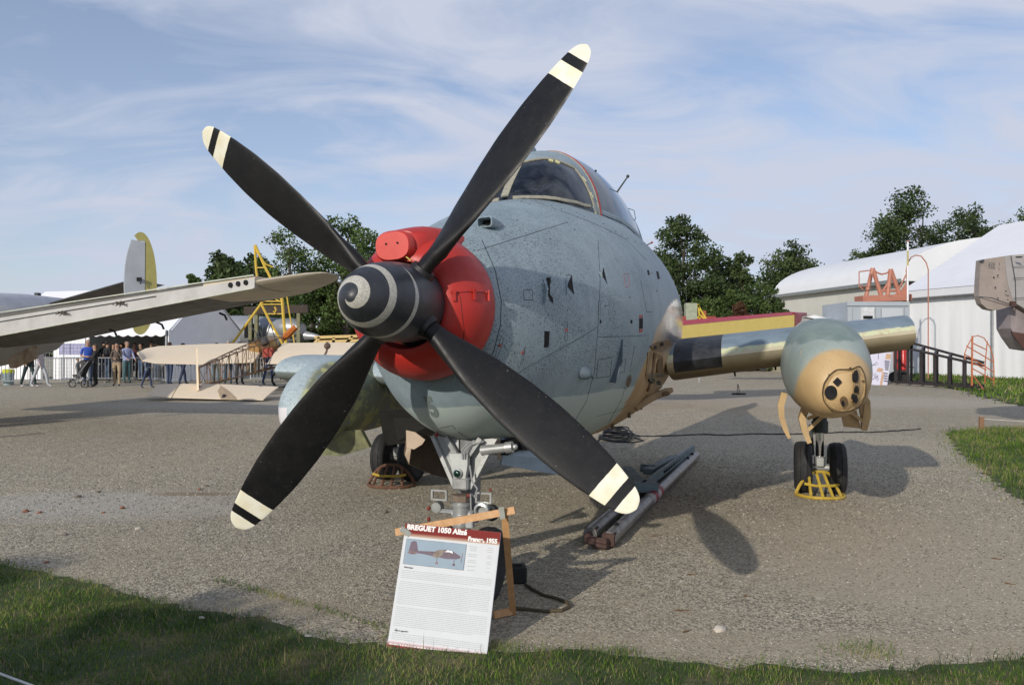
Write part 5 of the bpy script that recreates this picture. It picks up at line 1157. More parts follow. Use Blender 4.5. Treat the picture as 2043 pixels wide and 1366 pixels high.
# ---- cream fabric monoplane with open wooden fuselage, seen from behind
CR = M('cream_fabric', (.74, .62, .46), .75, var=.04, scale=3); BW = M('varnished_wood', (.21, .11, .045), .5, var=.2, scale=14)
mo = thing('open_frame_monoplane', 'early monoplane with cream fabric wings and bare wooden truss fuselage, tail towards the viewer', 'aircraft', tuple(G(447, 800)))
Mo = Vector(mo.location)
def mpart(mb, name, mat, sm=False, label=None): mb.v = [tuple(Vector(v)-Mo) for v in mb.v]; return mb.build(name, mat, mo, sm, label=label)
def panel(rear, front, name, mat=CR, th=.07, label=None):
    """curved wing panel between a rear and a front edge, both lists of points"""
    mb = MB(); n = 6; rg = []
    for a_, b_ in zip(rear, front):
        up = [a_+(b_-a_)*k/n+Vector((0, 0, th*math.sin(PI*(k/n)**.8))) for k in range(n+1)]; dn_ = [a_+(b_-a_)*k/n-Vector((0, 0, .02)) for k in range(n, -1, -1)]; rg.append(up+dn_)
    mb.loft(rg); return mpart(mb, name, mat, 40, label)
panel([AT(277, 708, 28.0), AT(284, 719, 28), AT(310, 724, 28), AT(400, 726, 28.2), AT(505, 722, 28.6)], [AT(273, 704, 29.2), AT(290, 695, 29.8), AT(318, 690, 30), AT(410, 686, 30.2), AT(540, 683, 30.6)], 'wing', label='left half of the cream wing')
panel([AT(533, 725, 28.6), AT(640, 724, 28.7), AT(755, 722, 28.8), AT(790, 716, 28.8)], [AT(566, 684, 30.6), AT(650, 683, 30.6), AT(750, 683, 30.6), AT(785, 688, 30.4)], 'wing', label='right half of the cream wing')
panel([AT(293, 789, 23.6), AT(342, 792, 23.5)], [AT(318, 766, 24.6), AT(358, 765, 24.6)], 'elevator', th=.02); panel([AT(344, 792, 23.5), AT(438, 795, 23.4), AT(525, 797, 23.3)], [AT(360, 765, 24.6), AT(440, 766, 24.6), AT(556, 771, 24.6)], 'tailplane', th=.02, label='cream tailplane nearest the viewer')
panel([AT(440, 794, 23.38), AT(472, 795, 23.35)], [AT(430, 770, 24.5), AT(437, 766, 24.6)], 'fabric_seam', M('tan_fabric', (.44, .33, .22), .8), .03)
mb = MB(); mb.slab([AT(391, 694, 24.2), AT(394, 694, 24.2), AT(397, 778, 23.9), AT(393, 779, 23.9)], (-.19, .45, 0)); mpart(mb, 'rudder', CR)
# fuselage truss: four longerons, posts and crossbars
f0 = [AT(396, 733, 24.2), AT(398, 733, 24.7), AT(397, 772, 24.2), AT(399, 768, 24.7)]; f1 = [AT(530, 672, 30.8), AT(565, 672, 31.0), AT(528, 735, 30.6), AT(568, 728, 31.0)]
lon = []
for a_, b_, bow in ((f0[0], f1[0], .12), (f0[1], f1[1], .12), (f0[2], f1[2], -.10), (f0[3], f1[3], -.10)): lon.append([a_+(b_-a_)*u+Vector((0, 0, bow*.35*math.sin(PI*u))) for u in np.linspace(0, 1, 11)])
for l_ in lon: mpart(MB().tube(l_, .024, 5), 'longeron', BW, True)
for k in range(0, 11):
    for a_, b_ in ((0, 2), (1, 3)): mpart(MB().bar(lon[a_][k], lon[b_][k], .026, .026), 'post', BW)
    for a_, b_ in ((0, 1), (2, 3)): mpart(MB().bar(lon[a_][k], lon[b_][k], .03, .03), 'crossbar', BW)
mb = MB()
for k in range(10): mb.tube([lon[0][k], lon[2][k+1]], .008, 4); mb.tube([lon[1][k+1], lon[3][k]], .008, 4)
mpart(mb, 'bracing_wires', BW)
mb = MB(); mb.cyl(AT(505, 698, 29.4), AT(545, 688, 30.4), .28, .26, 12); mpart(mb, 'fuel_tank', M('brass_tank', (.45, .27, .10), .4, .5), True)
mpart(MB().box(AT(535, 703, 29.5), (.35, .3, .35)), 'seat', M('red_leather', (.38, .05, .03), .6)); mpart(MB().ball(AT(528, 682, 29.6), .16, 10), 'headrest', M('dark_leather', (.05, .05, .05), .7), True)
PRP = M('orange_wood', (.45, .13, .02), .4); a_, b_ = AT(563, 678, 31.2), AT(590, 652, 31.3); mpart(MB().tube([a_, (a_*2+b_)/3, b_], [.09, .15, .13], 8), 'propeller_blade', PRP, True)
for a_, b_ in (((503, 690), (518, 655)), ((518, 655), (530, 690)), ((518, 655), (506, 700)), ((540, 646), (527, 684)), ((540, 646), (553, 690)), ((527, 684), (500, 650))): mpart(MB().bar(AT(*a_, 30), AT(*b_, 30), .03, .03), 'cabane_strut', SEAM)
mpart(MB().lathe(AT(447, 793, 23.5)+Vector((-.03, 0, 0)), (1, 0, 0), [(0, .10), (.06, .10)], 16), 'tail_wheel', TY)
for px in (560, 592): q = AT(px, 745, 30.5); mpart(MB().tube([(q.x+.30*math.cos(t_), q.y+.1*math.cos(t_), .33+.31*math.sin(t_)) for t_ in np.linspace(0, 2*PI, 19)[:-1]], .035, 6, closed=True), 'spoked_wheel', TY, True); mpart(MB().bar((q.x, q.y, .33), (q.x, q.y, 1.3), .05, .05), 'leg', BW)
mb = MB(); 
for a_, b_ in (((640, 725), (652, 700)), ((652, 700), (653, 682)), ((636, 735), (642, 722))): mb.bar(AT(*a_, 27.6), AT(*b_, 27.6), .08, .06)
mb.ball(AT(653, 690, 27.6), .12, 8); mpart(mb, 'mast_fitting', M('brown_fitting', (.12, .08, .06), .7))

# ---- grey fuselage standing behind the monoplane
gf = thing('grey_airliner_body', 'long light grey aircraft fuselage with pointed nose parked behind the monoplane', 'aircraft', tuple(AT(540, 700, 45).xy)+(0,))
Go = Vector(gf.location); GM = M('bright_grey_alloy', (.40, .41, .42), .38, .45, var=.12, scale=1.6)
a_, b_ = AT(435, 655, 47), AT(636, 672, 44)
def gp(mb, nm, mat, sm=40): mb.v = [tuple(Vector(v)-Go) for v in mb.v]; return mb.build(nm, mat, gf, sm)
gp(MB().lathe(a_, b_-a_, [(-1.2, .5), (0, .72), (1.2, .84), (3.0, .92), (4.2, .88), (5.0, .72), (5.7, .42), ((b_-a_).length, .12)], 28), 'fuselage', GM)
gp(MB().lathe(AT(545, 652, 45), b_-a_, [(0, .3), (.5, .55), (1.4, .6), (2.1, .3)], 20), 'canopy_hump', GM)
for px in (500, 512, 596): gp(MB().bar(AT(px, 620, 44), (AT(px, 700, 44).x, 44, 0), .25, .18), 'support_post', M('olive_post', (.20, .19, .10), .7), False)
gp(MB().box(AT(500, 660, 44.4), (.55, .5, .8)), 'dark_hatch', DARK, False); gp(MB().bar(AT(488, 620, 44), AT(615, 616, 44), .3, .45), 'top_beam', M('brown_beam', (.05, .035, .025), .8), False)
for px in (470, 600): q = AT(px, 700, 45.4); gp(MB().cyl((q.x-.2, q.y, .4), (q.x+.2, q.y, .4), .4, n=18), 'wheel', TY)
gp(MB().box((AT(540, 700, 45).x, 45.6, 1.0), (5, .3, .5)), 'cradle', UN, False)

# ---- yellow wing with red upper edge at the right
yw = thing('yellow_wing_aircraft', 'yellow aircraft wing with red upper surface rising behind the main wing', 'aircraft', tuple(AT(1400, 700, 22).xy)+(0,))
Yo = Vector(yw.location)
def yp(mb, nm, mat, sm=False): mb.v = [tuple(Vector(v)-Yo) for v in mb.v]; return mb.build(nm, mat, yw, sm)
ra, rb = (AT(1310, 690, 21), AT(1585, 652, 23)); ta, tb_ = (AT(1310, 654, 21), AT(1585, 628, 23)); sa_, sb_ = (AT(1310, 645, 24), AT(1610, 625, 25.5))
YLW = M('soft_yellow', (.60, .47, .14), .55, var=.05); RDW = M('wing_red', (.36, .045, .065), .5, var=.06)
yp(MB().loft([[ra, ta, ta+Vector((0, 1.6, .05)), ra+Vector((0, 1.6, .1))], [rb, tb_, tb_+Vector((0, 1.2, .03)), rb+Vector((0, 1.2, .05))]]), 'wing_panel', YLW)
yp(MB().loft([[ta+Vector((0, .01, .006)), ta+Vector((0, .3, .15)), sa_+Vector((0, 0, .05)), sa_-Vector((0, 0, .1))], [tb_+Vector((0, .01, .006)), tb_+Vector((0, .3, .10)), sb_+Vector((0, 0, .02)), sb_-Vector((0, 0, .08))]]), 'wing_skin', RDW)
yp(MB().loft([[rb+Vector((.02, .02, 0)), tb_+Vector((.02, .02, .08)), tb_+Vector((.02, 1.4, .1)), rb+Vector((.02, 1.4, 0))], [rb+Vector((.42, .6, .20)), tb_+Vector((.45, .6, -.02)), tb_+Vector((.4, 1.2, .0)), rb+Vector((.42, 1.2, .2))]]), 'wing_tip', RDW)
yp(MB().lathe(AT(1180, 700, 22.0)+Vector((0, 0, .1)), (1, .15, .02), [(0, .5), (2, .6), (3.2, .2)], 18), 'fuselage', RDW, 40)
for px in (1225,): q = AT(px, 700, 21.7); yp(MB().bar((q.x, q.y, 1.9), (q.x, q.y, .35), .08, .1), 'leg', YLW); yp(MB().cyl((q.x-.1, q.y, .33), (q.x+.1, q.y, .33), .33, n=20), 'wheel', TY)

# ---- light grey aircraft panel entering at the right edge
ga = thing('pale_grey_aircraft', 'pale grey aircraft at the right edge showing a square cut fin and brown stained belly', 'aircraft', tuple(AT(2043, 700, 14).xy)+(0,))
Ao = Vector(ga.location); PG = M('pale_grey_panel', (.37, .355, .335), .6, var=.14, scale=3, col2=(.42, .40, .40)); PT_ = M('tan_panel', (.39, .325, .28), .6, var=.14, scale=3)
def ap(mb, nm, mat, sm=False, label=None): mb.v = [tuple(Vector(v)-Ao) for v in mb.v]; return mb.build(nm, mat, ga, sm, label=label)
YY = 14.
def slabp(pts, Y, th, nm, mat, label=None): return ap(MB().slab([AT(x, y, Y+(x-1955)*.004) for x, y in pts], (0.04, th, 0)), nm, mat, label=label)
slabp([(1957, 518), (2003, 511), (2009, 560), (2022, 606), (2018, 610), (2000, 616), (1985, 619), (1970, 616), (1958, 606), (1953, 590), (1954, 560)], YY, .22, 'fin_panel', PT_, 'tan fin panel with rounded lower corner')
slabp([(2003.5, 511), (2016, 509), (2025, 560), (2026, 600), (2022.5, 606), (2009.5, 560)], YY, .22, 'fin_edge', PG); slabp([(2016.5, 509), (2150, 500), (2150, 640), (2060, 625), (2027, 605), (2025.5, 560)], YY, .25, 'fin_skin', PG)
mb = MB(); a_ = AT(2110, 700, 14.3); mb.lathe(a_+Vector((0, 0, .4)), (1, .25, 0), [(-.2, .3), (0, .6), (1.5, .74), (4, .7)], 28); ap(mb, 'fuselage', M('pink_grey_belly', (.36, .31, .31), .6, var=.2, scale=3), 40)
slabp([(2016, 612), (2060, 607), (2070, 700), (2043, 696), (2026, 672), (2017, 655)], YY+.2, .5, 'tail_cone', M('pink_grey_belly', (.36, .31, .31), .6), None)
slabp([(2018, 661), (2062, 668), (2070, 700), (2043, 696), (2026, 675)], YY+.18, .1, 'stained_skin', M('brown_stain', (.12, .06, .05), .7))
ap(MB().tube([AT(1954, 592, YY-.02), AT(1978, 594, YY-.02), AT(2019, 609, YY+.2)], .008, 5), 'skin_seam', SEAM, True); ap(MB().tube([AT(2017, 510, YY+.2), AT(2026, 560, YY+.2), AT(2027, 604, YY+.2)], .007, 5), 'skin_seam', SEAM, True)
for y_ in (532, 555, 595): ap(MB().tube([AT(2022, y_, YY+.22), AT(2110, y_-4, YY+.5)], .005, 5), 'skin_seam', SEAM, True)
for x_, y_ in ((1963, 555), (1983, 553), (1991, 549), (1986, 573), (2007, 581), (2011, 590), (1991, 595)): ap(MB().box(AT(x_, y_, YY+.08), (.018, .02, .022)), 'bolt', SEAM)
ap(MB().box(AT(2021, 606, YY+.15), (.09, .06, .09)), 'brown_hinge', TRU); ap(MB().box(AT(1959, 521, YY), (.06, .05, .03), Matrix.Rotation(-.6, 3, 'Y')), 'hinge_bolt', SEAM); ap(MB().box(AT(2033, 513, YY+.1), (.09, .05, .02)), 'slot', DARK)
me = text_mesh('326  1', .085, .001, .0015); me.materials.clear(); me.materials.append(M('stencil_grey', (.10, .10, .10), .7)); o = bpy.data.objects.new('stencil_number', me); COL.objects.link(o); o.parent = ga; o.matrix_world = Matrix.Translation(AT(1971, 530, YY+.02)) @ Matrix.Rotation(R(90), 4, 'X'); o.matrix_parent_inverse = ga.matrix_world.inverted() if False else Matrix.Identity(4)
o.matrix_local = Matrix.Translation(AT(1971, 530, YY-.0)-Ao+Vector((0, -.006, 0))) @ Matrix.Rotation(R(90), 4, 'X')
q = AT(2150, 700, 14.6); ap(MB().bar((q.x, q.y, 1.6), (q.x, q.y, .3), .12, .12), 'leg', AL); ap(MB().cyl((q.x-.1, q.y, .3), (q.x+.1, q.y, .3), .3, n=20), 'wheel', TY)
# ================================================================ TENTS, HANGAR, CABIN
TENT = M('white_pvc', (.74, .75, .78), .45, var=.04, scale=.6); TENTR = M('white_roof_pvc', (.78, .79, .82), .4, var=.05, scale=.5); GEY = M('dark_grey_and_shade', (.045, .045, .043), .9)  # plain dark grey; doubles as painted shade under stall canopy and in shed
m, t, b = base_mat('tent_wall_pvc'); o_ = objc(t); mpn = t.nodes.new('ShaderNodeMapping'); mpn.inputs['Scale'].default_value = (1.6, 1.6, .12); t.links.new(o_, mpn.inputs[0])
f_ = noise(t, mpn.outputs[0], 1.5, 5, .55, .3); c = mixc(t, ramp(t, f_, .35, .7), (.82, .83, .84), (.76, .77, .78)); t.links.new(c, b.inputs['Base Color']); b.inputs['Roughness'].default_value = .5; bump(t, b, f_, .3, .04); TWALL = m
def frame_obj(name, label, cat, o, u):
    """thing with local x along unit vector u (ground plan)"""
    return thing(name, label, cat, (o[0], o[1], 0), math.atan2(u[1], u[0]))
def drape(name, parent, w0, w1, y, h0, h1, mat, amp=.05, n=60, seed=0, label=None):
    r_ = random.Random(seed); ph = [r_.uniform(0, 6) for _ in range(4)]; mb = MB(); P = []; rows_ = 9
    for j in range(rows_):
        v = j/(rows_-1)
        for i in range(n+1):
            x = w0+(w1-w0)*i/n; a = amp*(1-.8*v); P.append((x, y+a*(math.sin(x*5.1+ph[0])+.6*math.sin(x*9.3+ph[1]+v)+.4*math.sin(x*2.2+ph[2]+2*v)), h0+(h1-h0)*v))
    F = [(j*(n+1)+i, j*(n+1)+i+1, (j+1)*(n+1)+i+1, (j+1)*(n+1)+i) for j in range(rows_-1) for i in range(n)]
    mb.add(P, F); return mb.build(name, mat, parent, 60, label=label)
# large marquee at the right. local x runs along its long side towards the viewer's right, local y away
mq = frame_obj('marquee', 'big white marquee with pitched roof at the right edge', 'tent', (24.0, 48.0), (.27, -.963))
E_, RG, HW, LN = 4.95, 9.35, 7.2, 26.
mq.scale = (1, 1, 1)
MB().loft([[(x, -.35, E_+.03), (x, HW, RG), (x, 2*HW+.35, E_+.03), (x, HW, RG-.12)] for x in (-.25, LN)]).build('roof', TENTR, mq, False)
MB().loft([[(x, -.32, E_-.42), (x, -.36, E_), (x, -.40, E_+.0), (x, -.36, E_-.42)] for x in (-.25, LN)]).build('valance', TENT, mq, False)
for k, (x0, x1) in enumerate(((0, 6), (6.02, 12), (12.02, 18), (18.02, 24))): drape('wall_sheet', mq, x0, x1, .05, .0, E_-.3, TWALL, .016, 50, k)
MB().loft([[(-.02, 0, 0), (-.02, 2*HW, 0), (-.02, 2*HW, E_), (-.02, HW, RG-.1), (-.02, 0, E_)], [(0, 0, 0), (0, 2*HW, 0), (0, 2*HW, E_), (0, HW, RG-.1), (0, 0, E_)]]).build('gable_sheet', TENT, mq, False)
PST = M('tent_pole_grey', (.45, .47, .48), .4, .5)
for x in (0, 6.01, 12.01, 18.01): MB().box((x, -.06, E_/2), (.13, .10, E_)).build('pole', PST, mq, False)
MB().tube([(-.2, -.42, E_-.43), (LN, -.42, E_-.43)], .035, 6).build('gutter_rope', M('grey_edging', (.3, .31, .32), .6), mq, True)
# marquee at the left with scalloped valance
ml = frame_obj('marquee', 'small white marquee with scalloped valance and open front behind the crowd', 'tent', (-15.2, 35.0), (-.95, .32))
E_, RG, HW, LN = 2.30, 4.35, 2.45, 10.
MB().loft([[(x, -(HW*2+.1)*0-.12, E_), (x, -HW, RG), (x, -2*HW-.1, E_), (x, -HW, RG-.06)] for x in (-.1, LN)]).build('roof', TENTR, ml, False)
mb = MB(); n = 92; P = []
for i in range(n+1): x = LN*i/n; P += [(x, .14, E_+.02), (x, .16, E_-.20-.09*abs(math.sin(PI*x/.52)))]
mb.add(P, [(2*i, 2*i+1, 2*i+3, 2*i+2) for i in range(n)]); mb.build('scalloped_valance', TENT, ml, False)
GAB = M('tent_gable', (.78, .80, .84), .5, var=.06, scale=1.5, bumpk=.4); MB().loft([[(x, 0, 0), (x, -2*HW, 0), (x, -2*HW, E_), (x, -HW, RG-.05), (x, 0, E_)] for x in (-.05, 0)]).build('gable_sheet', GAB, ml, False)
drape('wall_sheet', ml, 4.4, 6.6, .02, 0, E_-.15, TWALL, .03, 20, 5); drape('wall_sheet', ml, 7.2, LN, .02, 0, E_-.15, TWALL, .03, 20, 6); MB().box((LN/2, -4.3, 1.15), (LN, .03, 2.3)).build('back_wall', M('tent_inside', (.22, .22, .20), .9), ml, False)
for x in (.05, 4.4, 7.2): MB().box((x, .05, E_/2), (.06, .06, E_)).build('pole', PST, ml, False)
# arched hangar
hg = frame_obj('hangar', 'long white barrel roofed hangar with pale cream walls', 'building', (25.2, 75.0), (.146, -.989))
HW, EV, LN = 9., 6.3, 19.
rg = []
for x in (-.3, LN): rg.append([(x, -.4+(HW+.4)-(HW+.4)*math.cos(PI*k/24), EV+3.4*math.sin(PI*k/24)**.9) for k in range(25)]+[(x, HW, EV-.1)])
MB().loft(rg).build('roof', M('hangar_roof', (.78, .79, .80), .5, var=.05, scale=.4), hg, 50)
HWL = M('hangar_wall', (.60, .59, .53), .6, var=.06, scale=.8)
for k in range(19): MB().box((k+.5, .05, EV/2), (.985, .06, EV)).build('wall_panel', HWL, hg, False)
MB().box((LN/2-.15, -.46, EV+.02), (LN+.3, .14, .26)).build('gutter', M('gutter_grey', (.24, .26, .26), .5), hg, False)
rg = [[(x, HW-HW*math.cos(PI*k/20), EV+3.3*math.sin(PI*k/20)**.9) for k in range(21)]+[(x, 2*HW, 0), (x, 0, 0)] for x in (-.1, 0)]
MB().loft(rg).build('end_wall', HWL, hg, False)
# lean-to shed
s0 = AT(1540, 700, 52); sh = thing('shed', 'low beige corrugated shed with shallow roof in front of the hangar', 'building', (s0.x, 50, 0))
w1_ = AT(1692, 700, 48).x-s0.x
MB().box((w1_/2, 1.5, 1.35), (w1_, 3, 2.7)).build('wall', M('corrugated_beige', (.52, .48, .36), .6), sh, False)
MB().loft([[(x, -.3, 2.95), (x, 3.4, 3.75), (x, 3.4, 3.68), (x, -.3, 2.88)] for x in (-.3, w1_+.1)]).build('roof', M('shed_roof', (.45, .42, .36), .7), sh, False)
for k in range(18): MB().bar((w1_*(.56+.42*k/18), -.03, .1), (w1_*(.56+.42*k/18), -.03, 2.75), .07, .03).build('rib', M('corrugated_beige', (.52, .48, .36), .6), sh, False)
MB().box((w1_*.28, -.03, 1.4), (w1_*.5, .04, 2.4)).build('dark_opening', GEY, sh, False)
# grey site cabin
c0 = AT(1690, 700, 37.5); cb = thing('site_cabin', 'grey site cabin with white door below the orange frame', 'building', (c0.x, 37.5, 0)); cw = AT(1812, 700, 37.5).x-c0.x; chh = 3.75
CBM = M('cabin_grey', (.37, .41, .45), .5, var=.05, scale=1); CBP = M('cabin_panel', (.47, .50, .53), .5, var=.04, scale=1)
MB().box((cw/2, 1.5, chh/2), (cw, 3, chh)).build('body', CBM, cb, False); MB().box((cw/2, -.03, chh-.08), (cw+.06, .10, .2)).build('roof_beam', CBM, cb, False)
for x in (.10, cw*.5, cw-.08): MB().box((x, -.04, chh/2-.1), (.22, .08, chh-.3)).build('frame_post', CBM, cb, False)
MB().box((cw*.33, -.03, chh-1.25), (.62, .06, 2.)).build('door', M('white_door', (.66, .68, .70), .4), cb, False); MB().box((cw*.33, -.07, chh-.72), (.44, .03, .14)).build('door_window', DARK, cb, False)
MB().box((cw*.73, -.03, chh-1.1), (1.0, .05, 1.6)).build('wall_panel', CBP, cb, False); MB().box((cw*.74, -.07, chh-1.0), (.92, .03, .34)).build('window', M('net_window', (.40, .40, .37), .5), cb, False)
for k in range(12): MB().box((cw*.74-.42+.077*k, -.09, chh-1.0), (.03, .01, .32)).build('curtain_fold', TENT, cb, False)
# orange service frame behind the cabin
OR = M('orange_primer', (.44, .18, .12), .6, var=.12, scale=3); q = lambda x, y, Y=41.: AT(x, y, Y)
of = thing('engine_stand', 'large orange steel cradle frame standing above the grey cabin', 'frame', (q(1765, 700).x, 41, 0)); Oo = Vector(of.location)
def op(a_, b_, r, nm='tube', Y0=41., Y1=41.): return MB().tube([q(*a_, Y0)-Oo, q(*b_, Y1)-Oo], r, 8).build(nm, OR, of, True)
mb = MB(); a_, b_ = q(1713, 597)-Oo, q(1810, 594)-Oo; mb.bar(a_, b_, 1.0, .32); mb.build('base_beam', OR, of, False)
MB().slab([q(1790, 592)-Oo, q(1811, 594)-Oo, q(1811, 562)-Oo], (0, .1, 0)).build('gusset', OR, of, False)
for a_, b_ in (((1727, 595), (1741, 535)), ((1741, 535), (1759, 594)), ((1770, 594), (1777, 537)), ((1777, 537), (1797, 594))): op(a_, b_, .11, 'a_frame_leg')
for a_, b_ in (((1755, 590), (1762, 580)), ((1762, 580), (1790, 580)), ((1771, 566), (1760, 582))): op(a_, b_, .06, 'brace')
MB().tube([q(1741, 537)-Oo, q(1750, 544)-Oo, q(1759, 547)-Oo, q(1769, 545)-Oo, q(1777, 538)-Oo], .045, 6).build('hanging_chain', OR, of, True)
for a_, b_ in (((1714, 542), (1714, 571)), ((1714, 542), (1737, 539)), ((1714, 571), (1736, 571)), ((1736, 541), (1735, 571)), ((1714, 571), (1722, 578))): op(a_, b_, .03, 'guard_rail', 40.5, 40.5)
for x in (1720, 1806): p_ = q(x, 600); MB().bar(Vector((p_.x, 41, 0))-Oo, p_-Oo, .2, .2).build('leg', OR, of, False)
op((1786, 590), (1808, 548), .04, 'slanting_rail')
# hooped ladder rail and banded pole
hl = thing('hoop_rail', 'thin orange hooped ladder rail in front of the white roofs', 'rail', (q(1830, 700).x, 40, 0)); Ho = Vector(hl.location)
P = [q(x, y, 40)-Ho for x, y in ((1812, 585), (1808, 540), (1811, 525), (1818, 513), (1827, 509), (1838, 511), (1848, 524), (1852, 538), (1852, 600))]; MB().tube(P, .03, 6).build('hoop', OR, hl, True)
MB().tube([Vector((P[0].x, 0, -0)), P[0]], .03, 6).build('upright', OR, hl, True); MB().tube([Vector((P[-1].x, 0, 0)), P[-1]], .03, 6).build('upright', OR, hl, True)
po = thing('banded_pole', 'tall slender pole banded yellow and white beside the marquee corner', 'pole', (q(1811, 700, 39).x, 39, 0)); pz = lambda y: AT(1811, y, 39).z
for (y0, y1, mm) in ((483, 500, 'w'), (500, 530, 'y'), (530, 600, 'w'), (600, 740, 'y')): MB().cyl((0, 0, max(pz(y1), 0)), (0, 0, pz(y0)), .045, n=8).build('pole_section', TENT if mm == 'w' else M('pole_yellow', (.50, .42, .16), .6), po, True)
MB().cyl((0, 0, pz(483)), (0, 0, pz(480)), .05, n=8).build('pole_cap', OR, po, True)
# dark steel trestle lying on the grass, orange cage, display panel, extinguisher
DS = M('dark_steel', (.035, .028, .028), .6); tr = thing('steel_trestle', 'long dark steel trestle of square tube tapering to the right on the grass', 'frame', tuple(G(1810, 757))); T0 = Vector(tr.location)
far = [AT(1790, 676, 36), AT(1962, 723, 31)]; near = [AT(1782, 688, 34.5), AT(1962, 729, 29.5)]
fb = [Vector((far[0].x, 36, .12)), Vector((far[1].x, 31, .14))]; nb = [Vector((near[0].x, 34.5, .12)), Vector((near[1].x, 29.5, .14))]
for a_, b_ in ((far[0], far[1]), (near[0], near[1]), (fb[0], fb[1]), (nb[0], nb[1])): MB().bar(a_-T0, b_-T0, .09, .09).build('rail', DS, tr, False)
for k in range(6):
    u = .03+k/6.4
    for (a_, b_) in ((far, fb), (near, nb)): MB().bar(a_[0].lerp(a_[1], u)-T0, b_[0].lerp(b_[1], u)-T0, .09, .09).build('post', DS, tr, False)
    MB().bar(far[0].lerp(far[1], u)-T0, near[0].lerp(near[1], u)-T0, .07, .07).build('crossbar', DS, tr, False); MB().bar(fb[0].lerp(fb[1], u)-T0, nb[0].lerp(nb[1], u)-T0, .07, .07).build('crossbar', DS, tr, False)
OC = M('bright_orange', (.50, .15, .06), .5); cg = thing('hooped_cage', 'thin orange hooped cage frame standing on the grass by the marquee', 'frame', tuple(G(1940, 772))); C0 = Vector(cg.location); Yc_ = 27.
q = lambda x, y, Y=27.: AT(x, y, Y)-C0
MB().tube([q(1926, 718), q(1924, 706), q(1930, 690), (q(1940, 672)), q(1950, 669), q(1963, 674), q(1975, 692), q(1982, 715), q(1983, 740), q(1983, 768)], .018, 5).build('hoop', OC, cg, True)
MB().tube([q(1940, 670), q(1939, 769)], .032, 5).build('upright', OC, cg, True); MB().tube([q(1970, 680), q(1966, 720), q(1965, 765)], .018, 5).build('upright', OC, cg, True)
for a_, b_ in (((1940, 684), (1967, 697)), ((1928, 690), (1983, 722)), ((1924, 706), (1940, 715)), ((1940, 715), (1983, 742)), ((1940, 735), (1983, 758)), ((1941, 748), (1962, 776)), ((1939, 722), (1968, 738))): MB().tube([q(*a_), q(*b_)], .02, 5).build('rail', OC, cg, True)
p_ = G(1757, 768); dp = thing('display_panel', 'white display panel with drawings leaning beside the right nacelle', 'sign', (p_.x, p_.y, 0)); D0 = Vector(dp.location); q = lambda x, y: AT(x, y, p_.y+(768-y)*.012)-D0
MB().slab([q(1730, 767), q(1770, 769), q(1779, 703), q(1738, 702)], (0, .06, 0)).build('panel', M('panel_lilac', (.62, .60, .70), .5, var=.05, scale=2), dp, False)
def dpp(pts, mat, nm): MB().slab([q(*p_i)+Vector((0, -.012, 0)) for p_i in pts], (0, .008, 0)).build(nm, mat, dp, False)
TN = M('panel_tan', (.58, .38, .25), .5); IK = M('panel_ink', (.12, .12, .16), .6)
dpp([(1768, 705), (1778, 706), (1776, 717), (1766, 716)], TN, 'tan_block'); dpp([(1752, 733), (1762, 735), (1760, 742), (1748, 741)], TN, 'tan_block'); dpp([(1760, 742), (1764, 742), (1760, 768), (1755, 768)], TN, 'tan_block')
for k in range(5): dpp([(1765+.2*k, 719+4*k), (1775-.6*k, 720+4*k), (1774.6-.6*k, 722.5+4*k), (1764.6+.2*k, 721.5+4*k)], IK, 'print_block')
for k in range(4): dpp([(1763, 743+5*k), (1771, 744+5*k), (1770.6, 746.5+5*k), (1762.6, 745.5+5*k)], IK, 'print_block')
for a_, b_ in (((1742, 746), (1751, 760)), ((1745, 744), (1753, 757)), ((1740, 757), (1752, 749)), ((1733, 733), (1750, 722)), ((1736, 730), (1752, 726)), ((1752, 706), (1752, 716))): MB().bar(q(*a_)-Vector((0, .012, 0)), q(*b_)-Vector((0, .012, 0)), .02, .01).build('drawing_line', IK, dp, False)
ex_ = G(1795, 752); fe = thing('fire_extinguisher', 'tall red wheeled fire extinguisher behind the display panel', 'fire extinguisher', (AT(1796, 700, 36.2).x, 36.2, 0)); FR = M('extinguisher_red', (.50, .02, .02), .35)
for dx in (-.16, .14): MB().lathe((dx, 0, .55), (0, 0, 1), [(0, .08), (.04, .14), (1.15, .14), (1.25, .06), (1.33, .05)], 16).build('cylinder', FR, fe, 40)
MB().box((0, 0, .5), (.5, .25, .06)).build('base', DS, fe, False); [MB().cyl((x_, .1, .25), (x_, .16, .25), .25, n=18).build('wheel', TY, fe, False) for x_ in (-.22, .22)]; MB().bar((.3, 0, .75), (.62, 0, .7), .05, .05).build('handle', DS, fe, False)
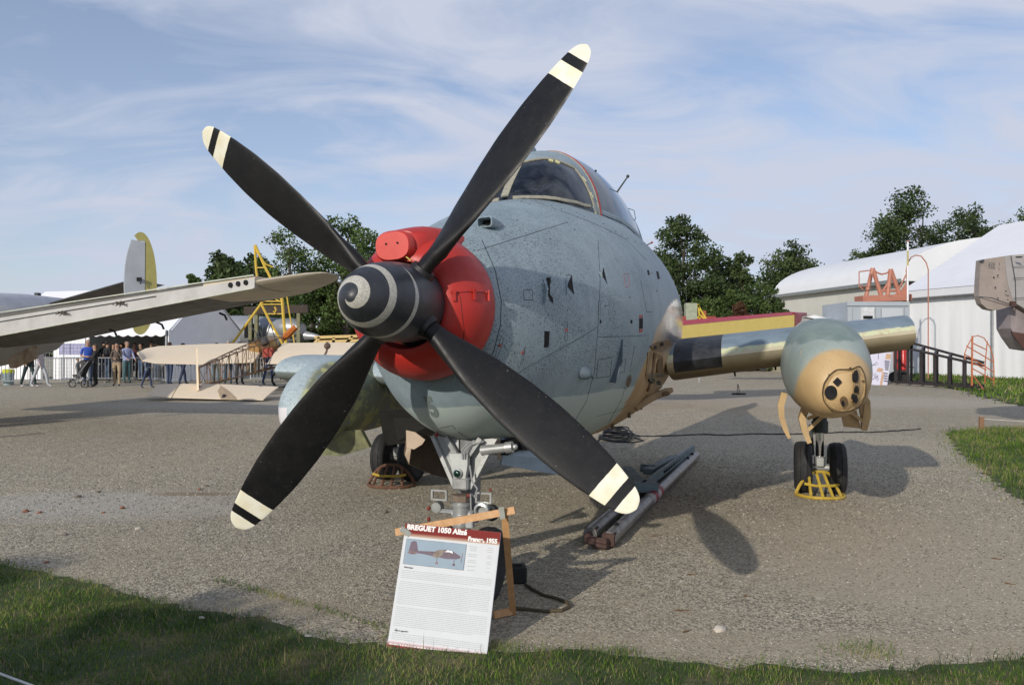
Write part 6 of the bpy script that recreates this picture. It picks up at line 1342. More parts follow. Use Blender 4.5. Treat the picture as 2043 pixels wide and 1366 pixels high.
# clothes rail behind the yellow wing: every garment is a thing
cr0 = AT(1500, 700, 36); rl = thing('clothes_rail', 'market stall rail behind the yellow wing', 'rail', (cr0.x, 36, 0)); R0 = Vector(rl.location)
MB().tube([AT(1395, 652, 36)-R0, AT(1640, 640, 36)-R0], .03, 6).build('rail', PST, rl, True)
for x in (1395, 1640): a_ = AT(x, 652, 36); MB().tube([Vector((a_.x, 36, 0))-R0, a_-R0+Vector((0, 0, .08 if x > 1395 else 0))], .03, 6).build('upright', PST, rl, True)
for i, (x, wpx, col, nm) in enumerate(((1405, 16, (.10, .10, .11), 'black'), (1428, 14, (.55, .25, .10), 'orange'), (1449, 18, (.62, .64, .68), 'white, leftmost of the light ones'), (1468, 17, (.03, .04, .035), 'dark green black'), (1485, 15, (.70, .05, .25), 'bright pink'), (1503, 15, (.72, .68, .74), 'white next to the pink one'),
        (1512, 8, (.03, .03, .03), 'narrow black'), (1528, 22, (.48, .60, .72), 'pale blue'), (1548, 14, (.62, .62, .68), 'lilac grey'), (1567, 20, (.05, .055, .09), 'navy'), (1588, 18, (.10, .10, .13), 'charcoal'), (1604, 14, (.6, .6, .62), 'light grey at the right end'))):
    a_ = AT(x, 652, 35.9); wdm = wpx/FPX*35.9; zt_ = a_.z-.02
    mb = MB(); mb.loft([[(-wdm*.5, -.06, 0), (wdm*.5, -.06, 0), (wdm*.5, .06, 0), (-wdm*.5, .06, 0)], [(-wdm*.48, -.07, .5), (wdm*.48, -.07, .5), (wdm*.48, .07, .5), (-wdm*.48, .07, .5)], [(-wdm*.5, -.05, .72), (wdm*.5, -.05, .72), (wdm*.5, .05, .72), (-wdm*.5, .05, .72)], [(-wdm*.12, -.02, .80), (wdm*.12, -.02, .80), (wdm*.12, .02, .80), (-wdm*.12, .02, .80)]])
    o = mb.build('hanging_shirt', M('cloth_'+nm.split(',')[0].replace(' ', '_'), col, .8), None, False, label='%s garment hanging from the stall rail' % nm, cat='clothing', group='garments hanging at the market stall'); o.location = (a_.x, 35.9, zt_-.80)
sr = AT(1650, 645, 38); st = thing('stall_roof', 'white stall canopy with painted shade below just behind the port nacelle', 'stall', (sr.x, 38, 0)); S0 = Vector(st.location)
MB().loft([[AT(1608, 632, 38)-S0, AT(1625, 628, 38)-S0, AT(1668, 640, 38)-S0, AT(1660, 643, 38)-S0], [AT(1600, 634, 40)-S0, AT(1620, 629, 40)-S0, AT(1670, 638, 40)-S0, AT(1660, 643, 40)-S0]]).build('canopy', TENT, st, False)
MB().box(AT(1640, 665, 39)-S0, (1.6, 1.5, 1.)).build('canopy_shade', GEY, st, False)  # floating dark block standing in for the shade below the canopy
for x in (1612, 1664): a_ = AT(x, 645, 38.2); MB().bar(Vector((a_.x, 38.2, 0))-S0, a_-S0, .05, .05).build('pole', PST, st, False)
# red and yellow service vehicle behind the fuselage
rv0 = AT(1385, 700, 46); rv = thing('ground_power_unit', 'red ground unit with pale green box and yellow rails behind the fuselage', 'machine', (rv0.x, 46, 0)); V0 = Vector(rv.location)
MB().box(AT(1378, 622, 46)-V0, (.64, .5, 1.0)).build('pale_box', M('pale_green_box', (.34, .37, .27), .6), rv, False); MB().box(AT(1390, 655, 46.3)-V0, (2., 1., 1.4)).build('red_body', M('machine_red', (.30, .05, .035), .6), rv, False); MB().box(AT(1394, 633, 46.3)-V0, (.75, .5, .75)).build('red_box', M('machine_red2', (.42, .10, .05), .6), rv, False)
YR = M('rail_yellow', (.62, .46, .05), .5)
for a_, b_ in (((1393, 607), (1396, 640)), ((1391, 607), (1411, 640)), ((1396, 628), (1410, 640)), ((1385, 634), (1396, 632)), ((1396, 640), (1396, 680)), ((1411, 640), (1411, 680))): MB().bar(AT(*a_, 45.8)-V0, AT(*b_, 45.8)-V0, .09, .09).build('yellow_rail', YR, rv, False)
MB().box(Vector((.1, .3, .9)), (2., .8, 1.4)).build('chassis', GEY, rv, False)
for dx in (-.5, .6): MB().cyl((dx, .0, .3), (dx, .2, .3), .3, n=16).build('wheel', TY, rv, False)
# small axle stand in the distance
a_ = G(1473, 787); ax_ = thing('axle_stand', 'small dark stand alone on the far gravel under the wing', 'stand', tuple(a_)); MB().bar((-.22, 0, .03), (.25, 0, .03), .06, .05).build('foot', DS, ax_, False); MB().bar((0, -.2, .03), (0, .2, .03), .06, .05).build('foot', DS, ax_, False)
MB().bar((-.04, 0, .05), (-.02, 0, .36), .025, .025).build('post', M('grey_pinkish', (.3, .24, .22), .6), ax_, False); MB().bar((.05, 0, .05), (-.01, 0, .36), .025, .025).build('post', M('grey_pinkish', (.3, .24, .22), .6), ax_, False)
# yellow derrick behind the monoplane
DY = M('derrick_yellow', (.62, .42, .05), .5, var=.1, scale=3); dk0 = AT(525, 700, 39); dk = thing('derrick', 'tall yellow tubular tripod derrick with bracing behind the monoplane', 'derrick', (dk0.x, 39, 0)); K0 = Vector(dk.location)
def dt(pts, r=.085, Y=39.):
    r *= .68
    MB().tube([(AT(x, y, Y+(dy_ if len(p_) > 2 else 0))-K0) for p_ in pts for x, y, dy_ in [tuple(p_)+((0,) if len(p_) < 3 else ())]], r, 7).build('tube', DY, dk, True)
dt([(508, 489), (511, 537), (516, 576), (521, 606), (538, 640), (556, 672), (578, 712)], .09); dt([(509, 489), (529, 533), (547, 568), (563, 600), (565, 625), (569, 678), (574, 745)], .10); dt([(561, 565), (563, 600), (566, 640), (572, 700)], .11)
dt([(547, 568), (521, 606), (468, 679), (430, 730)], .09); dt([(566, 562), (572, 590), (580, 640), (588, 690), (596, 745)], .05); dt([(510, 500), (530, 527), (545, 533)], .05)
for a_, b_ in (((518, 588), (560, 588)), ((524, 601), (563, 601)), ((522, 607), (564, 607)), ((534, 626), (566, 626)), ((513, 534), (529, 534)), ((535, 589), (560, 602))): dt([a_, b_], .045)
MB().tube([AT(548, 612, 38.9)-K0, AT(551, 618, 38.9)-K0, AT(548, 624, 38.9)-K0, AT(546, 620, 38.9)-K0], .05, 6).build('hook', DY, dk, True)
# pale yellow crate rack and scaffold behind the propeller
pr0 = AT(680, 700, 34); pr = thing('timber_rack', 'pale yellow timber rack with slatted top behind the monoplane wing', 'rack', (pr0.x, 34, 0)); Q0 = Vector(pr.location); PY = M('pale_timber', (.62, .44, .17), .6, var=.12, scale=4)
for a_, b_ in (((630, 673), (725, 670)), ((636, 682), (720, 679)), ((640, 673), (626, 690)), ((668, 673), (668, 690)), ((706, 671), (688, 690)), ((723, 671), (735, 690))): MB().bar(AT(*a_, 34)-Q0, AT(*b_, 34)-Q0, .5, .12).build('timber', PY, pr, False)
for x in (640, 725): a_ = AT(x, 690, 34); MB().bar(Vector((a_.x, 34, 0))-Q0, a_-Q0, .12, .12).build('leg', PY, pr, False)
MB().box(AT(680, 679, 34.3)-Q0, (1.6, .2, .28)).build('dark_gap', M('rack_brown', (.25, .10, .03), .7), pr, False)
# crowd barriers
BR = M('galvanised_rail', (.50, .52, .54), .4, .6); bar0 = thing('crowd_barrier', 'galvanised crowd barrier, nearest the left edge', 'barrier', (0, 0, 0), 0, 'crowd barriers in front of the marquee'); BLn = 2.3
for z_ in (.18, 1.08): MB().tube([(0, 0, z_), (BLn, 0, z_)], .026, 6).build('rail', BR, bar0, True)
for x in (0, BLn): MB().tube([(x, 0, .02), (x, 0, 1.08)], .026, 6).build('end_post', BR, bar0, True)
bmesh_ = MB().cyl((0, 0, .18), (0, 0, 1.08), .013, n=5).mesh('bar', BR)
for k in range(1, 16): o = bpy.data.objects.new('bar', bmesh_); COL.objects.link(o); o.parent = bar0; o.location = (BLn*k/16, 0, 0)
for x in (.35, BLn-.35): MB().bar((x, -.25, .03), (x, .25, .03), .04, .04).build('foot', BR, bar0, False)
sp_b = [(60, 766, .1, None), (122, 763, .05, 'second from the left edge, in front of the white tent wall'), (420, 762, .1, 'right of the standing group, below the cream wing'), (238, 763, -.05, 'beside the man in a dark waistcoat'), (305, 766, -.15, 'between the waistcoat man and the monoplane tail'),
        (500, 762, .1, 'seen through the open wooden fuselage'), (-50, 769, .1, 'running out of the frame at the left')]
for i, (x, y, rz, lb) in enumerate(sp_b):
    o = bar0 if i == 0 else copy_tree(bar0, label='galvanised crowd barrier '+lb); p_ = G(x, y); o.location = (p_.x, p_.y, 0); o.rotation_euler.z = rz
# tall wire mesh fence panel by the tent
p_ = G(160, 764); wf = thing('mesh_fence', 'tall wire mesh fence panel beside the man in blue', 'fence', (p_.x-2.0, p_.y+.6, 0)); FW = M('fence_wire', (.42, .44, .46), .5, .5)
for x in (0, .95, 1.9): MB().tube([(x, 0, 0), (x, 0, 2.05)], .022, 5).build('post', FW, wf, True)
mb = MB()
for k in range(1, 12): mb.cyl((.158*k, 0, .1), (.158*k, 0, 2.0), .005, n=4)
for k in range(12): mb.cyl((0, 0, .15+.16*k), (1.9, 0, .15+.16*k), .005, n=4)
mb.build('wire_mesh', FW, wf, False)
MB().box((1.2, .25, 1.45), (1.2, .02, .5)).build('banner', M('lilac_banner', (.40, .40, .62), .7), wf, False)
p_ = G(17, 768); bn = thing('litter_bin', 'grey bin with yellow liner and white board at the left edge', 'bin', tuple(p_)); MB().lathe((0, 0, 0), (0, 0, 1), [(0, .19), (.5, .21)], 18).build('body', M('bin_grey', (.28, .36, .38), .5), bn, 40); MB().lathe((0, 0, .50), (0, 0, 1), [(0, .215), (.13, .22), (.15, .17)], 18).build('liner', M('liner_yellow', (.70, .75, .03), .5), bn, 40)
MB().slab([(-.55, -.1, 0), (-.50, -.1, 0), (-.30, 0, .55), (-.34, 0, .55)], (0, .3, 0)).build('white_board', TENT, bn, False)
# ================================================================ TREES
def leaf_mat(name, c0, c1, c2):
    m, t, b = base_mat(name); a = t.nodes.new('ShaderNodeAttribute'); a.attribute_name = 'tone'; r = t.nodes.new('ShaderNodeValToRGB'); t.links.new(a.outputs['Fac'], r.inputs[0]); e = r.color_ramp.elements
    e[0].color = (*c0, 1); e[1].color = (*c2, 1); q = e.new(.55); q.color = (*c1, 1); t.links.new(r.outputs[0], b.inputs['Base Color']); b.inputs['Roughness'].default_value = .6; b.inputs['Specular IOR Level'].default_value = .25
    tr = t.nodes.new('ShaderNodeBsdfTranslucent'); t.links.new(r.outputs[0], tr.inputs[0]); mx = t.nodes.new('ShaderNodeMixShader'); mx.inputs[0].default_value = .22
    t.links.new(b.outputs[0], mx.inputs[1]); t.links.new(tr.outputs[0], mx.inputs[2]); t.links.new(mx.outputs[0], t.nodes['Material Output'].inputs[0]); return m
LF = {'dark': leaf_mat('dark_foliage', (.028, .045, .016), (.064, .098, .032), (.125, .155, .060)), 'mid': leaf_mat('green_foliage', (.036, .062, .016), (.085, .130, .034), (.16, .20, .065)),
      'light': leaf_mat('light_foliage', (.045, .080, .020), (.095, .145, .040), (.17, .21, .075)), 'rust': leaf_mat('russet_foliage', (.05, .028, .016), (.10, .05, .03), (.13, .08, .04))}
BARK = M('bark', (.075, .06, .045), .9, var=.3, scale=6)
def tree(name, label, cat, x, y, H, W, kind, n, leaf, seed, shape='oak', base=.25, trunk=.25, group=None, clumps=26, depth=None, density=1.):
    r_ = np.random.default_rng(seed); rr = random.Random(seed); root = thing(name, label, cat, (x, y, 0), 0, group)
    C = []; D = depth or W*.8
    for k in range(clumps):
        v = (k+.5)/clumps; h = base+(1-base)*v
        if shape == 'oak': rad = math.sin(PI*min(1, max(.04, (h-base)/(1-base))*.86+.10))**.6
        elif shape == 'cone': rad = max(.10, (1-(h-base)/(1-base))**.75)*(.75+.4*rr.random())
        elif shape == 'bush': rad = math.sqrt(max(.06, 1-(v)**2))
        else: rad = .55+.45*math.sin(PI*v)
        a = rr.uniform(0, 2*PI); q = rr.uniform(.30, .85); cr = W*rr.uniform(.15, .24)*(.75 if v > .85 else 1)
        C.append((math.cos(a)*W/2*rad*q, math.sin(a)*D/2*rad*q, H*h-cr*.6, cr))
    mb = MB(); th = H*.86; bend = [(rr.uniform(-.03, .03)*H*k/5, rr.uniform(-.03, .03)*H*k/5, th*k/5) for k in range(6)]
    mb.tube(bend, [trunk*(1-.8*k/5) for k in range(6)], 8)
    mb.build('trunk', BARK, root, True)
    mb = MB()
    for c in C:
        u = min(.95, max(.18, c[2]/th*.72)); i = min(4, int(u*5)); f = u*5-i; s0 = Vector(bend[i]).lerp(Vector(bend[i+1]), f); e_ = Vector(c[:3]); m_ = s0.lerp(e_, .5)+Vector((0, 0, -.04*H*rr.random())); r0 = trunk*.28*(1-u*.5)
        mb.tube([s0, m_, e_], [r0, r0*.6, r0*.25], 5)
        for _ in range(3): mb.tube([m_.lerp(e_, .4), e_+Vector((rr.uniform(-1, 1), rr.uniform(-1, 1), rr.uniform(-.3, .9)))*c[3]*.9], [r0*.3, r0*.1], 4)
    mb.build('branches', BARK, root, True, kind='stuff')
    Ca = np.array(C); wgt = Ca[:, 3]**2; wgt /= wgt.sum(); idx = r_.choice(len(C), n, p=wgt)
    dv = r_.normal(size=(n, 3)); dv /= np.linalg.norm(dv, axis=1)[:, None]; rad = Ca[idx, 3]*(r_.random(n)**.42)*r_.uniform(.8, 1.28, n)
    # leaf sprays: each clump is broken up into sub-sprays so the outline is uneven
    sub = r_.normal(size=(len(C), 9, 3)); sub /= np.linalg.norm(sub, axis=2)[..., None]; sb = sub[idx, r_.integers(0, 9, n)]
    P = Ca[idx, :3]+dv*rad[:, None]*.55*np.array([1, 1, .75])+sb*Ca[idx, 3][:, None]*.72*np.array([1, 1, .8])
    if density < 1: k = r_.random(n) < density; P = P[k]; sb = sb[k]; idx = idx[k]; n = len(P)
    P[:, 2] = np.maximum(P[:, 2], H*.02+.1)
    a = r_.normal(size=(n, 3)); a /= np.linalg.norm(a, axis=1)[:, None]; b_ = np.cross(a, r_.normal(size=(n, 3))); b_ /= np.linalg.norm(b_, axis=1)[:, None]
    s = leaf*r_.uniform(.5, 1.3, n)[:, None]; V = np.stack([P-a*s*.5, P+b_*s*.32, P+a*s*.5, P-b_*s*.32], 1).reshape(-1, 3); F = np.arange(4*n).reshape(-1, 4)
    tone = np.clip(.35+.30*(r_.random(n)-.5)+.55*(r_.random(len(C))[idx]-.5)+.12*sb[:, 2], 0, 1)
    raw_mesh('crown', V, F, LF[kind], root, tone); return root
def TX(px, Y): return AT(px, 688, Y).x
def TH(py, Y): return CAMH+(688-py)/FPX*Y
tg = 'trees behind the display ground'
# left cluster
Y = 62
for i, (px, top, wpx, kd, lb) in enumerate(((452, 503, 118, 'dark', 'dense dark tree above the tip of the stripped wing, leftmost big one'), (388, 547, 50, 'mid', 'small tree peeping over the wing at the left end of the tree row'), (510, 508, 90, 'dark', 'dark tree just left of the yellow derrick top'), (430, 560, 90, 'dark', 'low dark tree behind the left marquee'), (560, 560, 90, 'dark', 'low dark tree directly behind the yellow derrick'))):
    tree('broadleaf_tree', lb, 'tree', TX(px, Y+i*2), Y+i*2, TH(top, Y+i*2), wpx/FPX*Y*1.3, kd, 18000 if i in (0, 2) else 14000, .32, 100+i, 'oak', .12, .28, tg, 26)
Y = 47
tree('open_crowned_tree', 'tall light green airy tree between the upper left blade and the spinner', 'tree', TX(690, Y), Y, TH(428, Y), 150/FPX*Y, 'light', 8200, .21, 120, 'oak', .40, .26, tg, 30)
tree('open_crowned_tree', 'airy light green tree leaning left over the yellow derrick', 'tree', TX(575, Y), Y, TH(450, Y), 150/FPX*Y, 'light', 4600, .20, 121, 'oak', .42, .17, tg, 24)
tree('broadleaf_tree', 'green tree with forked trunks behind the grey fuselage', 'tree', TX(622, Y+4), Y+4, TH(530, Y+4), 140/FPX*Y, 'mid', 9500, .24, 122, 'oak', .18, .22, tg, 24)
tree('broadleaf_tree', 'leafy tree just left of the spinner', 'tree', TX(668, Y+3), Y+3, TH(545, Y+3), 110/FPX*Y, 'mid', 7500, .24, 123, 'oak', .2, .24, tg, 20)
tree('broadleaf_tree', 'dark green tree behind the spinner', 'tree', TX(745, Y+6), Y+6, TH(560, Y+6), 130/FPX*Y, 'mid', 8000, .24, 124, 'oak', .15, .24, tg, 20)
# right hand group
Y = 92
for i, (px, top, wpx, kd, sh_, n, b0, lb) in enumerate(((1362, 424, 140, 'dark', 'oak', 20000, .06, 'tallest dark tree right behind the fuselage'), (1315, 500, 90, 'dark', 'oak', 8000, .1, 'dark tree half hidden by the fuselage edge'), (1430, 508, 100, 'dark', 'oak', 10000, .06, 'dark tree between the tallest one and the slim one'), (1478, 500, 62, 'dark', 'oak', 7000, .1, 'slim dark tree with a notched top right of the tallest tree'),
        (1580, 479, 165, 'dark', 'oak', 15000, .16, 'broad round topped tree left of the hangar roof'), (1702, 496, 90, 'mid', 'oak', 4500, .4, 'small tree whose top shows over the hangar roof'), (1832, 374, 165, 'dark', 'oak', 17000, .10, 'tallest pointed tree above the orange frame'), (1775, 432, 120, 'dark', 'oak', 11000, .1, 'lower left shoulder tree beside the tallest pointed tree'),
        (1908, 404, 130, 'dark', 'oak', 12000, .1, 'pointed tree right of the tallest one over the marquee'), (1960, 425, 110, 'dark', 'oak', 7000, .25, 'tree with sparse right side above the marquee roof'), (2052, 404, 110, 'mid', 'oak', 6500, .3, 'tree at the right edge above the marquee ridge'))):
    Yi = Y+(i % 3)*3+(6 if i > 4 else 0); tree('broadleaf_tree', lb, 'tree', TX(px, Yi), Yi, TH(top, Yi), wpx/FPX*Yi*1.25, kd, int(n*1.3), .36, 140+i, sh_, b0, .30, tg, 34 if sh_ == 'cone' else 28)
bg_ = 'bushes between the fuselage and the hangar'
for i, (px, top, wpx, kd, lb) in enumerate(((1400, 590, 110, 'mid', 'green bush beside the pale green box'), (1455, 575, 110, 'mid', 'wide bright green bush in the middle of the hedge'), (1512, 560, 120, 'mid', 'tall green bush next to the hangar wall'), (1470, 600, 60, 'rust', 'russet bush in the middle of the hedge'), (1550, 590, 60, 'dark', 'dark bush against the hangar corner'))):
    Yi = 54-(2 if kd == 'rust' else 0); tree('bush', lb, 'bush', TX(px, Yi), Yi, TH(top, Yi), wpx/FPX*Yi*1.1, kd, 9000, .2, 170+i, 'bush', .03, .10, bg_, 22)
# far hedge closing the horizon
r_ = random.Random(5); HG = LF['mid']; rg_ = np.random.default_rng(5); n = 60000; xx = rg_.uniform(-110, 120, n); yy = 95+rg_.uniform(-3, 3, n); hh = (2.2+1.4*vnoise(xx, yy, .12, 3)+.8*vnoise(xx, yy, .5, 4))*rg_.random(n)**.6
P = np.stack([xx, yy, hh+.1], 1); a = rg_.normal(size=(n, 3)); a /= np.linalg.norm(a, axis=1)[:, None]; b_ = np.cross(a, rg_.normal(size=(n, 3))); b_ /= np.linalg.norm(b_, axis=1)[:, None]; s = .8*rg_.uniform(.5, 1.2, n)[:, None]
raw_mesh('far_hedge', np.stack([P-a*s*.5, P+b_*s*.4, P+a*s*.5, P-b_*s*.4], 1).reshape(-1, 3), np.arange(4*n).reshape(-1, 4), HG, None, np.clip(rg_.random(n)*.7, 0, 1), kind='stuff', label='low continuous green hedge along the horizon', cat='hedge')
# shrubs behind the viewer at the left: their shade falls over the bottom left corner of the lawn
for i, (x, y, h, wd) in enumerate(((-6.6, -3.4, 3.7, 3.4), (-9.4, -2.8, 4.0, 3.4), (-7.4, -6.2, 4.6, 3.6))):
    tree('bush', '%s leafy shrub behind the viewpoint' % ('nearest', 'leftmost', 'farthest and tallest')[i], 'bush', x, y, h, wd, 'mid', 17000, .15, 190+i, 'oak', .3, .08, 'shrubs behind the viewpoint', 18)
# ================================================================ PEOPLE
SK = (.42, .25, .17)
def flat(name, col, rough=.75): return M('cloth_p_'+name, col, rough, var=.10, scale=9)
def limb_pose(walk=0., armL=None, armR=None):
    return walk, armL, armR
def person(px, py, hgt, rz, top, legs, hair, label, walk=.0, arms='down', skin=SK, female=False, shoes=(.03, .03, .03), short=False, dz=0., longhair=False, group=None, Yofs=0.):
    g = G(px, py); s = hgt/1.75; root = thing('person', label, 'person', (g.x*(1+Yofs/g.y), g.y+Yofs, 0), rz, group)
    J = {}; w = walk
    sh = .185 if not female else .165; hp = .092 if not female else .10
    J['pel'] = (0, 0, .95); J['bel'] = (0, 0, 1.08); J['che'] = (0, -.01, 1.27); J['sho'] = (0, 0, 1.42); J['nec'] = (0, -.005, 1.50); J['hd0'] = (0, -.02, 1.57); J['hd1'] = (0, -.025, 1.66); J['hd2'] = (0, -.01, 1.71)
    for sg, n_ in ((-1, 'l'), (1, 'r')):
        st = w*sg
        J['hip'+n_] = (sg*hp, 0, .90); J['kne'+n_] = (sg*(hp+.005), -st*.20-.015, .50); J['ank'+n_] = (sg*(hp+.01), -st*.34+.03, .10+.02*abs(w)); J['toe'+n_] = (sg*(hp+.035), -st*.34-.12, .035)
        J['sh'+n_] = (sg*sh, 0, 1.405)
        if arms == 'down': e_, h_ = (sg*(sh+.06), .03+st*.08, 1.13), (sg*(sh+.065), -.06+st*.14, .90)
        elif arms == 'front': e_, h_ = (sg*(sh+.05), -.02, 1.14), (sg*.07, -.25, 1.12)
        elif arms == 'hips': e_, h_ = (sg*(sh+.16), .05, 1.16), (sg*(hp+.06), -.06, 1.02)
        elif arms == 'wave': e_, h_ = ((sg*(sh+.16), 0, 1.30), (sg*(sh+.20), -.06, 1.58)) if sg > 0 else ((sg*(sh+.06), .0, 1.14), (sg*.10, -.22, 1.10))
        elif arms == 'push': e_, h_ = (sg*(sh+.04), -.12, 1.14), (sg*.16, -.38, 1.02)
        elif arms == 'chin': e_, h_ = ((sg*(sh+.03), -.13, 1.16), (sg*.05, -.14, 1.42)) if sg > 0 else ((sg*(sh+.05), .0, 1.13), (sg*.05, -.18, 1.10))
        J['elb'+n_] = e_; J['wri'+n_] = h_; d_ = Vector(h_)-Vector(e_); d_.normalize(); J['han'+n_] = tuple(Vector(h_)+d_*.12)
    E = [('pel', 'bel'), ('bel', 'che'), ('che', 'sho'), ('sho', 'nec'), ('nec', 'hd0'), ('hd0', 'hd1'), ('hd1', 'hd2')]
    for n_ in 'lr': E += [('pel', 'hip'+n_), ('hip'+n_, 'kne'+n_), ('kne'+n_, 'ank'+n_), ('ank'+n_, 'toe'+n_), ('sho', 'sh'+n_), ('sh'+n_, 'elb'+n_), ('elb'+n_, 'wri'+n_), ('wri'+n_, 'han'+n_)]
    RD = dict(pel=(.155, .115), bel=(.135 if not female else .115, .10), che=(.165 if not female else .14, .115), sho=(.12, .085), nec=(.056, .056), hd0=(.070, .082), hd1=(.082, .098), hd2=(.062, .070), hip=(.088, .092), kne=(.060, .062), ank=(.045, .05), toe=(.042, .03), sh=(.06, .06), elb=(.044, .044), wri=(.030, .032), han=(.036, .022))
    names = list(J); me = bpy.data.meshes.new('body'); me.from_pydata([J[k] for k in names], [(names.index(a), names.index(b)) for a, b in E], [])
    o = bpy.data.objects.new('body', me); COL.objects.link(o); md = o.modifiers.new('s', 'SKIN'); md.use_smooth_shade = True
    for i, k in enumerate(names):
        r = RD.get(k) or RD[k[:-1]]; sv = me.skin_vertices[0].data[i]; sv.radius = r; sv.use_root = (k == 'pel')
    sb = o.modifiers.new('u', 'SUBSURF'); sb.levels = 2; sb.render_levels = 2
    dg = bpy.context.evaluated_depsgraph_get(); m2 = bpy.data.meshes.new_from_object(o.evaluated_get(dg)); bpy.data.objects.remove(o)
    tm, lm, sm, km = [flat('_'.join('%02d' % int(c*99) for c in q), q) for q in (top, legs, shoes, skin)]
    m2.materials.clear()
    for m_ in (tm, lm, sm, km): m2.materials.append(m_)
    for p in m2.polygons:
        c = p.center; ax_ = abs(c.x)
        if c.z < .085: i = 2
        elif c.z < .96 and (ax_ < .2 or c.z < .85): i = 1
        elif c.z > 1.485: i = 3
        else:
            i = 0
            for n_ in 'lr':
                e_ = Vector(J['elb'+n_]); h_ = Vector(J['wri'+n_]); d_ = h_-e_; u = (c-e_).dot(d_)/d_.length_squared; q = e_+d_*max(0, min(1.7, u))
                if u > (.92 if not short else -.15) and (c-q).length < .075: i = 3
        p.material_index = i
    m2.transform(Matrix.Scale(s, 4)); ob = bpy.data.objects.new('body', m2); COL.objects.link(ob); ob.parent = root
    hm = flat('hair'+'_'.join('%02d' % int(c*99) for c in hair), hair)
    mb = MB(); mb.ball((0, .012, 1.675), .098, 12, sc_=(.92, 1.06, .92))
    # hair cap: keep the back and top only
    keep = []; 
    for f in mb.f:
        c = sum((Vector(mb.v[i]) for i in f), Vector())/len(f)
        if c.z > 1.70 or c.y > .01: keep.append(f)
    mb.f = keep; mb.m = [0]*len(keep)
    if longhair: mb.loft([[(x, .055+y, z) for x, y in ((-w_, -.03), (w_, -.03), (w_*.8, .05), (-w_*.8, .05))] for z, w_ in ((1.68, .085), (1.5, .10), (1.32, .085), (1.26, .04))])
    mb.v = [tuple(Vector(v)*s) for v in mb.v]; mb.build('hair', hm, root, 60)
    fb_ = MB(); fb_.ball((0, -.115, 1.605), .014, 6, sc_=(.8, 1.2, 1.3)); fb_.v = [tuple(Vector(v)*s) for v in fb_.v]; fb_.build('nose', km, root, True)
    eb = MB()
    for sx in (-.03, .03): eb.ball((sx, -.108, 1.635), .009, 6)
    eb.box((0, -.112, 1.565), (.04, .01, .006)); eb.v = [tuple(Vector(v)*s) for v in eb.v]; eb.build('face_features', flat('eye', (.04, .025, .02)), root, False)
    return root
NV = (.02, .025, .06); BLK = (.012, .012, .013); JN = (.05, .085, .15); WHT = (.62, .63, .66); GRY = (.25, .26, .27)
H_BR = (.05, .03, .018); H_BK = (.015, .012, .01); H_GY = (.35, .33, .30); F = PI
person(175, 770, 1.84, .6, (.02, .08, .42), (.03, .05, .10), (.40, .27, .2), 'bald man in a bright blue t-shirt beside the woman in black', .1, 'front', short=True)
person(190, 771, 1.68, -1.0, BLK, BLK, H_BR, 'woman dressed all in black with long dark hair pushing the pushchair', .15, 'push', female=True, longhair=True)
person(214, 761, 1.80, 2.6, BLK, JN, H_BK, 'man in black top and blue jeans with his back turned at the tent opening', .1, 'down', short=True, Yofs=.6)
person(233, 770, 1.74, .2, (.10, .075, .06), (.36, .27, .17), H_BK, 'woman with dark curly hair and wide tan trousers', .3, 'chin', female=True, longhair=True)
person(226, 760, 1.70, .8, BLK, BLK, H_BK, 'person in black standing behind the woman in tan trousers', .1, 'front', female=True, longhair=True, Yofs=1.0)
person(253, 764, 1.78, .9, (.30, .33, .50), (.06, .13, .14), (.38, .24, .17), 'grey haired man in a pale shirt with dark waistcoat leaning on the barrier', .0, 'push')
person(281, 762, 1.72, -.5, BLK, JN, H_BK, 'dark haired person in black at the tent opening, left of the wing tip', .1, 'down', Yofs=1.2)
person(302, 761, 1.80, .3, (.06, .05, .06), NV, H_BR, 'person whose dark head shows just over the left end of the cream wing', .1, 'down', Yofs=1.0)
person(293, 774, 1.22, 1.6, (.12, .16, .24), (.03, .05, .12), H_BR, 'small child in blue denim walking under the cream wing tip', .7, 'front')
person(338, 768, 1.76, 2.9, (.24, .26, .33), (.035, .055, .11), H_BR, 'man in blue jeans with his head above the cream wing, left of the two', .2, 'down')
person(365, 768, 1.72, 2.6, BLK, (.02, .03, .07), H_BK, 'woman in tight navy trousers right of the man in blue jeans', .7, 'down', female=True)
person(455, 766, 1.82, .3, (.60, .22, .10), (.05, .08, .11), H_GY, 'grey haired person in orange top behind the cream wing', .1, 'down')
person(432, 768, 1.74, .4, (.05, .10, .11), (.06, .10, .10), H_BK, 'person in dark teal seen through the wooden fuselage', .1, 'down')
person(535, 768, 1.78, 1.0, NV, (.05, .08, .16), H_BR, 'man in jeans seen under the cream wing near the spoked wheels', .5, 'down')
person(57, 772, 1.70, 1.2, (.02, .015, .02), (.02, .04, .045), H_BK, 'person in dark clothes walking at the left below the nacelle', .8, 'down', shoes=(.6, .5, .5))
person(80, 772, 1.66, 1.4, (.52, .46, .48), (.42, .44, .46), H_BR, 'girl in pale grey tracksuit walking at the left below the nacelle', .9, 'down', shoes=(.5, .5, .5), female=True, longhair=True)
person(207, 760, 1.76, 1.0, (.04, .05, .07), JN, H_BK, 'person in dark blue inside the tent behind the man with his back turned', .1, 'down', Yofs=2.4)
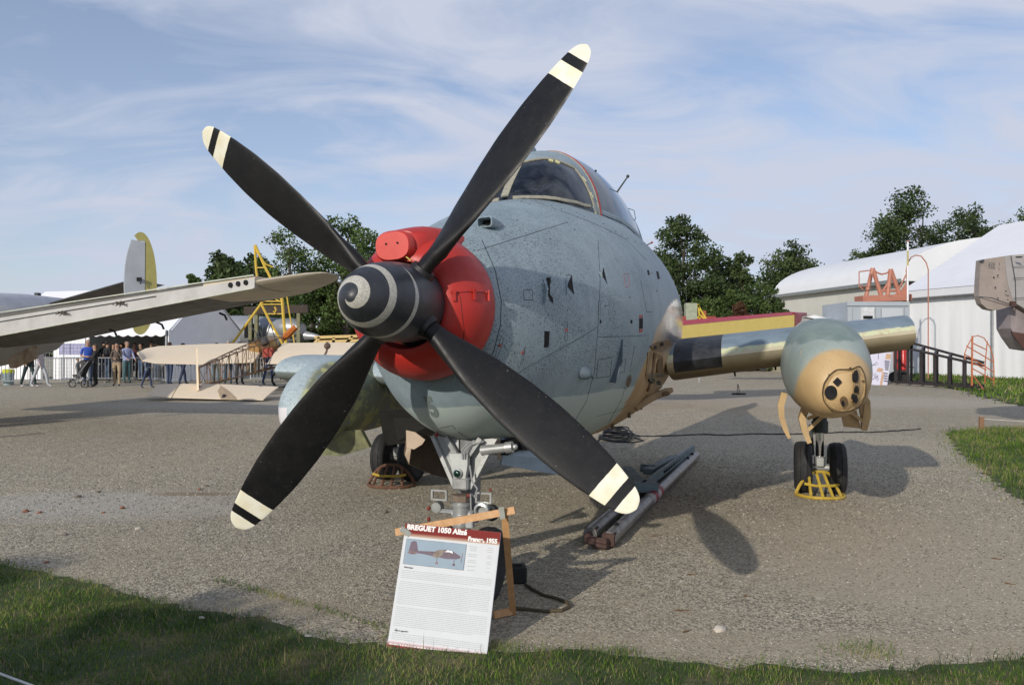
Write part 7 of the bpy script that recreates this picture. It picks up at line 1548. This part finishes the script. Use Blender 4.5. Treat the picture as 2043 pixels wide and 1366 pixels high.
person(243, 760, 1.70, -.6, BLK, BLK, H_BR, 'dark clothed person inside the tent behind the waistcoat man', .1, 'front', Yofs=2.2, female=True)
person(268, 761, 1.74, .4, (.10, .03, .03), BLK, H_BK, 'person in a dark red top inside the tent right of the waistcoat man', .1, 'down', Yofs=1.8)
person(312, 762, 1.72, 2.2, BLK, JN, H_BK, 'person in a black jacket behind the barrier under the cream wing', .1, 'down', Yofs=.8)
person(478, 767, 1.78, .8, (.03, .04, .04), (.03, .04, .05), H_BK, 'person in dark clothes partly hidden by the wooden truss', .1, 'hips')
# pushchair with a child sitting in it
p_ = G(160, 772); pc = thing('pushchair', 'black three wheeled pushchair in front of the woman in black', 'pushchair', (p_.x, p_.y-.15, 0), .0); PB = M('pushchair_black', (.012, .013, .016), .6); PF = M('pushchair_frame', (.30, .31, .33), .4, .4)
for (x, y, r) in ((-.22, 0, .14), (.38, -.22, .15), (.38, .22, .15)): MB().tube([(x+r*math.cos(q), y, r+r*math.sin(q)) for q in np.linspace(0, 2*PI, 17)[:-1]], .022, 6, closed=True).build('wheel', PB, pc, True)
for y in (-.2, .2): MB().tube([(-.2, y*.4, .15), (.15, y, .55), (.50, y, 1.02)], .016, 6).build('frame_tube', PF, pc, True); MB().tube([(.38, y, .16), (.12, y, .55)], .014, 6).build('frame_tube', PF, pc, True)
MB().tube([(.50, -.2, 1.02), (.52, 0, 1.04), (.50, .2, 1.02)], .02, 6).build('handle', PB, pc, True)
MB().slab([(-.10, -.19, .40), (.18, -.19, .38), (.36, -.19, .85), (.22, -.19, .90), (.08, -.19, .52), (-.12, -.19, .50)], (0, .38, 0)).build('seat', PB, pc, False)
MB().loft([[(.10, y, .98), (.28, y, 1.08), (.42, y, .98), (.36, y, .80)] for y in (-.2, .2)]).build('hood', PB, pc, False); MB().box((-.2, 0, .30), (.12, .3, .04)).build('footrest', PB, pc, False)
ch = person(157, 772, .98, 1.57, (.50, .50, .48), (.45, .45, .44), (.16, .09, .04), 'toddler with brown hair in a white top at the pushchair', .0, 'down'); ch.location = (p_.x-.02, p_.y-.15, .15)
